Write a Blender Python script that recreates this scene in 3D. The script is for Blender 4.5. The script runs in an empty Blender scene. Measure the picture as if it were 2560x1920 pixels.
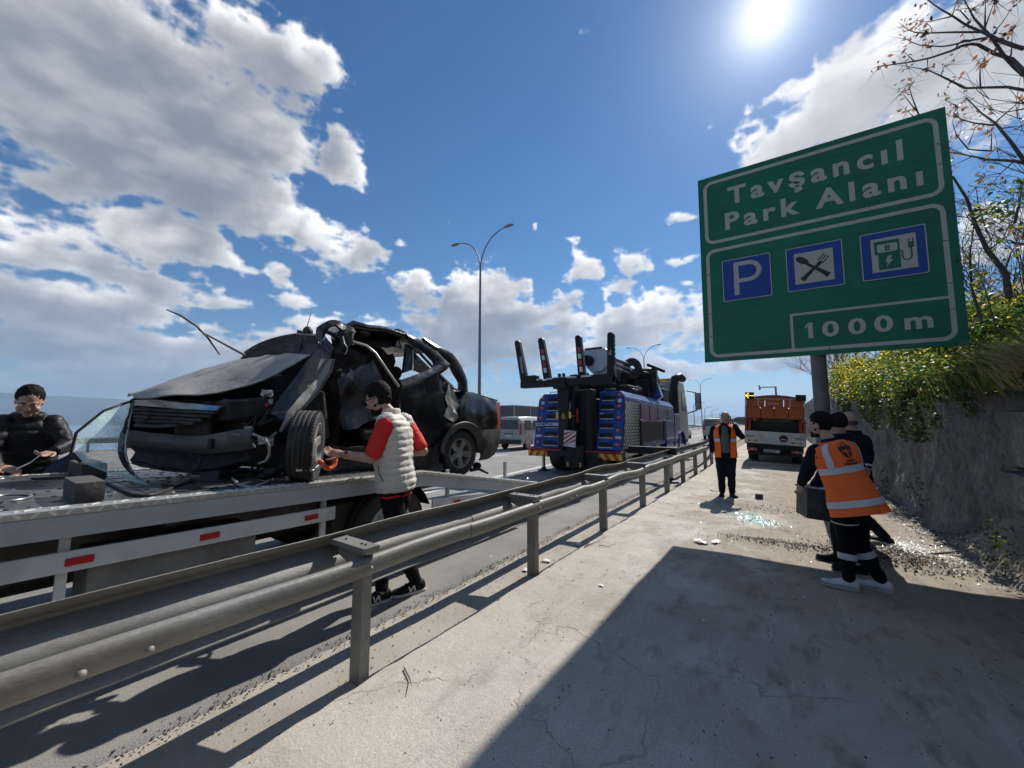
import bpy, bmesh, math, random
import numpy as np
from mathutils import Vector, Matrix, noise
V = Vector
R = math.radians
sc = bpy.context.scene
C = sc.collection
random.seed(7); RNG = np.random.default_rng(7)

# ------------------------------------------------------------------ camera
# world frame: +Y runs along the guardrail (the way the road goes), +X towards the retaining wall
FPX, CXP, CYP, HC = 961.7, 1280.0, 960.0, 1.6        # photograph measured in its own 2560 x 1920 frame
PITCH = math.atan(94 / FPX); YAW = R(35)
cam = bpy.data.cameras.new('camera'); camo = bpy.data.objects.new('camera', cam); C.objects.link(camo)
camo.location = (0, 0, HC); camo.rotation_euler = (math.pi / 2 + PITCH, 0, YAW)
cam.sensor_width = 36; cam.lens = FPX / 2560 * 36
cam.clip_start = 0.05; cam.clip_end = 60000
sc.camera = camo

def ray(u, v):
    """survey helper: direction in the world of a point measured in the photograph"""
    x = (u - CXP) / FPX; y = (CYP - v) / FPX
    f = math.cos(PITCH) - math.sin(PITCH) * y; up = math.sin(PITCH) + math.cos(PITCH) * y
    return V((x * math.cos(YAW) - f * math.sin(YAW), x * math.sin(YAW) + f * math.cos(YAW), up))
EYE = V((0, 0, HC))
def on_plane(u, v, p, n):
    r = ray(u, v); p = V(p); n = V(n)
    return EYE + r * ((p - EYE).dot(n) / r.dot(n))
def at_z(u, v, z=0): return on_plane(u, v, (0, 0, z), (0, 0, 1))

# ------------------------------------------------------------------ world, sun, exposure
SUN_EL, SUN_AZ = R(43.3), R(1.2)
SUND = V((math.sin(SUN_AZ) * math.cos(SUN_EL), math.cos(SUN_AZ) * math.cos(SUN_EL), math.sin(SUN_EL)))
world = bpy.data.worlds.new("World"); sc.world = world; world.use_nodes = True
nt = world.node_tree; nt.nodes.clear()
def N(t, **k):
    n = nt.nodes.new(t)
    for a, b in k.items(): setattr(n, a, b)
    return n
def setin(sock, val):
    if hasattr(val, 'is_linked') or isinstance(val, bpy.types.NodeSocket): nt.links.new(val, sock)
    else: sock.default_value = val
def M(op, a, b=None, c=None, clamp=False):
    n = N('ShaderNodeMath', operation=op, use_clamp=clamp)
    for i, x in enumerate((a, b, c)):
        if x is not None: setin(n.inputs[i], x)
    return n.outputs[0]
def VM(op, a, b=None, out=0):
    n = N('ShaderNodeVectorMath', operation=op)
    setin(n.inputs[0], a)
    if b is not None: setin(n.inputs[1], b)
    return n.outputs[out]
def MIX(f, a, b):
    n = N('ShaderNodeMix', data_type='RGBA'); setin(n.inputs[0], f); setin(n.inputs[6], a); setin(n.inputs[7], b); return n.outputs[2]
def SMOOTH(x, lo, hi):
    n = N('ShaderNodeMapRange', interpolation_type='SMOOTHSTEP'); setin(n.inputs[0], x); setin(n.inputs[1], lo); setin(n.inputs[2], hi); return n.outputs[0]

SKY_STRENGTH = 0.069
sky = N('ShaderNodeTexSky', sky_type='NISHITA', sun_disc=False, sun_elevation=SUN_EL, sun_rotation=SUN_AZ,
        altitude=100, air_density=1.15, dust_density=0.08, ozone_density=6.0)
geo = N('ShaderNodeTexCoord')
DIR = VM('NORMALIZE', geo.outputs['Generated'])
# broken cumulus worked out on the dome of the sky: how much cloud stands in each direction and how much sun comes through it
TAB = np.random.default_rng(11).random((64, 64, 64), dtype=np.float32)
def vnoise(P):
    """smooth value noise, P (3, n)"""
    i = np.floor(P).astype(np.int32); f = (P - i).astype(np.float32); f = f * f * f * (f * (f * 6 - 15) + 10); i &= 63; j = (i + 1) & 63
    x0, y0, z0 = i; x1, y1, z1 = j; fx, fy, fz = f
    def lx(y, z): a = TAB[x0, y, z]; return a + (TAB[x1, y, z] - a) * fx
    a = lx(y0, z0); a += (lx(y1, z0) - a) * fy; b = lx(y0, z1); b += (lx(y1, z1) - b) * fy
    return a + (b - a) * fz
def vfbm(P, o, g=.5, billow=False):
    t = 0; a = 1.; s = 0.
    for k in range(o):
        n = vnoise(P * 2.03 ** k + 17.3 * k) * 2 - 1
        if billow: n = 1 - 2 * np.abs(n) ** .8
        t = t + n * a; s += a; a *= g
    return t / s
# banks of cloud: (u, v, rx, ry, tilt deg, weight), measured in the photograph and turned into directions
CLOUDS = [(250, 60, 520, 330, 22, 1.5), (350, 280, 190, 150, 20, 1.8), (520, 300, 300, 230, 35, 1.35), (160, 300, 360, 190, 28, 1.4), (620, 500, 300, 100, 20, 1.0),
          (810, 605, 140, 50, 14, .9), (850, 340, 75, 85, 60, .85), (420, 450, 300, 100, 22, .95), (660, 170, 160, 160, 50, .8), (870, 530, 50, 30, 22, .6), (985, 618, 30, 17, 10, .55),
          (40, 600, 250, 110, 14, .85), (430, 630, 190, 60, 17, .9), (80, 790, 430, 130, 4, 1.15), (560, 742, 110, 25, 6, .65), (700, 725, 95, 42, 14, .8), (420, 905, 520, 110, 2, 1.15), (760, 815, 120, 50, 5, .7), (650, 665, 55, 30, 30, .6), (330, 720, 120, 50, 10, .7),
          (1250, 725, 125, 78, -8, 1.15), (1300, 690, 70, 40, 0, .9), (1030, 752, 80, 40, 0, .85), (1420, 800, 340, 80, 0, 1.15), (1200, 870, 420, 70, 0, 1.1), (1590, 770, 110, 52, 25, .9),
          (1690, 555, 62, 15, -4, .65), (1490, 655, 30, 26, 30, .6), (1590, 655, 42, 30, 40, .65), (1700, 655, 50, 18, 0, .6), (1350, 590, 12, 9, 0, .5), (1700, 722, 24, 9, 0, .5),
          (2090, 300, 290, 120, -28, 1.55), (2330, 220, 300, 180, -25, 1.7), (1950, 360, 150, 70, -12, 1.4), (2540, 100, 280, 180, -20, 1.5), (2250, 340, 220, 80, -20, 1.4), (2480, 560, 110, 60, 10, .8), (1900, 925, 200, 26, 6, .7), (1620, 905, 220, 30, 0, .6)]
def cloud_field(D):
    """D (3, n) directions -> thickness"""
    az = np.arctan2(D[0], D[1]); el = np.arcsin(np.clip(D[2], -1, 1))
    Q = np.stack([D[0], D[1], D[2] * 1.25]).astype(np.float32)
    w1 = vfbm(Q * 5 + 3, 3); w2 = vfbm(Q * 5 + 31, 3)
    w3 = vfbm(Q * 17 + 11, 3); A = az + .085 * w1 + .02 * w3; E = el + .06 * w2 + .014 * w3
    best = np.full(az.shape, -1.3, np.float32)
    for (u, v, rx, ry, t, wt) in CLOUDS:
        def azel(d): return math.atan2(d[0], d[1]), math.asin(d[2] / math.sqrt(d[0] ** 2 + d[1] ** 2 + d[2] ** 2))
        a0, e0 = azel(ray(u, v)); ct, st = math.cos(R(t)), math.sin(R(t)); k = .25
        a1, e1 = azel(ray(u + rx * ct * k, v + rx * st * k)); a2, e2 = azel(ray(u - ry * st * k, v + ry * ct * k))
        I = np.linalg.inv(np.array([[(a1 - a0) / k, (a2 - a0) / k], [(e1 - e0) / k, (e2 - e0) / k]]))
        x = I[0, 0] * (A - a0) + I[0, 1] * (E - e0); y = I[1, 0] * (A - a0) + I[1, 1] * (E - e0)
        q = x * x + y * y
        b = (1 - q) * wt
        h = np.clip(.5 + .5 * (best - b) / .22, 0, 1); best = b * (1 - h) + best * h + .22 * h * (1 - h) * .5
    fw = np.array(ray(1280, 700)); fw = fw / np.linalg.norm(fw); away = np.clip((.55 - D.T @ fw) / .25, 0, 1).astype(np.float32)
    rest = (vfbm(Q * 2.6 + 9, 3) * 2.4 - .55)
    best = np.maximum(best, rest * away - 1.5 * (1 - away))
    zz_ = np.maximum(D[2], 0) + .42; R2 = np.stack([D[0] / zz_ + D[2] * .35, D[1] / zz_, D[2] * 2.3 - D[0] * .2]).astype(np.float32)
    n = vfbm(R2 * 7.2, 8, .57); bl = vfbm(Q * 19 + 5, 5, .6, True)
    return np.maximum(best, -1.3) * .95 + .12 + n * 1.75 + (bl - .25) * .75
def cloud_maps(Wd=3072, Hh=768):
    lo = (np.arange(Wd) + .5) / Wd * 2 * math.pi - math.pi; la = (np.arange(Hh) + .5) / Hh * math.pi / 2
    LO, LA = np.meshgrid(lo, la)
    D = np.stack([np.sin(LO) * np.cos(LA), np.cos(LO) * np.cos(LA), np.sin(LA)]).reshape(3, -1)
    F = cloud_field(D).reshape(Hh, Wd)
    dens = np.clip(F, 0, 1.5)
    # light: thickness met on the way towards the sun (and upwards), a few steps
    S3 = np.array(SUND); tau = np.zeros_like(F); s = 0
    for k, wgt in ((1, 1.), (2.2, 1.), (4, .9), (7, .8), (11, .7)):
        ang = .0085 * k
        to = S3[:, None] - D * (S3 @ D)[None]; to /= np.maximum(np.linalg.norm(to, axis=0), 1e-4)
        up = np.array([[0], [0], [1.]]) - D * D[2][None]; up /= np.maximum(np.linalg.norm(up, axis=0), 1e-4)
        kk = np.clip((D[2] - .12) / .45, 0, 1)[None]; T = D + (to * (.25 + .45 * kk) + up * (.85 - .45 * kk)) * ang; T /= np.linalg.norm(T, axis=0)
        xx = ((np.arctan2(T[0], T[1]) + math.pi) / (2 * math.pi) * Wd).astype(np.int32) % Wd; yy = np.clip((np.arcsin(np.clip(T[2], -1, 1)) / (math.pi / 2) * Hh).astype(np.int32), 0, Hh - 1)
        tau += dens[yy, xx].reshape(Hh, Wd) * wgt; s += wgt
    tau = tau / s
    sm = lambda x, a, b: (lambda t: t * t * (3 - 2 * t))(np.clip((x - a) / (b - a), 0, 1))
    alpha = sm(F, -.06, .62)
    Q = D * np.array([[1], [1], [1.25]])
    tex = vfbm((Q * 6 + 40).astype(np.float32), 5).reshape(Hh, Wd)
    t2 = vfbm((np.stack([Q[0] * 9 + Q[2] * 6, Q[1] * 9, Q[2] * 15 - Q[0] * 6]) + 7).astype(np.float32), 6).reshape(Hh, Wd)
    lit = np.exp(-1.9 * tau) * .66 + .34 * np.exp(-2.0 * np.clip(F, 0, 3))
    lit = np.clip(lit * (1 + .6 * tex + .9 * t2) + .10 * np.clip(t2 * 3, 0, 1.3), 0, 1)
    return alpha.astype(np.float32), lit.astype(np.float32)

_A, _L = cloud_maps()
cimg = bpy.data.images.new('cloud_field', _A.shape[1], _A.shape[0], alpha=True, float_buffer=True); cimg.colorspace_settings.name = 'Non-Color'
_buf = np.ones(_A.shape + (4,), np.float32); _buf[..., 0] = _A; _buf[..., 1] = _L; cimg.pixels.foreach_set(_buf.ravel()); cimg.update(); cimg.pack()
sepd = N('ShaderNodeSeparateXYZ'); setin(sepd.inputs[0], DIR)
cuv = N('ShaderNodeCombineXYZ'); setin(cuv.inputs[0], M('MULTIPLY_ADD', M('ARCTAN2', sepd.outputs[0], sepd.outputs[1]), 1 / (2 * math.pi), .5)); setin(cuv.inputs[1], M('MULTIPLY', M('ARCSINE', M('MAXIMUM', sepd.outputs[2], 0.002)), 2 / math.pi))
ctex = N('ShaderNodeTexImage', image=cimg, interpolation='Cubic', extension='REPEAT'); setin(ctex.inputs[0], cuv.outputs[0])
csep = N('ShaderNodeSeparateColor'); setin(csep.inputs[0], ctex.outputs[0])
alpha = csep.outputs[0]; lit = csep.outputs[1]
cosang = VM('DOT_PRODUCT', DIR, tuple(SUND), 1)
cloudcol = MIX(lit, (2.3, 2.7, 3.35, 1), (15.5, 15.2, 14.9, 1))
near = SMOOTH(cosang, 0.80, 1.0)
cloudcol = MIX(M('MULTIPLY', near, 0.42), cloudcol, (10.5, 10.3, 10.1, 1))
hz = SMOOTH(sepd.outputs[2], 0.30, -0.02)
hs_ = N('ShaderNodeHueSaturation'); hs_.inputs['Saturation'].default_value = 1.22; hs_.inputs['Value'].default_value = 1.02; setin(hs_.inputs['Color'], sky.outputs[0]); skyc = hs_.outputs[0]
cloudcol = MIX(M('MULTIPLY', hz, 0.34), cloudcol, (4.6, 5.7, 7.4, 1))
alpha = M('MULTIPLY', alpha, SMOOTH(sepd.outputs[2], -0.01, 0.05))
col = MIX(alpha, skyc, cloudcol)
# the sun itself and the bright sky round it
disc = SMOOTH(cosang, math.cos(R(1.7)), math.cos(R(.3)))
p1 = M('ADD', M('POWER', M('MAXIMUM', cosang, 0.0), 900.0), M('MULTIPLY', M('POWER', M('MAXIMUM', cosang, 0.0), 200.0), .35)); p2 = M('POWER', M('MAXIMUM', cosang, 0.0), 60.0)
aur = M('ADD', M('MULTIPLY', disc, 30.0), M('ADD', M('MULTIPLY', p1, 9.0), M('MULTIPLY', p2, 1.5)))
glow = N('ShaderNodeVectorMath', operation='SCALE'); glow.inputs[0].default_value = (1.0, 0.97, 0.92); setin(glow.inputs['Scale'], aur)
tot = VM('ADD', col, glow.outputs[0])
bg = N('ShaderNodeBackground'); setin(bg.inputs[0], tot); bg.inputs[1].default_value = SKY_STRENGTH
wo = N('ShaderNodeOutputWorld'); nt.links.new(bg.outputs[0], wo.inputs[0])

sl = bpy.data.lights.new('sun', 'SUN'); sl.energy = 4.8; sl.angle = R(0.5); sl.color = (1.0, 0.95, 0.88)
slo = bpy.data.objects.new('sun', sl); C.objects.link(slo); slo.location = (0, 30, 40)
slo.rotation_euler = (-SUND).to_track_quat('-Z', 'Y').to_euler()
sc.view_settings.view_transform = 'Standard'; sc.view_settings.look = 'None'
sc.view_settings.exposure = 0.32; sc.view_settings.gamma = 1.0; sc.view_settings.use_curve_mapping = False
try:
    sc.cycles.max_bounces = 6; sc.cycles.diffuse_bounces = 3; sc.cycles.glossy_bounces = 3; sc.cycles.transmission_bounces = 5
    sc.cycles.transparent_max_bounces = 8; sc.cycles.volume_bounces = 0; sc.cycles.caustics_reflective = False; sc.cycles.caustics_refractive = False
    sc.cycles.use_denoising = True; sc.cycles.sample_clamp_indirect = 6.0
except Exception: pass

# ------------------------------------------------------------------ materials
def leafmat(name, col, tr=.5, var=.3):
    """thin leaf: part of the light comes through it"""
    m = mat(name, col, .5, var=var, vs=5); t = m.node_tree; b = t.nodes['Principled BSDF']; o = t.nodes['Material Output']
    ts = t.nodes.new('ShaderNodeBsdfTranslucent'); mx = t.nodes.new('ShaderNodeMixShader'); mx.inputs[0].default_value = tr
    hs = t.nodes.new('ShaderNodeHueSaturation'); hs.inputs['Value'].default_value = 1.5; src = b.inputs['Base Color'].links[0].from_socket
    t.links.new(src, hs.inputs['Color']); t.links.new(hs.outputs[0], ts.inputs['Color']); t.links.new(b.outputs[0], mx.inputs[1]); t.links.new(ts.outputs[0], mx.inputs[2]); t.links.new(mx.outputs[0], o.inputs['Surface']); return m
def mat(name, col, rough=.6, metal=0., var=.18, vs=4., bump=.0, bs=60., dirt=None, da=.45, ds=3., spec=.5, emit=0., coat=0., stretch=None, fine=0., alpha=1.0, trans=0.):
    m = bpy.data.materials.new(name); m.use_nodes = True
    t = m.node_tree; b = t.nodes['Principled BSDF']; L = t.links.new
    def nn(tp, **k):
        n = t.nodes.new(tp)
        for a, v in k.items(): setattr(n, a, v)
        return n
    tc = nn('ShaderNodeTexCoord'); co = tc.outputs['Object']
    if stretch:
        mp = nn('ShaderNodeMapping'); L(co, mp.inputs[0]); mp.inputs['Scale'].default_value = stretch; co = mp.outputs[0]
    def nz(scale, det=6, ro=.6):
        n = nn('ShaderNodeTexNoise'); L(co, n.inputs['Vector']); n.inputs['Scale'].default_value = scale; n.inputs['Detail'].default_value = det; n.inputs['Roughness'].default_value = ro; return n.outputs[0]
    a = nz(vs)
    cr = nn('ShaderNodeValToRGB'); L(a, cr.inputs[0])
    cr.color_ramp.elements[0].position = .3; cr.color_ramp.elements[1].position = .7
    cr.color_ramp.elements[0].color = tuple(max(0, c * (1 - var)) for c in col[:3]) + (1,)
    cr.color_ramp.elements[1].color = tuple(min(1, c * (1 + var)) for c in col[:3]) + (1,)
    out = cr.outputs[0]
    if dirt:
        d = nz(ds, 8, .68); rp = nn('ShaderNodeMapRange'); L(d, rp.inputs[0]); rp.inputs[1].default_value = .62 - da * .4; rp.inputs[2].default_value = .72
        rp.inputs[4].default_value = min(1, .35 + da)
        mx = nn('ShaderNodeMix', data_type='RGBA'); L(rp.outputs[0], mx.inputs[0]); L(out, mx.inputs[6]); mx.inputs[7].default_value = tuple(dirt) + (1,); out = mx.outputs[2]
    if fine:
        f = nz(bs * 1.7, 3, .7); mr = nn('ShaderNodeMapRange'); L(f, mr.inputs[0]); mr.inputs[1].default_value = .3; mr.inputs[2].default_value = .7; mr.inputs[3].default_value = 1 - fine; mr.inputs[4].default_value = 1 + fine
        vm = nn('ShaderNodeVectorMath', operation='SCALE'); L(out, vm.inputs[0]); L(mr.outputs[0], vm.inputs['Scale']); out = vm.outputs[0]
    L(out, b.inputs['Base Color'])
    rr = nn('ShaderNodeMapRange'); L(nz(vs * 2.3), rr.inputs[0]); rr.inputs[3].default_value = max(.03, rough - .12); rr.inputs[4].default_value = min(1, rough + .12); L(rr.outputs[0], b.inputs['Roughness'])
    b.inputs['Metallic'].default_value = metal; b.inputs['Specular IOR Level'].default_value = spec
    if coat: b.inputs['Coat Weight'].default_value = coat; b.inputs['Coat Roughness'].default_value = .08
    if bump:
        bp = nn('ShaderNodeBump'); L(nz(bs, 5, .65), bp.inputs['Height']); bp.inputs['Strength'].default_value = min(1, bump); bp.inputs['Distance'].default_value = .6 / bs; L(bp.outputs[0], b.inputs['Normal'])
    if emit: b.inputs['Emission Color'].default_value = tuple(col[:3]) + (1,); b.inputs['Emission Strength'].default_value = emit
    if alpha < 1: b.inputs['Alpha'].default_value = alpha
    if trans: b.inputs['Transmission Weight'].default_value = trans; b.inputs['IOR'].default_value = 1.45
    return m

# ------------------------------------------------------------------ mesh builder
class MB:
    def __init__(s): s.v = []; s.f = []; s.mi = []; s.m = 0
    def add(s, vs, fs):
        k = len(s.v); s.v += [tuple(p) for p in vs]; s.f += [tuple(i + k for i in f) for f in fs]; s.mi += [s.m] * len(fs); return s
    def box(s, c, d, rot=None, taper=1.0):
        x, y, z = d[0] / 2, d[1] / 2, d[2] / 2
        P = [V((sx * x * (taper if sz > 0 else 1), sy * y * (taper if sz > 0 else 1), sz * z)) for sz in (-1, 1) for sy in (-1, 1) for sx in (-1, 1)]
        if rot is not None: P = [rot @ p for p in P]
        c = V(c); return s.add([p + c for p in P], [(0, 2, 3, 1), (4, 5, 7, 6), (0, 1, 5, 4), (2, 6, 7, 3), (0, 4, 6, 2), (1, 3, 7, 5)])
    def ext(s, poly, vec):
        """closed polygon swept along vec, capped"""
        n = len(poly); vec = V(vec); a = [V(p) for p in poly]
        return s.add(a + [p + vec for p in a], [tuple(range(n - 1, -1, -1)), tuple(range(n, 2 * n))] + [(i, (i + 1) % n, n + (i + 1) % n, n + i) for i in range(n)])
    def beam(s, a, b, w, h, up=(0, 0, 1)):
        a, b = V(a), V(b); d = (b - a).normalized(); sx = d.cross(V(up)); sx = sx.normalized() if sx.length > 1e-4 else V((1, 0, 0)); uz = sx.cross(d)
        q = [a + sx * i * w / 2 + uz * j * h / 2 for i, j in ((-1, -1), (1, -1), (1, 1), (-1, 1))]
        return s.ext(q, b - a)
    def tube(s, pts, r, n=8, cap=True):
        pts = [V(p) for p in pts]; k = len(pts); rs = list(r) if hasattr(r, '__len__') else [r] * k
        T = [((pts[min(i + 1, k - 1)] - pts[max(i - 1, 0)])).normalized() for i in range(k)]
        u = T[0].orthogonal().normalized(); vs = []
        for i in range(k):
            u = (u - T[i] * u.dot(T[i])); u = u.normalized() if u.length > 1e-6 else T[i].orthogonal().normalized(); w = T[i].cross(u)
            vs += [pts[i] + (u * math.cos(2 * math.pi * j / n) + w * math.sin(2 * math.pi * j / n)) * rs[i] for j in range(n)]
        fs = [(i * n + j, i * n + (j + 1) % n, (i + 1) * n + (j + 1) % n, (i + 1) * n + j) for i in range(k - 1) for j in range(n)]
        if cap: fs += [tuple(range(n - 1, -1, -1)), tuple(range((k - 1) * n, k * n))]
        return s.add(vs, fs)
    def loft(s, rings, cap=True, close=True):
        n = len(rings[0]); vs = [p for r in rings for p in r]; m = n if close else n - 1
        fs = [(i * n + j, i * n + (j + 1) % n, (i + 1) * n + (j + 1) % n, (i + 1) * n + j) for i in range(len(rings) - 1) for j in range(m)]
        if cap: fs += [tuple(range(n - 1, -1, -1)), tuple(range((len(rings) - 1) * n, len(rings) * n))]
        return s.add(vs, fs)
    def lathe(s, prof, n=24, c=(0, 0, 0), ax=(0, 0, 1), cap=False):
        ax = V(ax).normalized(); u = ax.orthogonal().normalized(); w = ax.cross(u); c = V(c)
        rings = [[c + ax * z + (u * math.cos(2 * math.pi * j / n) + w * math.sin(2 * math.pi * j / n)) * r for j in range(n)] for r, z in prof]
        return s.loft(rings, cap)
    def ell(s, c, r, n=12, m=8, rot=None):
        c = V(c); r = (r, r, r) if not hasattr(r, '__len__') else r
        P = []
        for i in range(m + 1):
            t = math.pi * i / m
            for j in range(n):
                a = 2 * math.pi * j / n; p = V((r[0] * math.sin(t) * math.cos(a), r[1] * math.sin(t) * math.sin(a), r[2] * math.cos(t)))
                P.append(c + (rot @ p if rot is not None else p))
        return s.add(P, [(i * n + j, (i + 1) * n + j, (i + 1) * n + (j + 1) % n, i * n + (j + 1) % n) for i in range(m) for j in range(n)])
    def sheet(s, poly, th, n=None):
        """plate with an outline, th thick, along its normal"""
        P = [V(p) for p in poly]
        if n is None:
            n = V((0, 0, 0))
            for i in range(len(P)): n += P[i].cross(P[(i + 1) % len(P)])
        return s.ext(P, V(n).normalized() * th)
    def patch(s, grid, th=0.0):
        """curved plate through rows of points; th gives it a back face"""
        nr, ncol = len(grid), len(grid[0]); P = [[V(p) for p in r] for r in grid]
        vs = [p for r in P for p in r]; fs = [(i * ncol + j, i * ncol + j + 1, (i + 1) * ncol + j + 1, (i + 1) * ncol + j) for i in range(nr - 1) for j in range(ncol - 1)]
        if th:
            off = []
            for i in range(nr):
                for j in range(ncol):
                    a = P[min(i + 1, nr - 1)][j] - P[max(i - 1, 0)][j]; b = P[i][min(j + 1, ncol - 1)] - P[i][max(j - 1, 0)]
                    off.append(P[i][j] + a.cross(b).normalized() * th)
            k = len(vs); vs += off; fs += [tuple(k + q for q in reversed(f)) for f in fs]
            ed = [(0 * ncol + j, 0 * ncol + j + 1) for j in range(ncol - 1)] + [((nr - 1) * ncol + j + 1, (nr - 1) * ncol + j) for j in range(ncol - 1)] + [((i + 1) * ncol, i * ncol) for i in range(nr - 1)] + [(i * ncol + ncol - 1, (i + 1) * ncol + ncol - 1) for i in range(nr - 1)]
            fs += [(b, a, a + k, b + k) for a, b in ed]
        return s.add(vs, fs)
    def xf(s, m, k=0):
        s.v[k:] = [tuple(m @ V(p)) for p in s.v[k:]]; return s
    def build(s, name, m, parent=None, smooth=None, bevel=0, seg=2, world=False, label=None, fix=True):
        me = bpy.data.meshes.new(name); me.from_pydata(s.v, [], s.f)
        ms = m if isinstance(m, (list, tuple)) else [m]
        for x in ms: me.materials.append(x)
        if len(ms) > 1: me.polygons.foreach_set('material_index', s.mi)
        if fix and len(s.v) < 60000:
            bm = bmesh.new(); bm.from_mesh(me); bmesh.ops.recalc_face_normals(bm, faces=bm.faces); bm.to_mesh(me); bm.free()
        me.validate(); me.update()
        return link(name, me, parent, smooth, bevel, seg, world, label)
def link(name, me, parent=None, smooth=None, bevel=0, seg=2, world=False, label=None):
    o = bpy.data.objects.new(name, me); C.objects.link(o)
    if smooth is not None:
        me.polygons.foreach_set('use_smooth', [True] * len(me.polygons))
        if smooth < 180: me.set_sharp_from_angle(angle=R(smooth))
    if bevel:
        b = o.modifiers.new('edge', 'BEVEL'); b.width = bevel; b.segments = seg; b.limit_method = 'ANGLE'; b.angle_limit = R(38)
    if parent is not None:
        o.parent = parent
        if world: o.location = -V(parent.location)
    if label: o['label'] = label
    return o
def tag(o, label, cat, group=None, kind=None):
    o['label'] = label; o['category'] = cat
    if group: o['group'] = group
    if kind: o['kind'] = kind
    return o
def thing(name, label, cat, loc=(0, 0, 0), rz=0., group=None, rot=None):
    o = bpy.data.objects.new(name, None); o.empty_display_size = .2; C.objects.link(o)
    o.location = loc; o.rotation_euler = rot if rot else (0, 0, rz); return tag(o, label, cat, group)
def struct(o, kind='structure'): o['kind'] = kind; return o
def npmesh(name, verts, faces, m, parent=None, smooth=None, mi=None, world=False):
    """fast mesh from numpy arrays; faces (k, 3 or 4)"""
    me = bpy.data.meshes.new(name); nv, (nf, k) = len(verts), faces.shape
    me.vertices.add(nv); me.vertices.foreach_set('co', np.asarray(verts, np.float32).ravel())
    me.loops.add(nf * k); me.loops.foreach_set('vertex_index', np.asarray(faces, np.int32).ravel())
    me.polygons.add(nf); me.polygons.foreach_set('loop_start', np.arange(0, nf * k, k, dtype=np.int32))
    ms = m if isinstance(m, (list, tuple)) else [m]
    for x in ms: me.materials.append(x)
    if mi is not None: me.polygons.foreach_set('material_index', np.asarray(mi, np.int32))
    me.update(calc_edges=True); me.validate()
    return link(name, me, parent, smooth, world=world)
def dup(root, loc, rz=None, label=None):
    r = root.copy(); C.objects.link(r); r.location = loc
    if rz is not None: r.rotation_euler = (0, 0, rz)
    if label: r['label'] = label
    for ch in list(root.children):
        c = ch.copy(); C.objects.link(c); c.parent = r
        for g in list(ch.children):
            d = g.copy(); C.objects.link(d); d.parent = c
    return r
def text(name, s, size, m, M4, parent=None, weight=0.0, space=1.0, depth=.002, align='LEFT', sx=1.0, label=None):
    cu = bpy.data.curves.new(name, 'FONT'); cu.body = s; cu.size = size; cu.extrude = depth; cu.offset = weight; cu.space_character = space; cu.align_x = align; cu.resolution_u = 3
    o = bpy.data.objects.new(name, cu); C.objects.link(o); bpy.context.view_layer.update()
    me = bpy.data.meshes.new_from_object(o.evaluated_get(bpy.context.evaluated_depsgraph_get())); bpy.data.objects.remove(o)
    me.transform(M4 @ Matrix.Diagonal((sx, 1, 1, 1))); me.materials.clear(); me.materials.append(m); me.name = name
    return link(name, me, parent, label=label)
def face_mat(c, right, up):
    """frame of a wall-like surface: local x -> right, y -> up, z -> out"""
    r = V(right).normalized(); u = V(up).normalized(); n = r.cross(u)
    return Matrix(((r.x, u.x, n.x, c[0]), (r.y, u.y, n.y, c[1]), (r.z, u.z, n.z, c[2]), (0, 0, 0, 1)))
def fbm(x, y, z=0., o=4): return noise.fractal(V((x, y, z)), .9, 2.1, o)
# ------------------------------------------------------------------ colours of things
m_asph = mat('asphalt', (.215, .208, .195), .9, var=.22, vs=1.3, bump=.7, bs=95, dirt=(.30, .28, .245), da=.4, ds=.7, fine=.45)
m_rubber_d = mat('rubber', (.022, .022, .022), .75, var=.3, bump=.2, bs=120, dirt=(.07, .065, .055), da=.3)
m_white_line = mat('road_paint', (.62, .61, .58), .7, var=.1, dirt=(.3, .28, .26), da=.35, ds=9)
m_galv = mat('galvanised_steel', (.215, .212, .2), .6, metal=.25, var=.22, vs=3.5, bump=.2, bs=40, dirt=(.19, .175, .145), da=.5, ds=2.6, stretch=(1, .5, 1), fine=.12)
m_black = mat('black_paint', (.014, .014, .015), .5, var=.3, spec=.3)
m_dark = mat('dark_steel', (.035, .035, .036), .6, metal=.3, var=.4, bump=.15)
m_steel = mat('bare_steel', (.42, .42, .41), .35, metal=.8, var=.15, dirt=(.2, .17, .13), da=.25)
m_whiteshade = mat('shaded_white_silver', (.40, .40, .385), .35, metal=.2, var=.06, dirt=(.22, .21, .18), da=.3, ds=2.5)  # white and silver bodies, their shade put into a greyer base colour
m_brightsteel = mat('bright_tread_steel', (.85, .84, .80), .28, metal=.7, var=.1)
m_white = mat('white_paint', (.66, .67, .66), .42, var=.05, dirt=(.33, .3, .26), da=.3, ds=2.5)
m_red = mat('red_reflector', (.5, .02, .025), .3, var=.15)
m_amber = mat('amber_reflector', (.75, .3, .02), .3)
m_glass_dark = mat('dark_glass', (.02, .025, .03), .06, var=.1, spec=.8)
m_skin = mat('skin', (.42, .25, .18), .55, var=.12, vs=14, bump=.1, bs=220)
m_hair = mat('dark_hair', (.010, .008, .007), .75, var=.5, vs=60, bump=.8, bs=160, stretch=(1, 1, .25), spec=.15)
m_navy = mat('navy_cloth', (.010, .012, .022), .9, var=.3, vs=9, bump=.25, bs=240, spec=.12)
m_blackcloth = mat('black_cloth', (.009, .009, .010), .9, var=.3, vs=9, bump=.25, bs=240, spec=.12)
m_hivis = mat('hi_vis_orange', (1.0, .15, .022), .75, var=.08, vs=6, bump=.2, bs=260)
m_reflec = mat('reflective_tape', (.55, .56, .57), .45, var=.08, vs=30)
m_soil = mat('soil', (.2, .155, .11), .95, var=.35, vs=6, bump=.8, bs=40, fine=.3)

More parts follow.
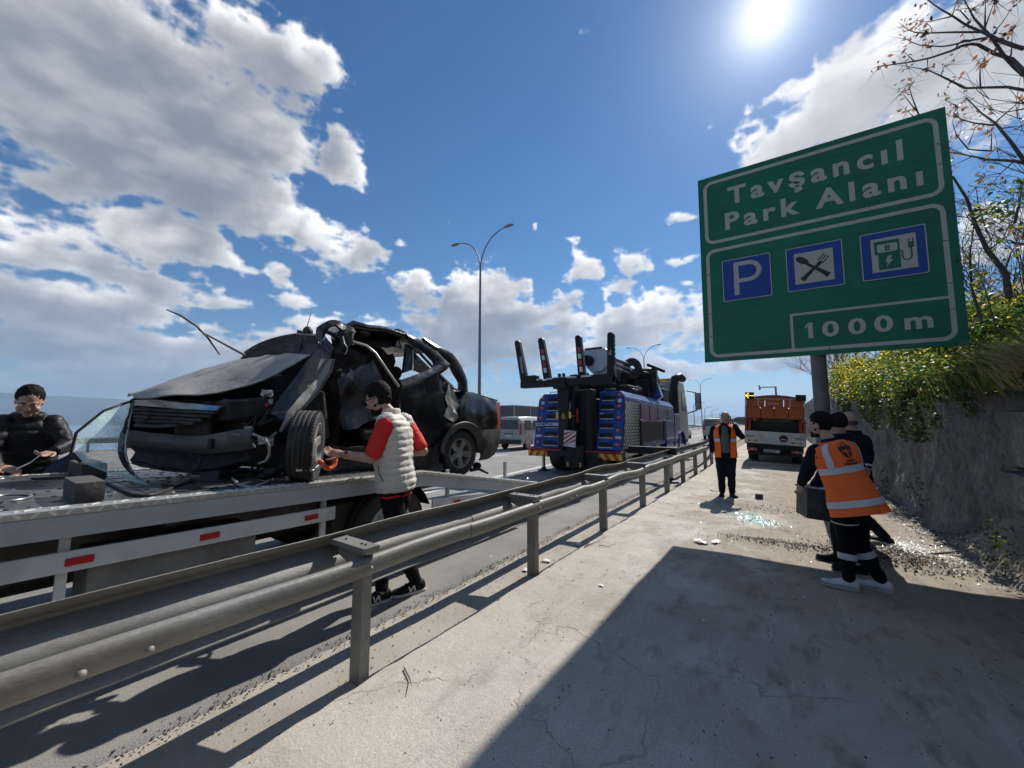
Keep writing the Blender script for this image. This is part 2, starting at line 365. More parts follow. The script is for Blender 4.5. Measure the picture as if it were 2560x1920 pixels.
# concrete pad: dusty slab, cracked, soil swept over it towards the wall
def pad_material():
    m = mat('dusty_concrete', (.445, .412, .355), .92, var=.17, vs=1.3, bump=.45, bs=70, dirt=(.34, .295, .235), da=.42, ds=.75, fine=.26)
    t = m.node_tree; b = t.nodes['Principled BSDF']; L = t.links.new
    base = b.inputs['Base Color'].links[0].from_socket; L_old = b.inputs['Normal'].links[0].from_node
    tc = t.nodes.new('ShaderNodeTexCoord'); P = tc.outputs['Object']
    def noi(s, d=5, st=None):
        n = t.nodes.new('ShaderNodeTexNoise'); n.inputs['Scale'].default_value = s; n.inputs['Detail'].default_value = d; n.inputs['Roughness'].default_value = .65
        if st:
            mp = t.nodes.new('ShaderNodeMapping'); mp.inputs['Scale'].default_value = st; L(P, mp.inputs[0]); L(mp.outputs[0], n.inputs['Vector'])
        else: L(P, n.inputs['Vector'])
        return n.outputs[0]
    def rng(x, a, c, lo=0, hi=1):
        n = t.nodes.new('ShaderNodeMapRange'); L(x, n.inputs[0]); n.inputs[1].default_value = a; n.inputs[2].default_value = c; n.inputs[3].default_value = lo; n.inputs[4].default_value = hi; return n.outputs[0]
    def math_(op, a, c):
        n = t.nodes.new('ShaderNodeMath'); n.operation = op; n.use_clamp = True
        for i, q in enumerate((a, c)):
            if isinstance(q, (int, float)): n.inputs[i].default_value = q
            else: L(q, n.inputs[i])
        return n.outputs[0]
    def mix(f, a, c):
        n = t.nodes.new('ShaderNodeMix'); n.data_type = 'RGBA'; L(f, n.inputs[0]); L(a, n.inputs[6])
        if isinstance(c, tuple): n.inputs[7].default_value = c + (1,)
        else: L(c, n.inputs[7])
        return n.outputs[2]
    sx = t.nodes.new('ShaderNodeSeparateXYZ'); L(P, sx.inputs[0])
    # brown soil builds up towards the wall (a deposit, it has its own shape)
    near = rng(sx.outputs[0], -2.0, .9); far = rng(sx.outputs[1], 1.0, 6.0)
    dep = math_('MULTIPLY', rng(math_('ADD', math_('MULTIPLY', noi(1.1, 8), 1.3), math_('MULTIPLY', near, .50)), .70, .95), far)
    c = mix(math_('MULTIPLY', dep, .95), base, (.265, .215, .155))
    # dry mud film with wind-drawn streaks
    st = rng(noi(3.2, 9, (1.6, .7, 1)), .52, .66)
    c = mix(math_('MULTIPLY', math_('MULTIPLY', st, rng(sx.outputs[0], -2.2, .2, .25, 1)), .75), c, (.165, .135, .10))
    # pale scuffs and tyre tracks
    tr = rng(noi(2.0, 6, (5, .5, 1)), .58, .66); c = mix(math_('MULTIPLY', tr, .3), c, (.50, .47, .42))
    # dark crumbs
    cr = rng(noi(55, 3), .70, .74); c = mix(math_('MULTIPLY', cr, math_('MULTIPLY', rng(noi(2.2, 4), .45, .6), .9)), c, (.05, .045, .04))
    # cracks
    wp = t.nodes.new('ShaderNodeVectorMath'); wp.operation = 'ADD'; L(P, wp.inputs[0])
    nn = t.nodes.new('ShaderNodeTexNoise'); nn.inputs['Scale'].default_value = 2.2; nn.inputs['Detail'].default_value = 5; L(P, nn.inputs['Vector'])
    sc_ = t.nodes.new('ShaderNodeVectorMath'); sc_.operation = 'SCALE'; sc_.inputs['Scale'].default_value = .8; L(nn.outputs['Color'], sc_.inputs[0]); L(sc_.outputs[0], wp.inputs[1])
    vo = t.nodes.new('ShaderNodeTexVoronoi'); vo.feature = 'DISTANCE_TO_EDGE'; vo.inputs['Scale'].default_value = .55; L(wp.outputs[0], vo.inputs['Vector'])
    ck = math_('MULTIPLY', rng(vo.outputs['Distance'], .006, .0015), rng(noi(1.3, 2), .46, .56))
    c = mix(math_('MULTIPLY', ck, .45), c, (.12, .108, .095))
    L(c, b.inputs['Base Color'])
    bp = t.nodes.new('ShaderNodeBump'); bp.inputs['Strength'].default_value = .55; bp.inputs['Distance'].default_value = .02
    L(math_('SUBTRACT', math_('MULTIPLY', noi(9, 8), .9), ck), bp.inputs['Height']); L(L_old.outputs[0], bp.inputs['Normal']); L(bp.outputs[0], b.inputs['Normal'])
    return m
m_pad = pad_material()

# ------------------------------------------------------------------ ground, road, pad
def drop(y): return -0.0002 * max(0, y - 20) ** 1.35 if y > 20 else 0.0           # the motorway runs gently downhill
def ground_z(x, y):
    z = -0.06 + drop(y)
    if x < -33: z -= min(60, (-33 - x) * .55)
    if y > 260: z -= (y - 260) * .12
    if x > 6: z += min(26, (x - 6) * .5)
    return z
xs = [-400, -250, -160, -110, -80, -60, -48, -40, -36, -33, -30, -20, -10, -3, 2, 4, 6, 10, 20, 40, 80, 160, 300]
ys = [-300, -150, -60, -20, 0, 20, 40, 60, 90, 120, 160, 200, 240, 260, 300, 400, 600]
gp = [[(x, y, ground_z(x, y) + (fbm(x * .05, y * .05) * 1.5 if x < -36 or x > 12 else 0)) for x in xs] for y in ys]
struct(MB().patch(gp).build('ground', m_soil, smooth=60, fix=False))

def edge_x(y): return -2.74 + .035 * fbm(y * 1.1, 3.) + .02 * fbm(y * 6, 9.) - max(0, y - 17) * .02
def road_sheet():
    yy = [-14 + .09 * i for i in range(250)] + [9 + 1.5 * i for i in range(14)] + [32 + 6 * i for i in range(40)]
    yy = sorted(set(round(y, 3) for y in yy)); rows = []
    for y in yy:
        e = edge_x(y); z = drop(y); w = .012 * abs(fbm(y * 9, 1.))
        rows.append([(-14.6, y, z), (-9, y, z), (-5, y, z), (-3.2, y, z), (e - .10, y, z), (e - .02 - w, y, z - .002), (e + w, y, z - .035)])
    return rows
struct(MB().patch(road_sheet()).build('road', m_asph, smooth=60, fix=False))
opp = [[(-29.5, y, drop(y) - .002), (-16.6, y, drop(y) - .002)] for y in range(-40, 260, 6)]
o = struct(MB().patch(opp).build('road', m_asph, fix=False))
med = [[(-16.7, y, drop(y) + .02), (-16.6, y, drop(y) + .1), (-14.6, y, drop(y) + .1), (-14.5, y, drop(y) + .02)] for y in range(-40, 260, 6)]
struct(MB().patch(med).build('median_strip', m_soil, fix=False))
m_gut = mat('dusty_gutter', (.36, .33, .285), .93, var=.14, vs=1.6, bump=.4, bs=60, dirt=(.27, .225, .17), da=.4, ds=1.4, fine=.15)
yy = [-10 + .12 * i for i in range(280)]
gut = [[(edge_x(y) - .3, y, -.034), (-2.6, y, -.022 + .006 * fbm(y * 2, 0.)), (-2.4, y, -.02 + .006 * fbm(y * 2, 4.)), (-2.12, y, -.022)] for y in yy]
struct(MB().patch(gut).build('gutter', m_gut, smooth=60, fix=False))
def pad_x(y): return -2.2 + .03 * fbm(y * 1.3, 7.) + .018 * fbm(y * 5, 2.)
def near_wall(y): t = min(1, max(0, (8.3 - y) / 1.3)); return t * t * (3 - 2 * t)
def pad_z(x, y):
    z = .012 + .012 * fbm(x * .9, y * .9, 5.) + .005 * fbm(x * 4, y * 4, 2.)
    d = math.hypot((x - .9) / .75, (y - 6.6) / .9)
    if d < 1: z += .075 * (1 - d * d) ** 2 + .03 * (1 - d) * fbm(x * 7, y * 7, 1.)
    d = math.hypot((x + .1) / .8, (y - 6.2) / .16)
    if d < 1: z += .03 * (1 - d) * (1 + fbm(x * 9, y * 9))
    if x > 1.25: z += .05 * (x - 1.25) ** 1.3 * (1 + .6 * fbm(x * 3, y * 3, 3.))                      # scree against the wall
    if x > 1.7: z += near_wall(y) * min(1., (x - 1.7) / .5) * (.52 + .10 * fbm(y * 1.7, 4.)) + .03 * min(1, (x - 1.7) * 4) * fbm(x * 8, y * 8, 6.)
    if y > 14: z += -(min(y, 18) - 14) / 4 * .045 * (x + .4)                                             # crossfall of the lay-by
    return z
yy = [-6 + .11 * i for i in range(190)] + [15 + .6 * i for i in range(60)]
pad = []
for y in yy:
    e = pad_x(y); r = [(e - .015, y, -.03), (e + .012, y, pad_z(e, y))]
    r += [(e + .03 + (3.0 - e) * k / 40, y, pad_z(e + (3.0 - e) * k / 40, y)) for k in range(1, 41)]
    pad.append(r)
struct(MB().patch(pad).build('pavement', m_pad, smooth=50, fix=False))

# lane lines
def line(name, pts, w, z=.004):
    rows = [[(x - w / 2, y, drop(y) + z), (x + w / 2, y, drop(y) + z)] for x, y in pts]
    return struct(MB().patch(rows).build(name, m_white_line, fix=False))
line('lane_line', [(-6.75 - .075 * (y - 7) if y < 20 else -7.72 - .012 * (y - 20), y) for y in range(-12, 250, 2)], .16)
for k in range(22):
    y = 3 + 9 * k; line('lane_line', [(-11.1, y), (-11.1, y + 3.5)], .14)
line('lane_line', [(-14.2, y) for y in range(-12, 250, 4)], .15)
for xx in (-17.2, -29): line('lane_line', [(xx, y) for y in range(-30, 250, 4)], .15)

# ------------------------------------------------------------------ far land and sea
m_sea = mat('sea_water', (.16, .25, .36), .22, var=.1, vs=.004, bump=.3, bs=.12)
s_ = []
for j in range(2):
    s_.append([(-42000 + 84000 * i / 2, -9000 + 51000 * j, -38 + (.0098 * (-9000 + 51000 * j) if j else 0) * 0) for i in range(3)])
seao = struct(MB().patch(s_).build('sea', m_sea, fix=False)); 
m_hill = mat('far_hillside', (.075, .095, .07), .95, var=.3, vs=.002)
def ridge(name, pts, depth, m, seed=0):
    """chain of hills: (u, v) skyline points seen from the lay-by, standing at the given distance"""
    n = 60; rows = [[], [], [], []]
    for i in range(n):
        t = i / (n - 1) * (len(pts) - 1); k = min(int(t), len(pts) - 2); f = t - k
        u = pts[k][0] * (1 - f) + pts[k + 1][0] * f; v = pts[k][1] * (1 - f) + pts[k + 1][1] * f
        r = ray(u, v); h = math.hypot(r.x, r.y); P = V((r.x / h, r.y / h)); z = HC + r.z / h * depth
        z += depth * .0012 * fbm(i * .4, seed)
        rows[0].append((P.x * depth * .90, P.y * depth * .90, -45)); rows[1].append((P.x * depth * .96, P.y * depth * .96, (z - 45) / 2 + depth * .002 * fbm(i * .5, 3 + seed)))
        rows[2].append((P.x * depth, P.y * depth, z)); rows[3].append((P.x * depth * 1.1, P.y * depth * 1.1, -45))
    return struct(MB().patch(rows).build(name, m, smooth=60, fix=False))
ridge('hills', [(-900, 1010), (-500, 985), (-200, 968), (0, 981), (90, 988), (280, 996), (480, 1016), (700, 1030), (1000, 1040), (1300, 1044)], 7500, m_hill)
ridge('hills', [(1500, 1050), (1660, 1044), (1715, 1036), (1745, 1040), (1790, 1034), (1850, 1042), (1950, 1030), (2100, 1030)], 9000, m_hill, 5)
m_near_hill = mat('wooded_hillside', (.05, .062, .038), .95, var=.4, vs=.15, bump=.6, bs=.4)
ridge('hills', [(1660, 1068), (1730, 1062), (1760, 1064), (1788, 1044), (1800, 1043), (1815, 1050), (1840, 1044), (1870, 1040), (1900, 1038), (1960, 1036), (2050, 1034)], 330, m_near_hill, 9)

# ------------------------------------------------------------------ retaining wall and the bank above it
def wall_top(y): return 1.95 + .06 * fbm(y * .6, 2.) + (max(0, y - 10) * .07 if y < 30 else 1.4)
def wall_x(y, t):
    x = 1.88 + .16 * t
    x += -.17 * abs(fbm(y * .9, t * 1.6, 4.)) - .085 * abs(fbm(y * 2.6, t * 3.2, 8.)) - .035 * fbm(y * 7, t * 7, 1.) - .05 * max(0, fbm(y * 1.4, t * .5, 12.))
    x += .34 * near_wall(y)
    if t < .35: x -= (1 - near_wall(y)) * .16 * (1 - t / .35) ** 2 * (.5 + abs(fbm(y * 1.1, 3.)))
    if y < 5.2: x += .07 * min(1, (5.2 - y) / .6)
    return x
m_wall = mat('dark_stone_wall', (.15, .145, .135), .93, var=.5, vs=1.5, bump=1., bs=13, dirt=(.30, .285, .255), da=.34, ds=2.2, stretch=(1, 1, .4), fine=.45)
rt = thing('retaining_wall', 'long dark rough stone retaining wall along the right of the dusty pad', 'wall', (1.9, 6, 0))
yy = [-4 + .07 * i for i in range(270)] + [15 + .35 * i for i in range(110)]
g_ = []
for y in yy:
    h = wall_top(y); r = [(wall_x(y, k / 22) , y, -.1 + (h + .1) * k / 22) for k in range(23)]
    r.append((wall_x(y, 1) + .5, y, h + .03)); g_.append(r)
MB().patch(g_).build('stone_face', m_wall, rt, smooth=70, world=True, fix=False)
m_block = mat('dressed_stone', (.20, .193, .175), .92, var=.45, vs=2.4, bump=.9, bs=22, dirt=(.075, .072, .066), da=.55, ds=2.2, stretch=(1, 1, .35), fine=.45)
def rock_box(c, d, seed, rot=None, amp=.06, nsub=4):
    """squared stone with worn, uneven faces"""
    b = MB(); n = nsub
    for ax in range(3):
        for sg in (-1, 1):
            rows = []
            for i in range(n + 1):
                row = []
                for j in range(n + 1):
                    p = [0, 0, 0]; p[ax] = sg; p[(ax + 1) % 3] = (2 * i / n - 1); p[(ax + 2) % 3] = (2 * j / n - 1) * sg
                    q = V(p); q = q * (1 - .05 * (q.length - 1)); k = amp * fbm(q.x * 1.7 + seed, q.y * 1.7 - seed, q.z * 1.7) + (amp * .6 * fbm(q.x * 6 + seed, q.y * 6, q.z * 6 - seed) if nsub > 4 else 0)
                    q = V((q.x * d[0] / 2, q.y * d[1] / 2, q.z * d[2] / 2)) * (1 + k)
                    row.append(V(c) + (rot @ q if rot is not None else q))
                rows.append(row)
            b.patch(rows)
    return b
for i, (y, z, w, h) in enumerate([(5.0, .86, 1.0, .42), (5.95, .85, .84, .42), (6.8, .84, .8, .40), (4.75, 1.42, 1.5, .66), (6.28, 1.40, 1.45, .66), (4.0, .86, .9, .42), (3.2, 1.4, 1.5, .66)]):
    rock_box((2.16 + .05 * z, y, z), (.34, w * .96, h * .94), i * 3.7, None, .11, 9).build('stone_block', m_block, rt, smooth=35, world=True)
m_bank = mat('bank_soil', (.09, .085, .05), .95, var=.4, vs=2, bump=.8, bs=14)
def bank_z(x, y): return wall_top(y) + (x - 2.0) * .62 + .12 * fbm(x * .8, y * .5, 6.) + (.5 if x > 2.6 else 0) * min(1, (x - 2.6)) * .5
bk = [[(2.0 + .5 * k, y, bank_z(2.0 + .5 * k, y)) for k in range(24)] for y in [-6 + 1. * i for i in range(72)]]
struct(MB().patch(bk).build('hillside', m_bank, smooth=60, fix=False))

# ------------------------------------------------------------------ the air: thin blue haze over the bay
m_haze = bpy.data.materials.new('haze_air'); m_haze.use_nodes = True
_t = m_haze.node_tree; _t.nodes.remove(_t.nodes['Principled BSDF'])
_v = _t.nodes.new('ShaderNodeVolumePrincipled'); _v.inputs['Color'].default_value = (.50, .71, 1, 1); _v.inputs['Density'].default_value = 1.4e-4; _v.inputs['Anisotropy'].default_value = .2
_t.links.new(_v.outputs[0], _t.nodes['Material Output'].inputs['Volume'])
hz_ = MB().box((0, 20000, 250), (90000, 64000, 640)).build('haze', m_haze); struct(hz_, 'stuff')
# ------------------------------------------------------------------ guardrail
gr = thing('guardrail', 'dusty galvanised steel guardrail on posts between the road and the concrete pad', 'guardrail', (-2.3, 7, 0))
def rail_x(y): return -.16 * max(0, (y - 15.5)) ** 1.6 * .12 + .02 * fbm(y * .7, 1.)
def rail_dz(y): return .012 * fbm(y * .9, 5.) + (.02 * math.sin((y - 5.6) * 3) if 4.9 < y < 8 else 0)
WB = [(-2.545, .845), (-2.55, .838), (-2.565, .818), (-2.605, .795), (-2.632, .775), (-2.634, .755), (-2.61, .733), (-2.565, .706), (-2.528, .675), (-2.515, .648), (-2.515, .62), (-2.535, .592), (-2.60, .572), (-2.63, .555), (-2.628, .535), (-2.60, .503), (-2.555, .468), (-2.522, .446), (-2.515, .436), (-2.517, .428)]
FB = [(-2.236, .742), (-2.218, .752), (-2.198, .750), (-2.184, .738), (-2.178, .715), (-2.178, .680), (-2.184, .652), (-2.200, .634), (-2.222, .630), (-2.234, .638)]
def rail(name, prof, y0, y1, off=0.):
    n = max(2, int((y1 - y0) / .22)); rows = []
    for i in range(n + 1):
        y = y0 + (y1 - y0) * i / n; rows.append([(x + rail_x(y) + off, y, z + rail_dz(y)) for x, z in prof])
    return MB().patch(rows, .005).build(name, m_galv, gr, smooth=40, world=True)
for k in range(-2, 6):
    y0 = -.72 + 4 * k - .35
    rail('rail_beam', WB, y0, y0 + 4.3, .006 * (k % 2)); 
    if y0 < 14: rail('front_beam', FB, y0 - .4, y0 + 3.9, .005 * (k % 2))
POSTS = [-4.5, -2.5, -.47, 1.53, 3.58, 5.58, 7.55, 9.42, 11.2, 13.0, 14.8, 16.4]
for i, y in enumerate(POSTS):
    x = -2.26 + rail_x(y); top = .70 if i < 6 else .80
    b = MB()
    w, d, t = .105, .07, .007       # C section: web towards the camera, two flanges behind
    prof = [(-w / 2, 0), (w / 2, 0), (w / 2, d), (w / 2 - .02, d), (w / 2 - .02, d - t), (w / 2 - t, d - t), (w / 2 - t, t), (-w / 2 + t, t), (-w / 2 + t, d - t), (-w / 2 + .02, d - t), (-w / 2 + .02, d), (-w / 2, d)]
    b.ext([(x + px - .005, y + py, -.15) for px, py in prof], (0, 0, top + .15))
    b.build('post', m_galv, gr, bevel=.002, world=True)
    if i < 7:
        pz = .80 + .01 * fbm(y, 2.); b = MB()
        b.box((-2.385, y + .035, pz), (.40, .11, .007))
        b.box((-2.385, y - .018, pz - .014), (.40, .006, .03)); b.box((-2.385, y + .088, pz - .014), (.40, .006, .03)); b.box((-2.183, y + .035, pz - .012), (.007, .112, .03))
        b.ext([(-2.24, y + .03, pz), (-2.24, y + .03, .64), (-2.30, y + .03, .62), (-2.545, y + .03, .70), (-2.545, y + .03, pz)], (0, .008, 0))
        b.build('spacer_bracket', m_galv, gr, world=True)
        b = MB()
        for dx in (-2.25, -2.29, -2.47): b.lathe([(.0, .008), (.007, .008), (.009, .004), (.009, 0)], 8, (dx, y + .035, pz + .003))
        b.build('bracket_bolt', m_dark, gr, world=True)
    b = MB(); zz = .685 + rail_dz(y)
    b.lathe([(0, .014), (.009, .012), (.014, .005), (.015, 0)], 10, (-2.172 + rail_x(y), y + .03, zz), (1, 0, 0)); b.build('post_bolt', m_galv, gr, smooth=50, world=True)
for yj in (.33, .52, 4.35, 4.52):                     # splice bolts on the near beam
    MB().lathe([(0, .018), (.010, .016), (.016, .007), (.018, 0)], 12, (-2.176, yj, .665 + rail_dz(yj)), (1, -.1, -.15)).build('splice_bolt', m_galv, gr, smooth=50, world=True)
def slot(x, y, z, n, L=.035, r=.009):
    n = V(n).normalized(); b = MB(); q = []
    u = V((0, 1, 0)); w = n.cross(u)
    for i in range(12):
        a = 2 * math.pi * i / 12; q.append(V((x, y, z)) + u * (math.cos(a) * r + (L / 2 if math.cos(a) > 0 else -L / 2)) + w * math.sin(a) * r)
    b.ext(q, n * .0015); b.build('slot', m_black, gr, world=True)
slot(-2.5255, .98, .668 + rail_dz(.98), (1, 0, 0)); slot(-2.1735, 1.06, .69 + rail_dz(1.06), (1, 0, .1), .03, .007); slot(-2.1735, 4.9, .68 + rail_dz(4.9), (1, 0, .1), .03, .007)

# ------------------------------------------------------------------ motorway sign
m_sgreen = mat('green_sign_sheet', (.004, .16, .075), .5, var=.14, vs=1.1, fine=.14, bs=40, dirt=(.014, .085, .055), da=.4, ds=.9)
m_swhite = mat('white_sign_sheet', (.50, .48, .43), .6, var=.08, vs=4, dirt=(.36, .34, .3), da=.3, ds=4)
m_sblue = mat('blue_sign_sheet', (.012, .055, .30), .5, var=.08)
m_sblack = mat('black_sign_sheet', (.02, .02, .024), .5)
sg = thing('motorway_sign', 'large green motorway sign reading Tavşancıl Park Alanı 1000 m on one thick post', 'road sign', (.57, 8.45, 0))
SR = V((.99936, .0349, -.008)); SN = V((.0349, -.99939, 0)).normalized(); SU = V((.008, .0003, .99997))
S0 = V((-1.185, 8.30, 2.755))
def S(s, t, d=0.): return S0 + SR * s + SU * t + SN * d
W_, H_ = 3.51, 3.77
b = MB(); b.ext([S(0, 0, 0), S(W_, 0, 0), S(W_, H_, 0), S(0, H_, 0)], -SN * .028); b.build('sign_panel', m_sgreen, sg, world=True, bevel=.006)
for t in (.53, 1.02, 1.51, 2.0, 2.49, 2.98, 3.47):           # joints of the extruded boards
    MB().ext([S(.004, t - .0025, .0012), S(W_ - .004, t - .0025, .0012), S(W_ - .004, t + .0025, .0012), S(.004, t + .0025, .0012)], -SN * .001).build('board_joint', mat('dark_joint_green', (.006, .07, .04), .7) if t < .6 else bpy.data.materials['dark_joint_green'], sg, world=True)
def rrect(x0, y0, x1, y1, r, n=6):
    q = []
    for cx, cy, a0 in ((x1 - r, y1 - r, 0), (x0 + r, y1 - r, 90), (x0 + r, y0 + r, 180), (x1 - r, y0 + r, 270)):
        for i in range(n + 1):
            a = R(a0 + 90 * i / n); q.append((cx + r * math.cos(a), cy + r * math.sin(a)))
    return q
def flat(poly, m, d0=.0015, d1=.003, name='print', parent=None):
    b = MB(); b.ext([S(x, y, d0) for x, y in poly], SN * (d1 - d0)); return b.build(name, m, parent or sg, world=(parent is None or parent is sg))
def frame(x0, y0, x1, y1, w, r, name='border'):
    a = rrect(x0, y0, x1, y1, r); c = rrect(x0 + w, y0 + w, x1 - w, y1 - w, max(.01, r - w)); b = MB(); n = len(a)
    va = [S(x, y, .003) for x, y in a] + [S(x, y, .003) for x, y in c] + [S(x, y, .0005) for x, y in a] + [S(x, y, .0005) for x, y in c]
    fs = []
    for i in range(n):
        j = (i + 1) % n; fs += [(i, j, n + j, n + i), (2 * n + i, 2 * n + j, j, i), (n + i, n + j, 3 * n + j, 3 * n + i)]
    b.add(va, fs); return b.build(name, m_swhite, sg, world=True)
frame(.095, 2.36, 3.415, 3.665, .06, .16); frame(.095, .08, 3.40, 2.245, .06, .16)
flat([(1.39, .13), (1.43, .13), (1.43, .725), (3.34, .725), (3.34, .765), (1.39, .765)], m_swhite, name='distance_border')
# seams where the border tape was laid in lengths
for (x, y, w, h) in [(3.352, 2.85, .07, .012), (3.335, 1.62, .07, .012), (3.335, .95, .07, .012), (3.335, .55, .07, .01), (.09, 1.75, .07, .012), (.09, .95, .07, .012), (2.55, 2.355, .01, .07), (1.9, .075, .01, .07), (.095, .5, .07, .012)]:
    flat([(x, y), (x + w, y), (x + w, y + h), (x, y + h)], m_sgreen, .0031, .0036, 'tape_seam')
def sign_text(s, x, y, cap, weight, space, width, name='lettering', m=None):
    mm = face_mat(S(x, y, .0025), SR, SU)
    o = text(name, s, cap / .73, m or m_swhite, Matrix.Identity(4), None, weight, space, .0012)
    xs_ = [v.co.x for v in o.data.vertices]; k = width / (max(xs_) - min(xs_)); x0 = min(xs_)
    o.data.transform(mm @ Matrix.Diagonal((k, 1, 1, 1)) @ Matrix.Translation((-x0, 0, 0)))
    o.parent = sg; o.location = -sg.location; return o
for s_txt, x, y, cap, wgt, sp, wd in (("Tavşancıl", .52, 3.10, .345, .014, 1.32, 2.48), ("Park Alanı", .455, 2.60, .335, .014, 1.32, 2.74), ("1", 1.635, .31, .265, .010, 1, .066), ("0", 1.825, .31, .265, .010, 1, .225), ("0", 2.165, .31, .265, .010, 1, .225), ("0", 2.487, .31, .265, .010, 1, .225), ("m", 2.84, .31, .27, .010, 1, .315)):
    sign_text(s_txt, x, y, cap, wgt, sp, wd)
flat([(1.585, .505), (1.645, .575), (1.70, .575), (1.70, .55), (1.655, .55), (1.605, .475)], m_swhite, .0016, .0037, 'lettering')
def icon_panel(x0, y0, x1, y1, name, label):
    b = MB(); b.ext([S(x, y, .001) for x, y in rrect(x0, y0, x1, y1, .03)], SN * .012); o = b.build(name, m_sblue, sg, world=True, label=label)
    a = rrect(x0 + .002, y0 + .002, x1 - .002, y1 - .002, .028); c = rrect(x0 + .016, y0 + .016, x1 - .016, y1 - .016, .02); n = len(a)
    e = MB(); e.add([S(x, y, .0138) for x, y in a] + [S(x, y, .0138) for x, y in c], [(i, (i + 1) % n, n + (i + 1) % n, n + i) for i in range(n)]); f = e.build('icon_edge', m_swhite, o); 
    f.location = (0, 0, 0); return o
def sub(o, poly, m, name, d=.0145):
    b = MB(); b.ext([S(x, y, d) for x, y in poly], SN * .0012); return b.build(name, m, o)
ip = icon_panel(.365, 1.15, 1.155, 1.97, 'parking_panel', 'blue parking symbol panel with a white letter P')
def stroke(pts, w):
    """outline of a thick poly-line"""
    L_, R_ = [], []
    for i, p in enumerate(pts):
        a = V(pts[max(0, i - 1)] + (0,)); c = V(pts[min(len(pts) - 1, i + 1)] + (0,)); d = (c - a).normalized(); n = V((-d.y, d.x, 0)); ww = w[i] if hasattr(w, '__len__') else w
        L_.append((p[0] + n.x * ww / 2, p[1] + n.y * ww / 2)); R_.append((p[0] - n.x * ww / 2, p[1] - n.y * ww / 2))
    return L_ + R_[::-1]
bow = [(.56, 1.855)] + [(.80 + .17 * math.sin(R(a)) * 1.0, 1.69 + .165 * math.cos(R(a))) for a in range(0, 181, 15)] + [(.56, 1.525)]
sub(ip, [(.56, 1.25), (.64, 1.25), (.64, 1.89), (.56, 1.89)], m_swhite, 'letter_stem')
sub(ip, stroke(bow, .075), m_swhite, 'letter_bowl', .0146)
ir = icon_panel(1.38, 1.16, 2.17, 1.96, 'restaurant_panel', 'blue panel with crossed black spoon and fork')
sub(ir, [(1.50, 1.28), (2.04, 1.28), (2.04, 1.84), (1.50, 1.84)], m_swhite, 'white_square')
sub(ir, stroke([(1.62, 1.68), (1.72, 1.59), (1.84, 1.49), (1.97, 1.37)], [.05, .045, .06, .085]), m_sblack, 'spoon_handle', .0158)
sub(ir, [(1.615 + .095 * math.cos(R(a)) * .92 - .02 * math.sin(R(a)), 1.70 + .072 * math.sin(R(a)) - .03 * math.cos(R(a))) for a in range(0, 360, 20)], m_sblack, 'spoon_bowl', .0160)
sub(ir, stroke([(1.60, 1.345), (1.70, 1.45), (1.80, 1.55), (1.87, 1.62)], [.085, .06, .045, .06]), m_sblack, 'fork_handle', .0162)
for k in (-.03, 0, .03): sub(ir, stroke([(1.86 + k, 1.625 - k), (1.955 + k, 1.735 - k)], .018), m_sblack, 'fork_tine', .0164)
sub(ir, stroke([(1.83, 1.625), (1.875, 1.59)], .06), m_sblack, 'fork_root', .0166)
ie = icon_panel(2.39, 1.16, 3.17, 1.955, 'charging_panel', 'blue panel with a green charging station symbol')
sub(ie, [(2.52, 1.28), (3.05, 1.28), (3.05, 1.84), (2.52, 1.84)], m_swhite, 'white_square')
sub(ie, [(2.60, 1.31), (2.86, 1.31), (2.86, 1.79), (2.56, 1.79), (2.56, 1.57), (2.60, 1.57)], m_sgreen, 'pump_body', .0158)
sub(ie, rrect(2.595, 1.60, 2.835, 1.735, .03), m_swhite, 'pump_window', .0172)
lt = text('letter_e', 'E', .115, m_sgreen, face_mat(S(2.68, 1.626, .0188), SR, SU), None, .006, 1, .0006, sx=1.2); lt.parent = ie
sub(ie, [(2.715, 1.53), (2.765, 1.53), (2.735, 1.465), (2.775, 1.465), (2.69, 1.36), (2.715, 1.435), (2.68, 1.435)], m_swhite, 'lightning_bolt', .0172)
sub(ie, stroke([(2.86, 1.58), (2.885, 1.575), (2.885, 1.50)] + [(2.937 + .052 * math.cos(R(a)), 1.475 - .055 * math.sin(R(a))) for a in range(180, -1, -20)][::1] + [(2.989, 1.62)], .022), m_sgreen, 'cable', .0158)
sub(ie, [(2.955, 1.61), (3.025, 1.61), (3.025, 1.70), (2.955, 1.70)], m_sgreen, 'plug', .0160)
for x in (2.968, 3.012): sub(ie, [(x - .008, 1.70), (x + .008, 1.70), (x + .008, 1.76), (x - .008, 1.76)], m_sgreen, 'plug_pin', .0162)
m_post = mat('weathered_post', (.13, .13, .125), .6, metal=.3, var=.18, vs=3, bump=.2, dirt=(.2, .18, .15), da=.3)
MB().lathe([(.112, -.2), (.112, 6.0)], 24, (.575, 8.58, 0)).build('post', m_post, sg, smooth=40, world=True)
b = MB()
for t in (.5, 1.6, 2.7): b.beam(S(.1, t, -.06), S(W_ - .1, t, -.06), .06, .08)
b.build('back_rail', m_galv, sg, world=True)
MB().lathe([(.2, -.05), (.2, .025), (.115, .028)], 20, (.575, 8.58, 0)).build('base_plate', m_galv, sg, world=True)
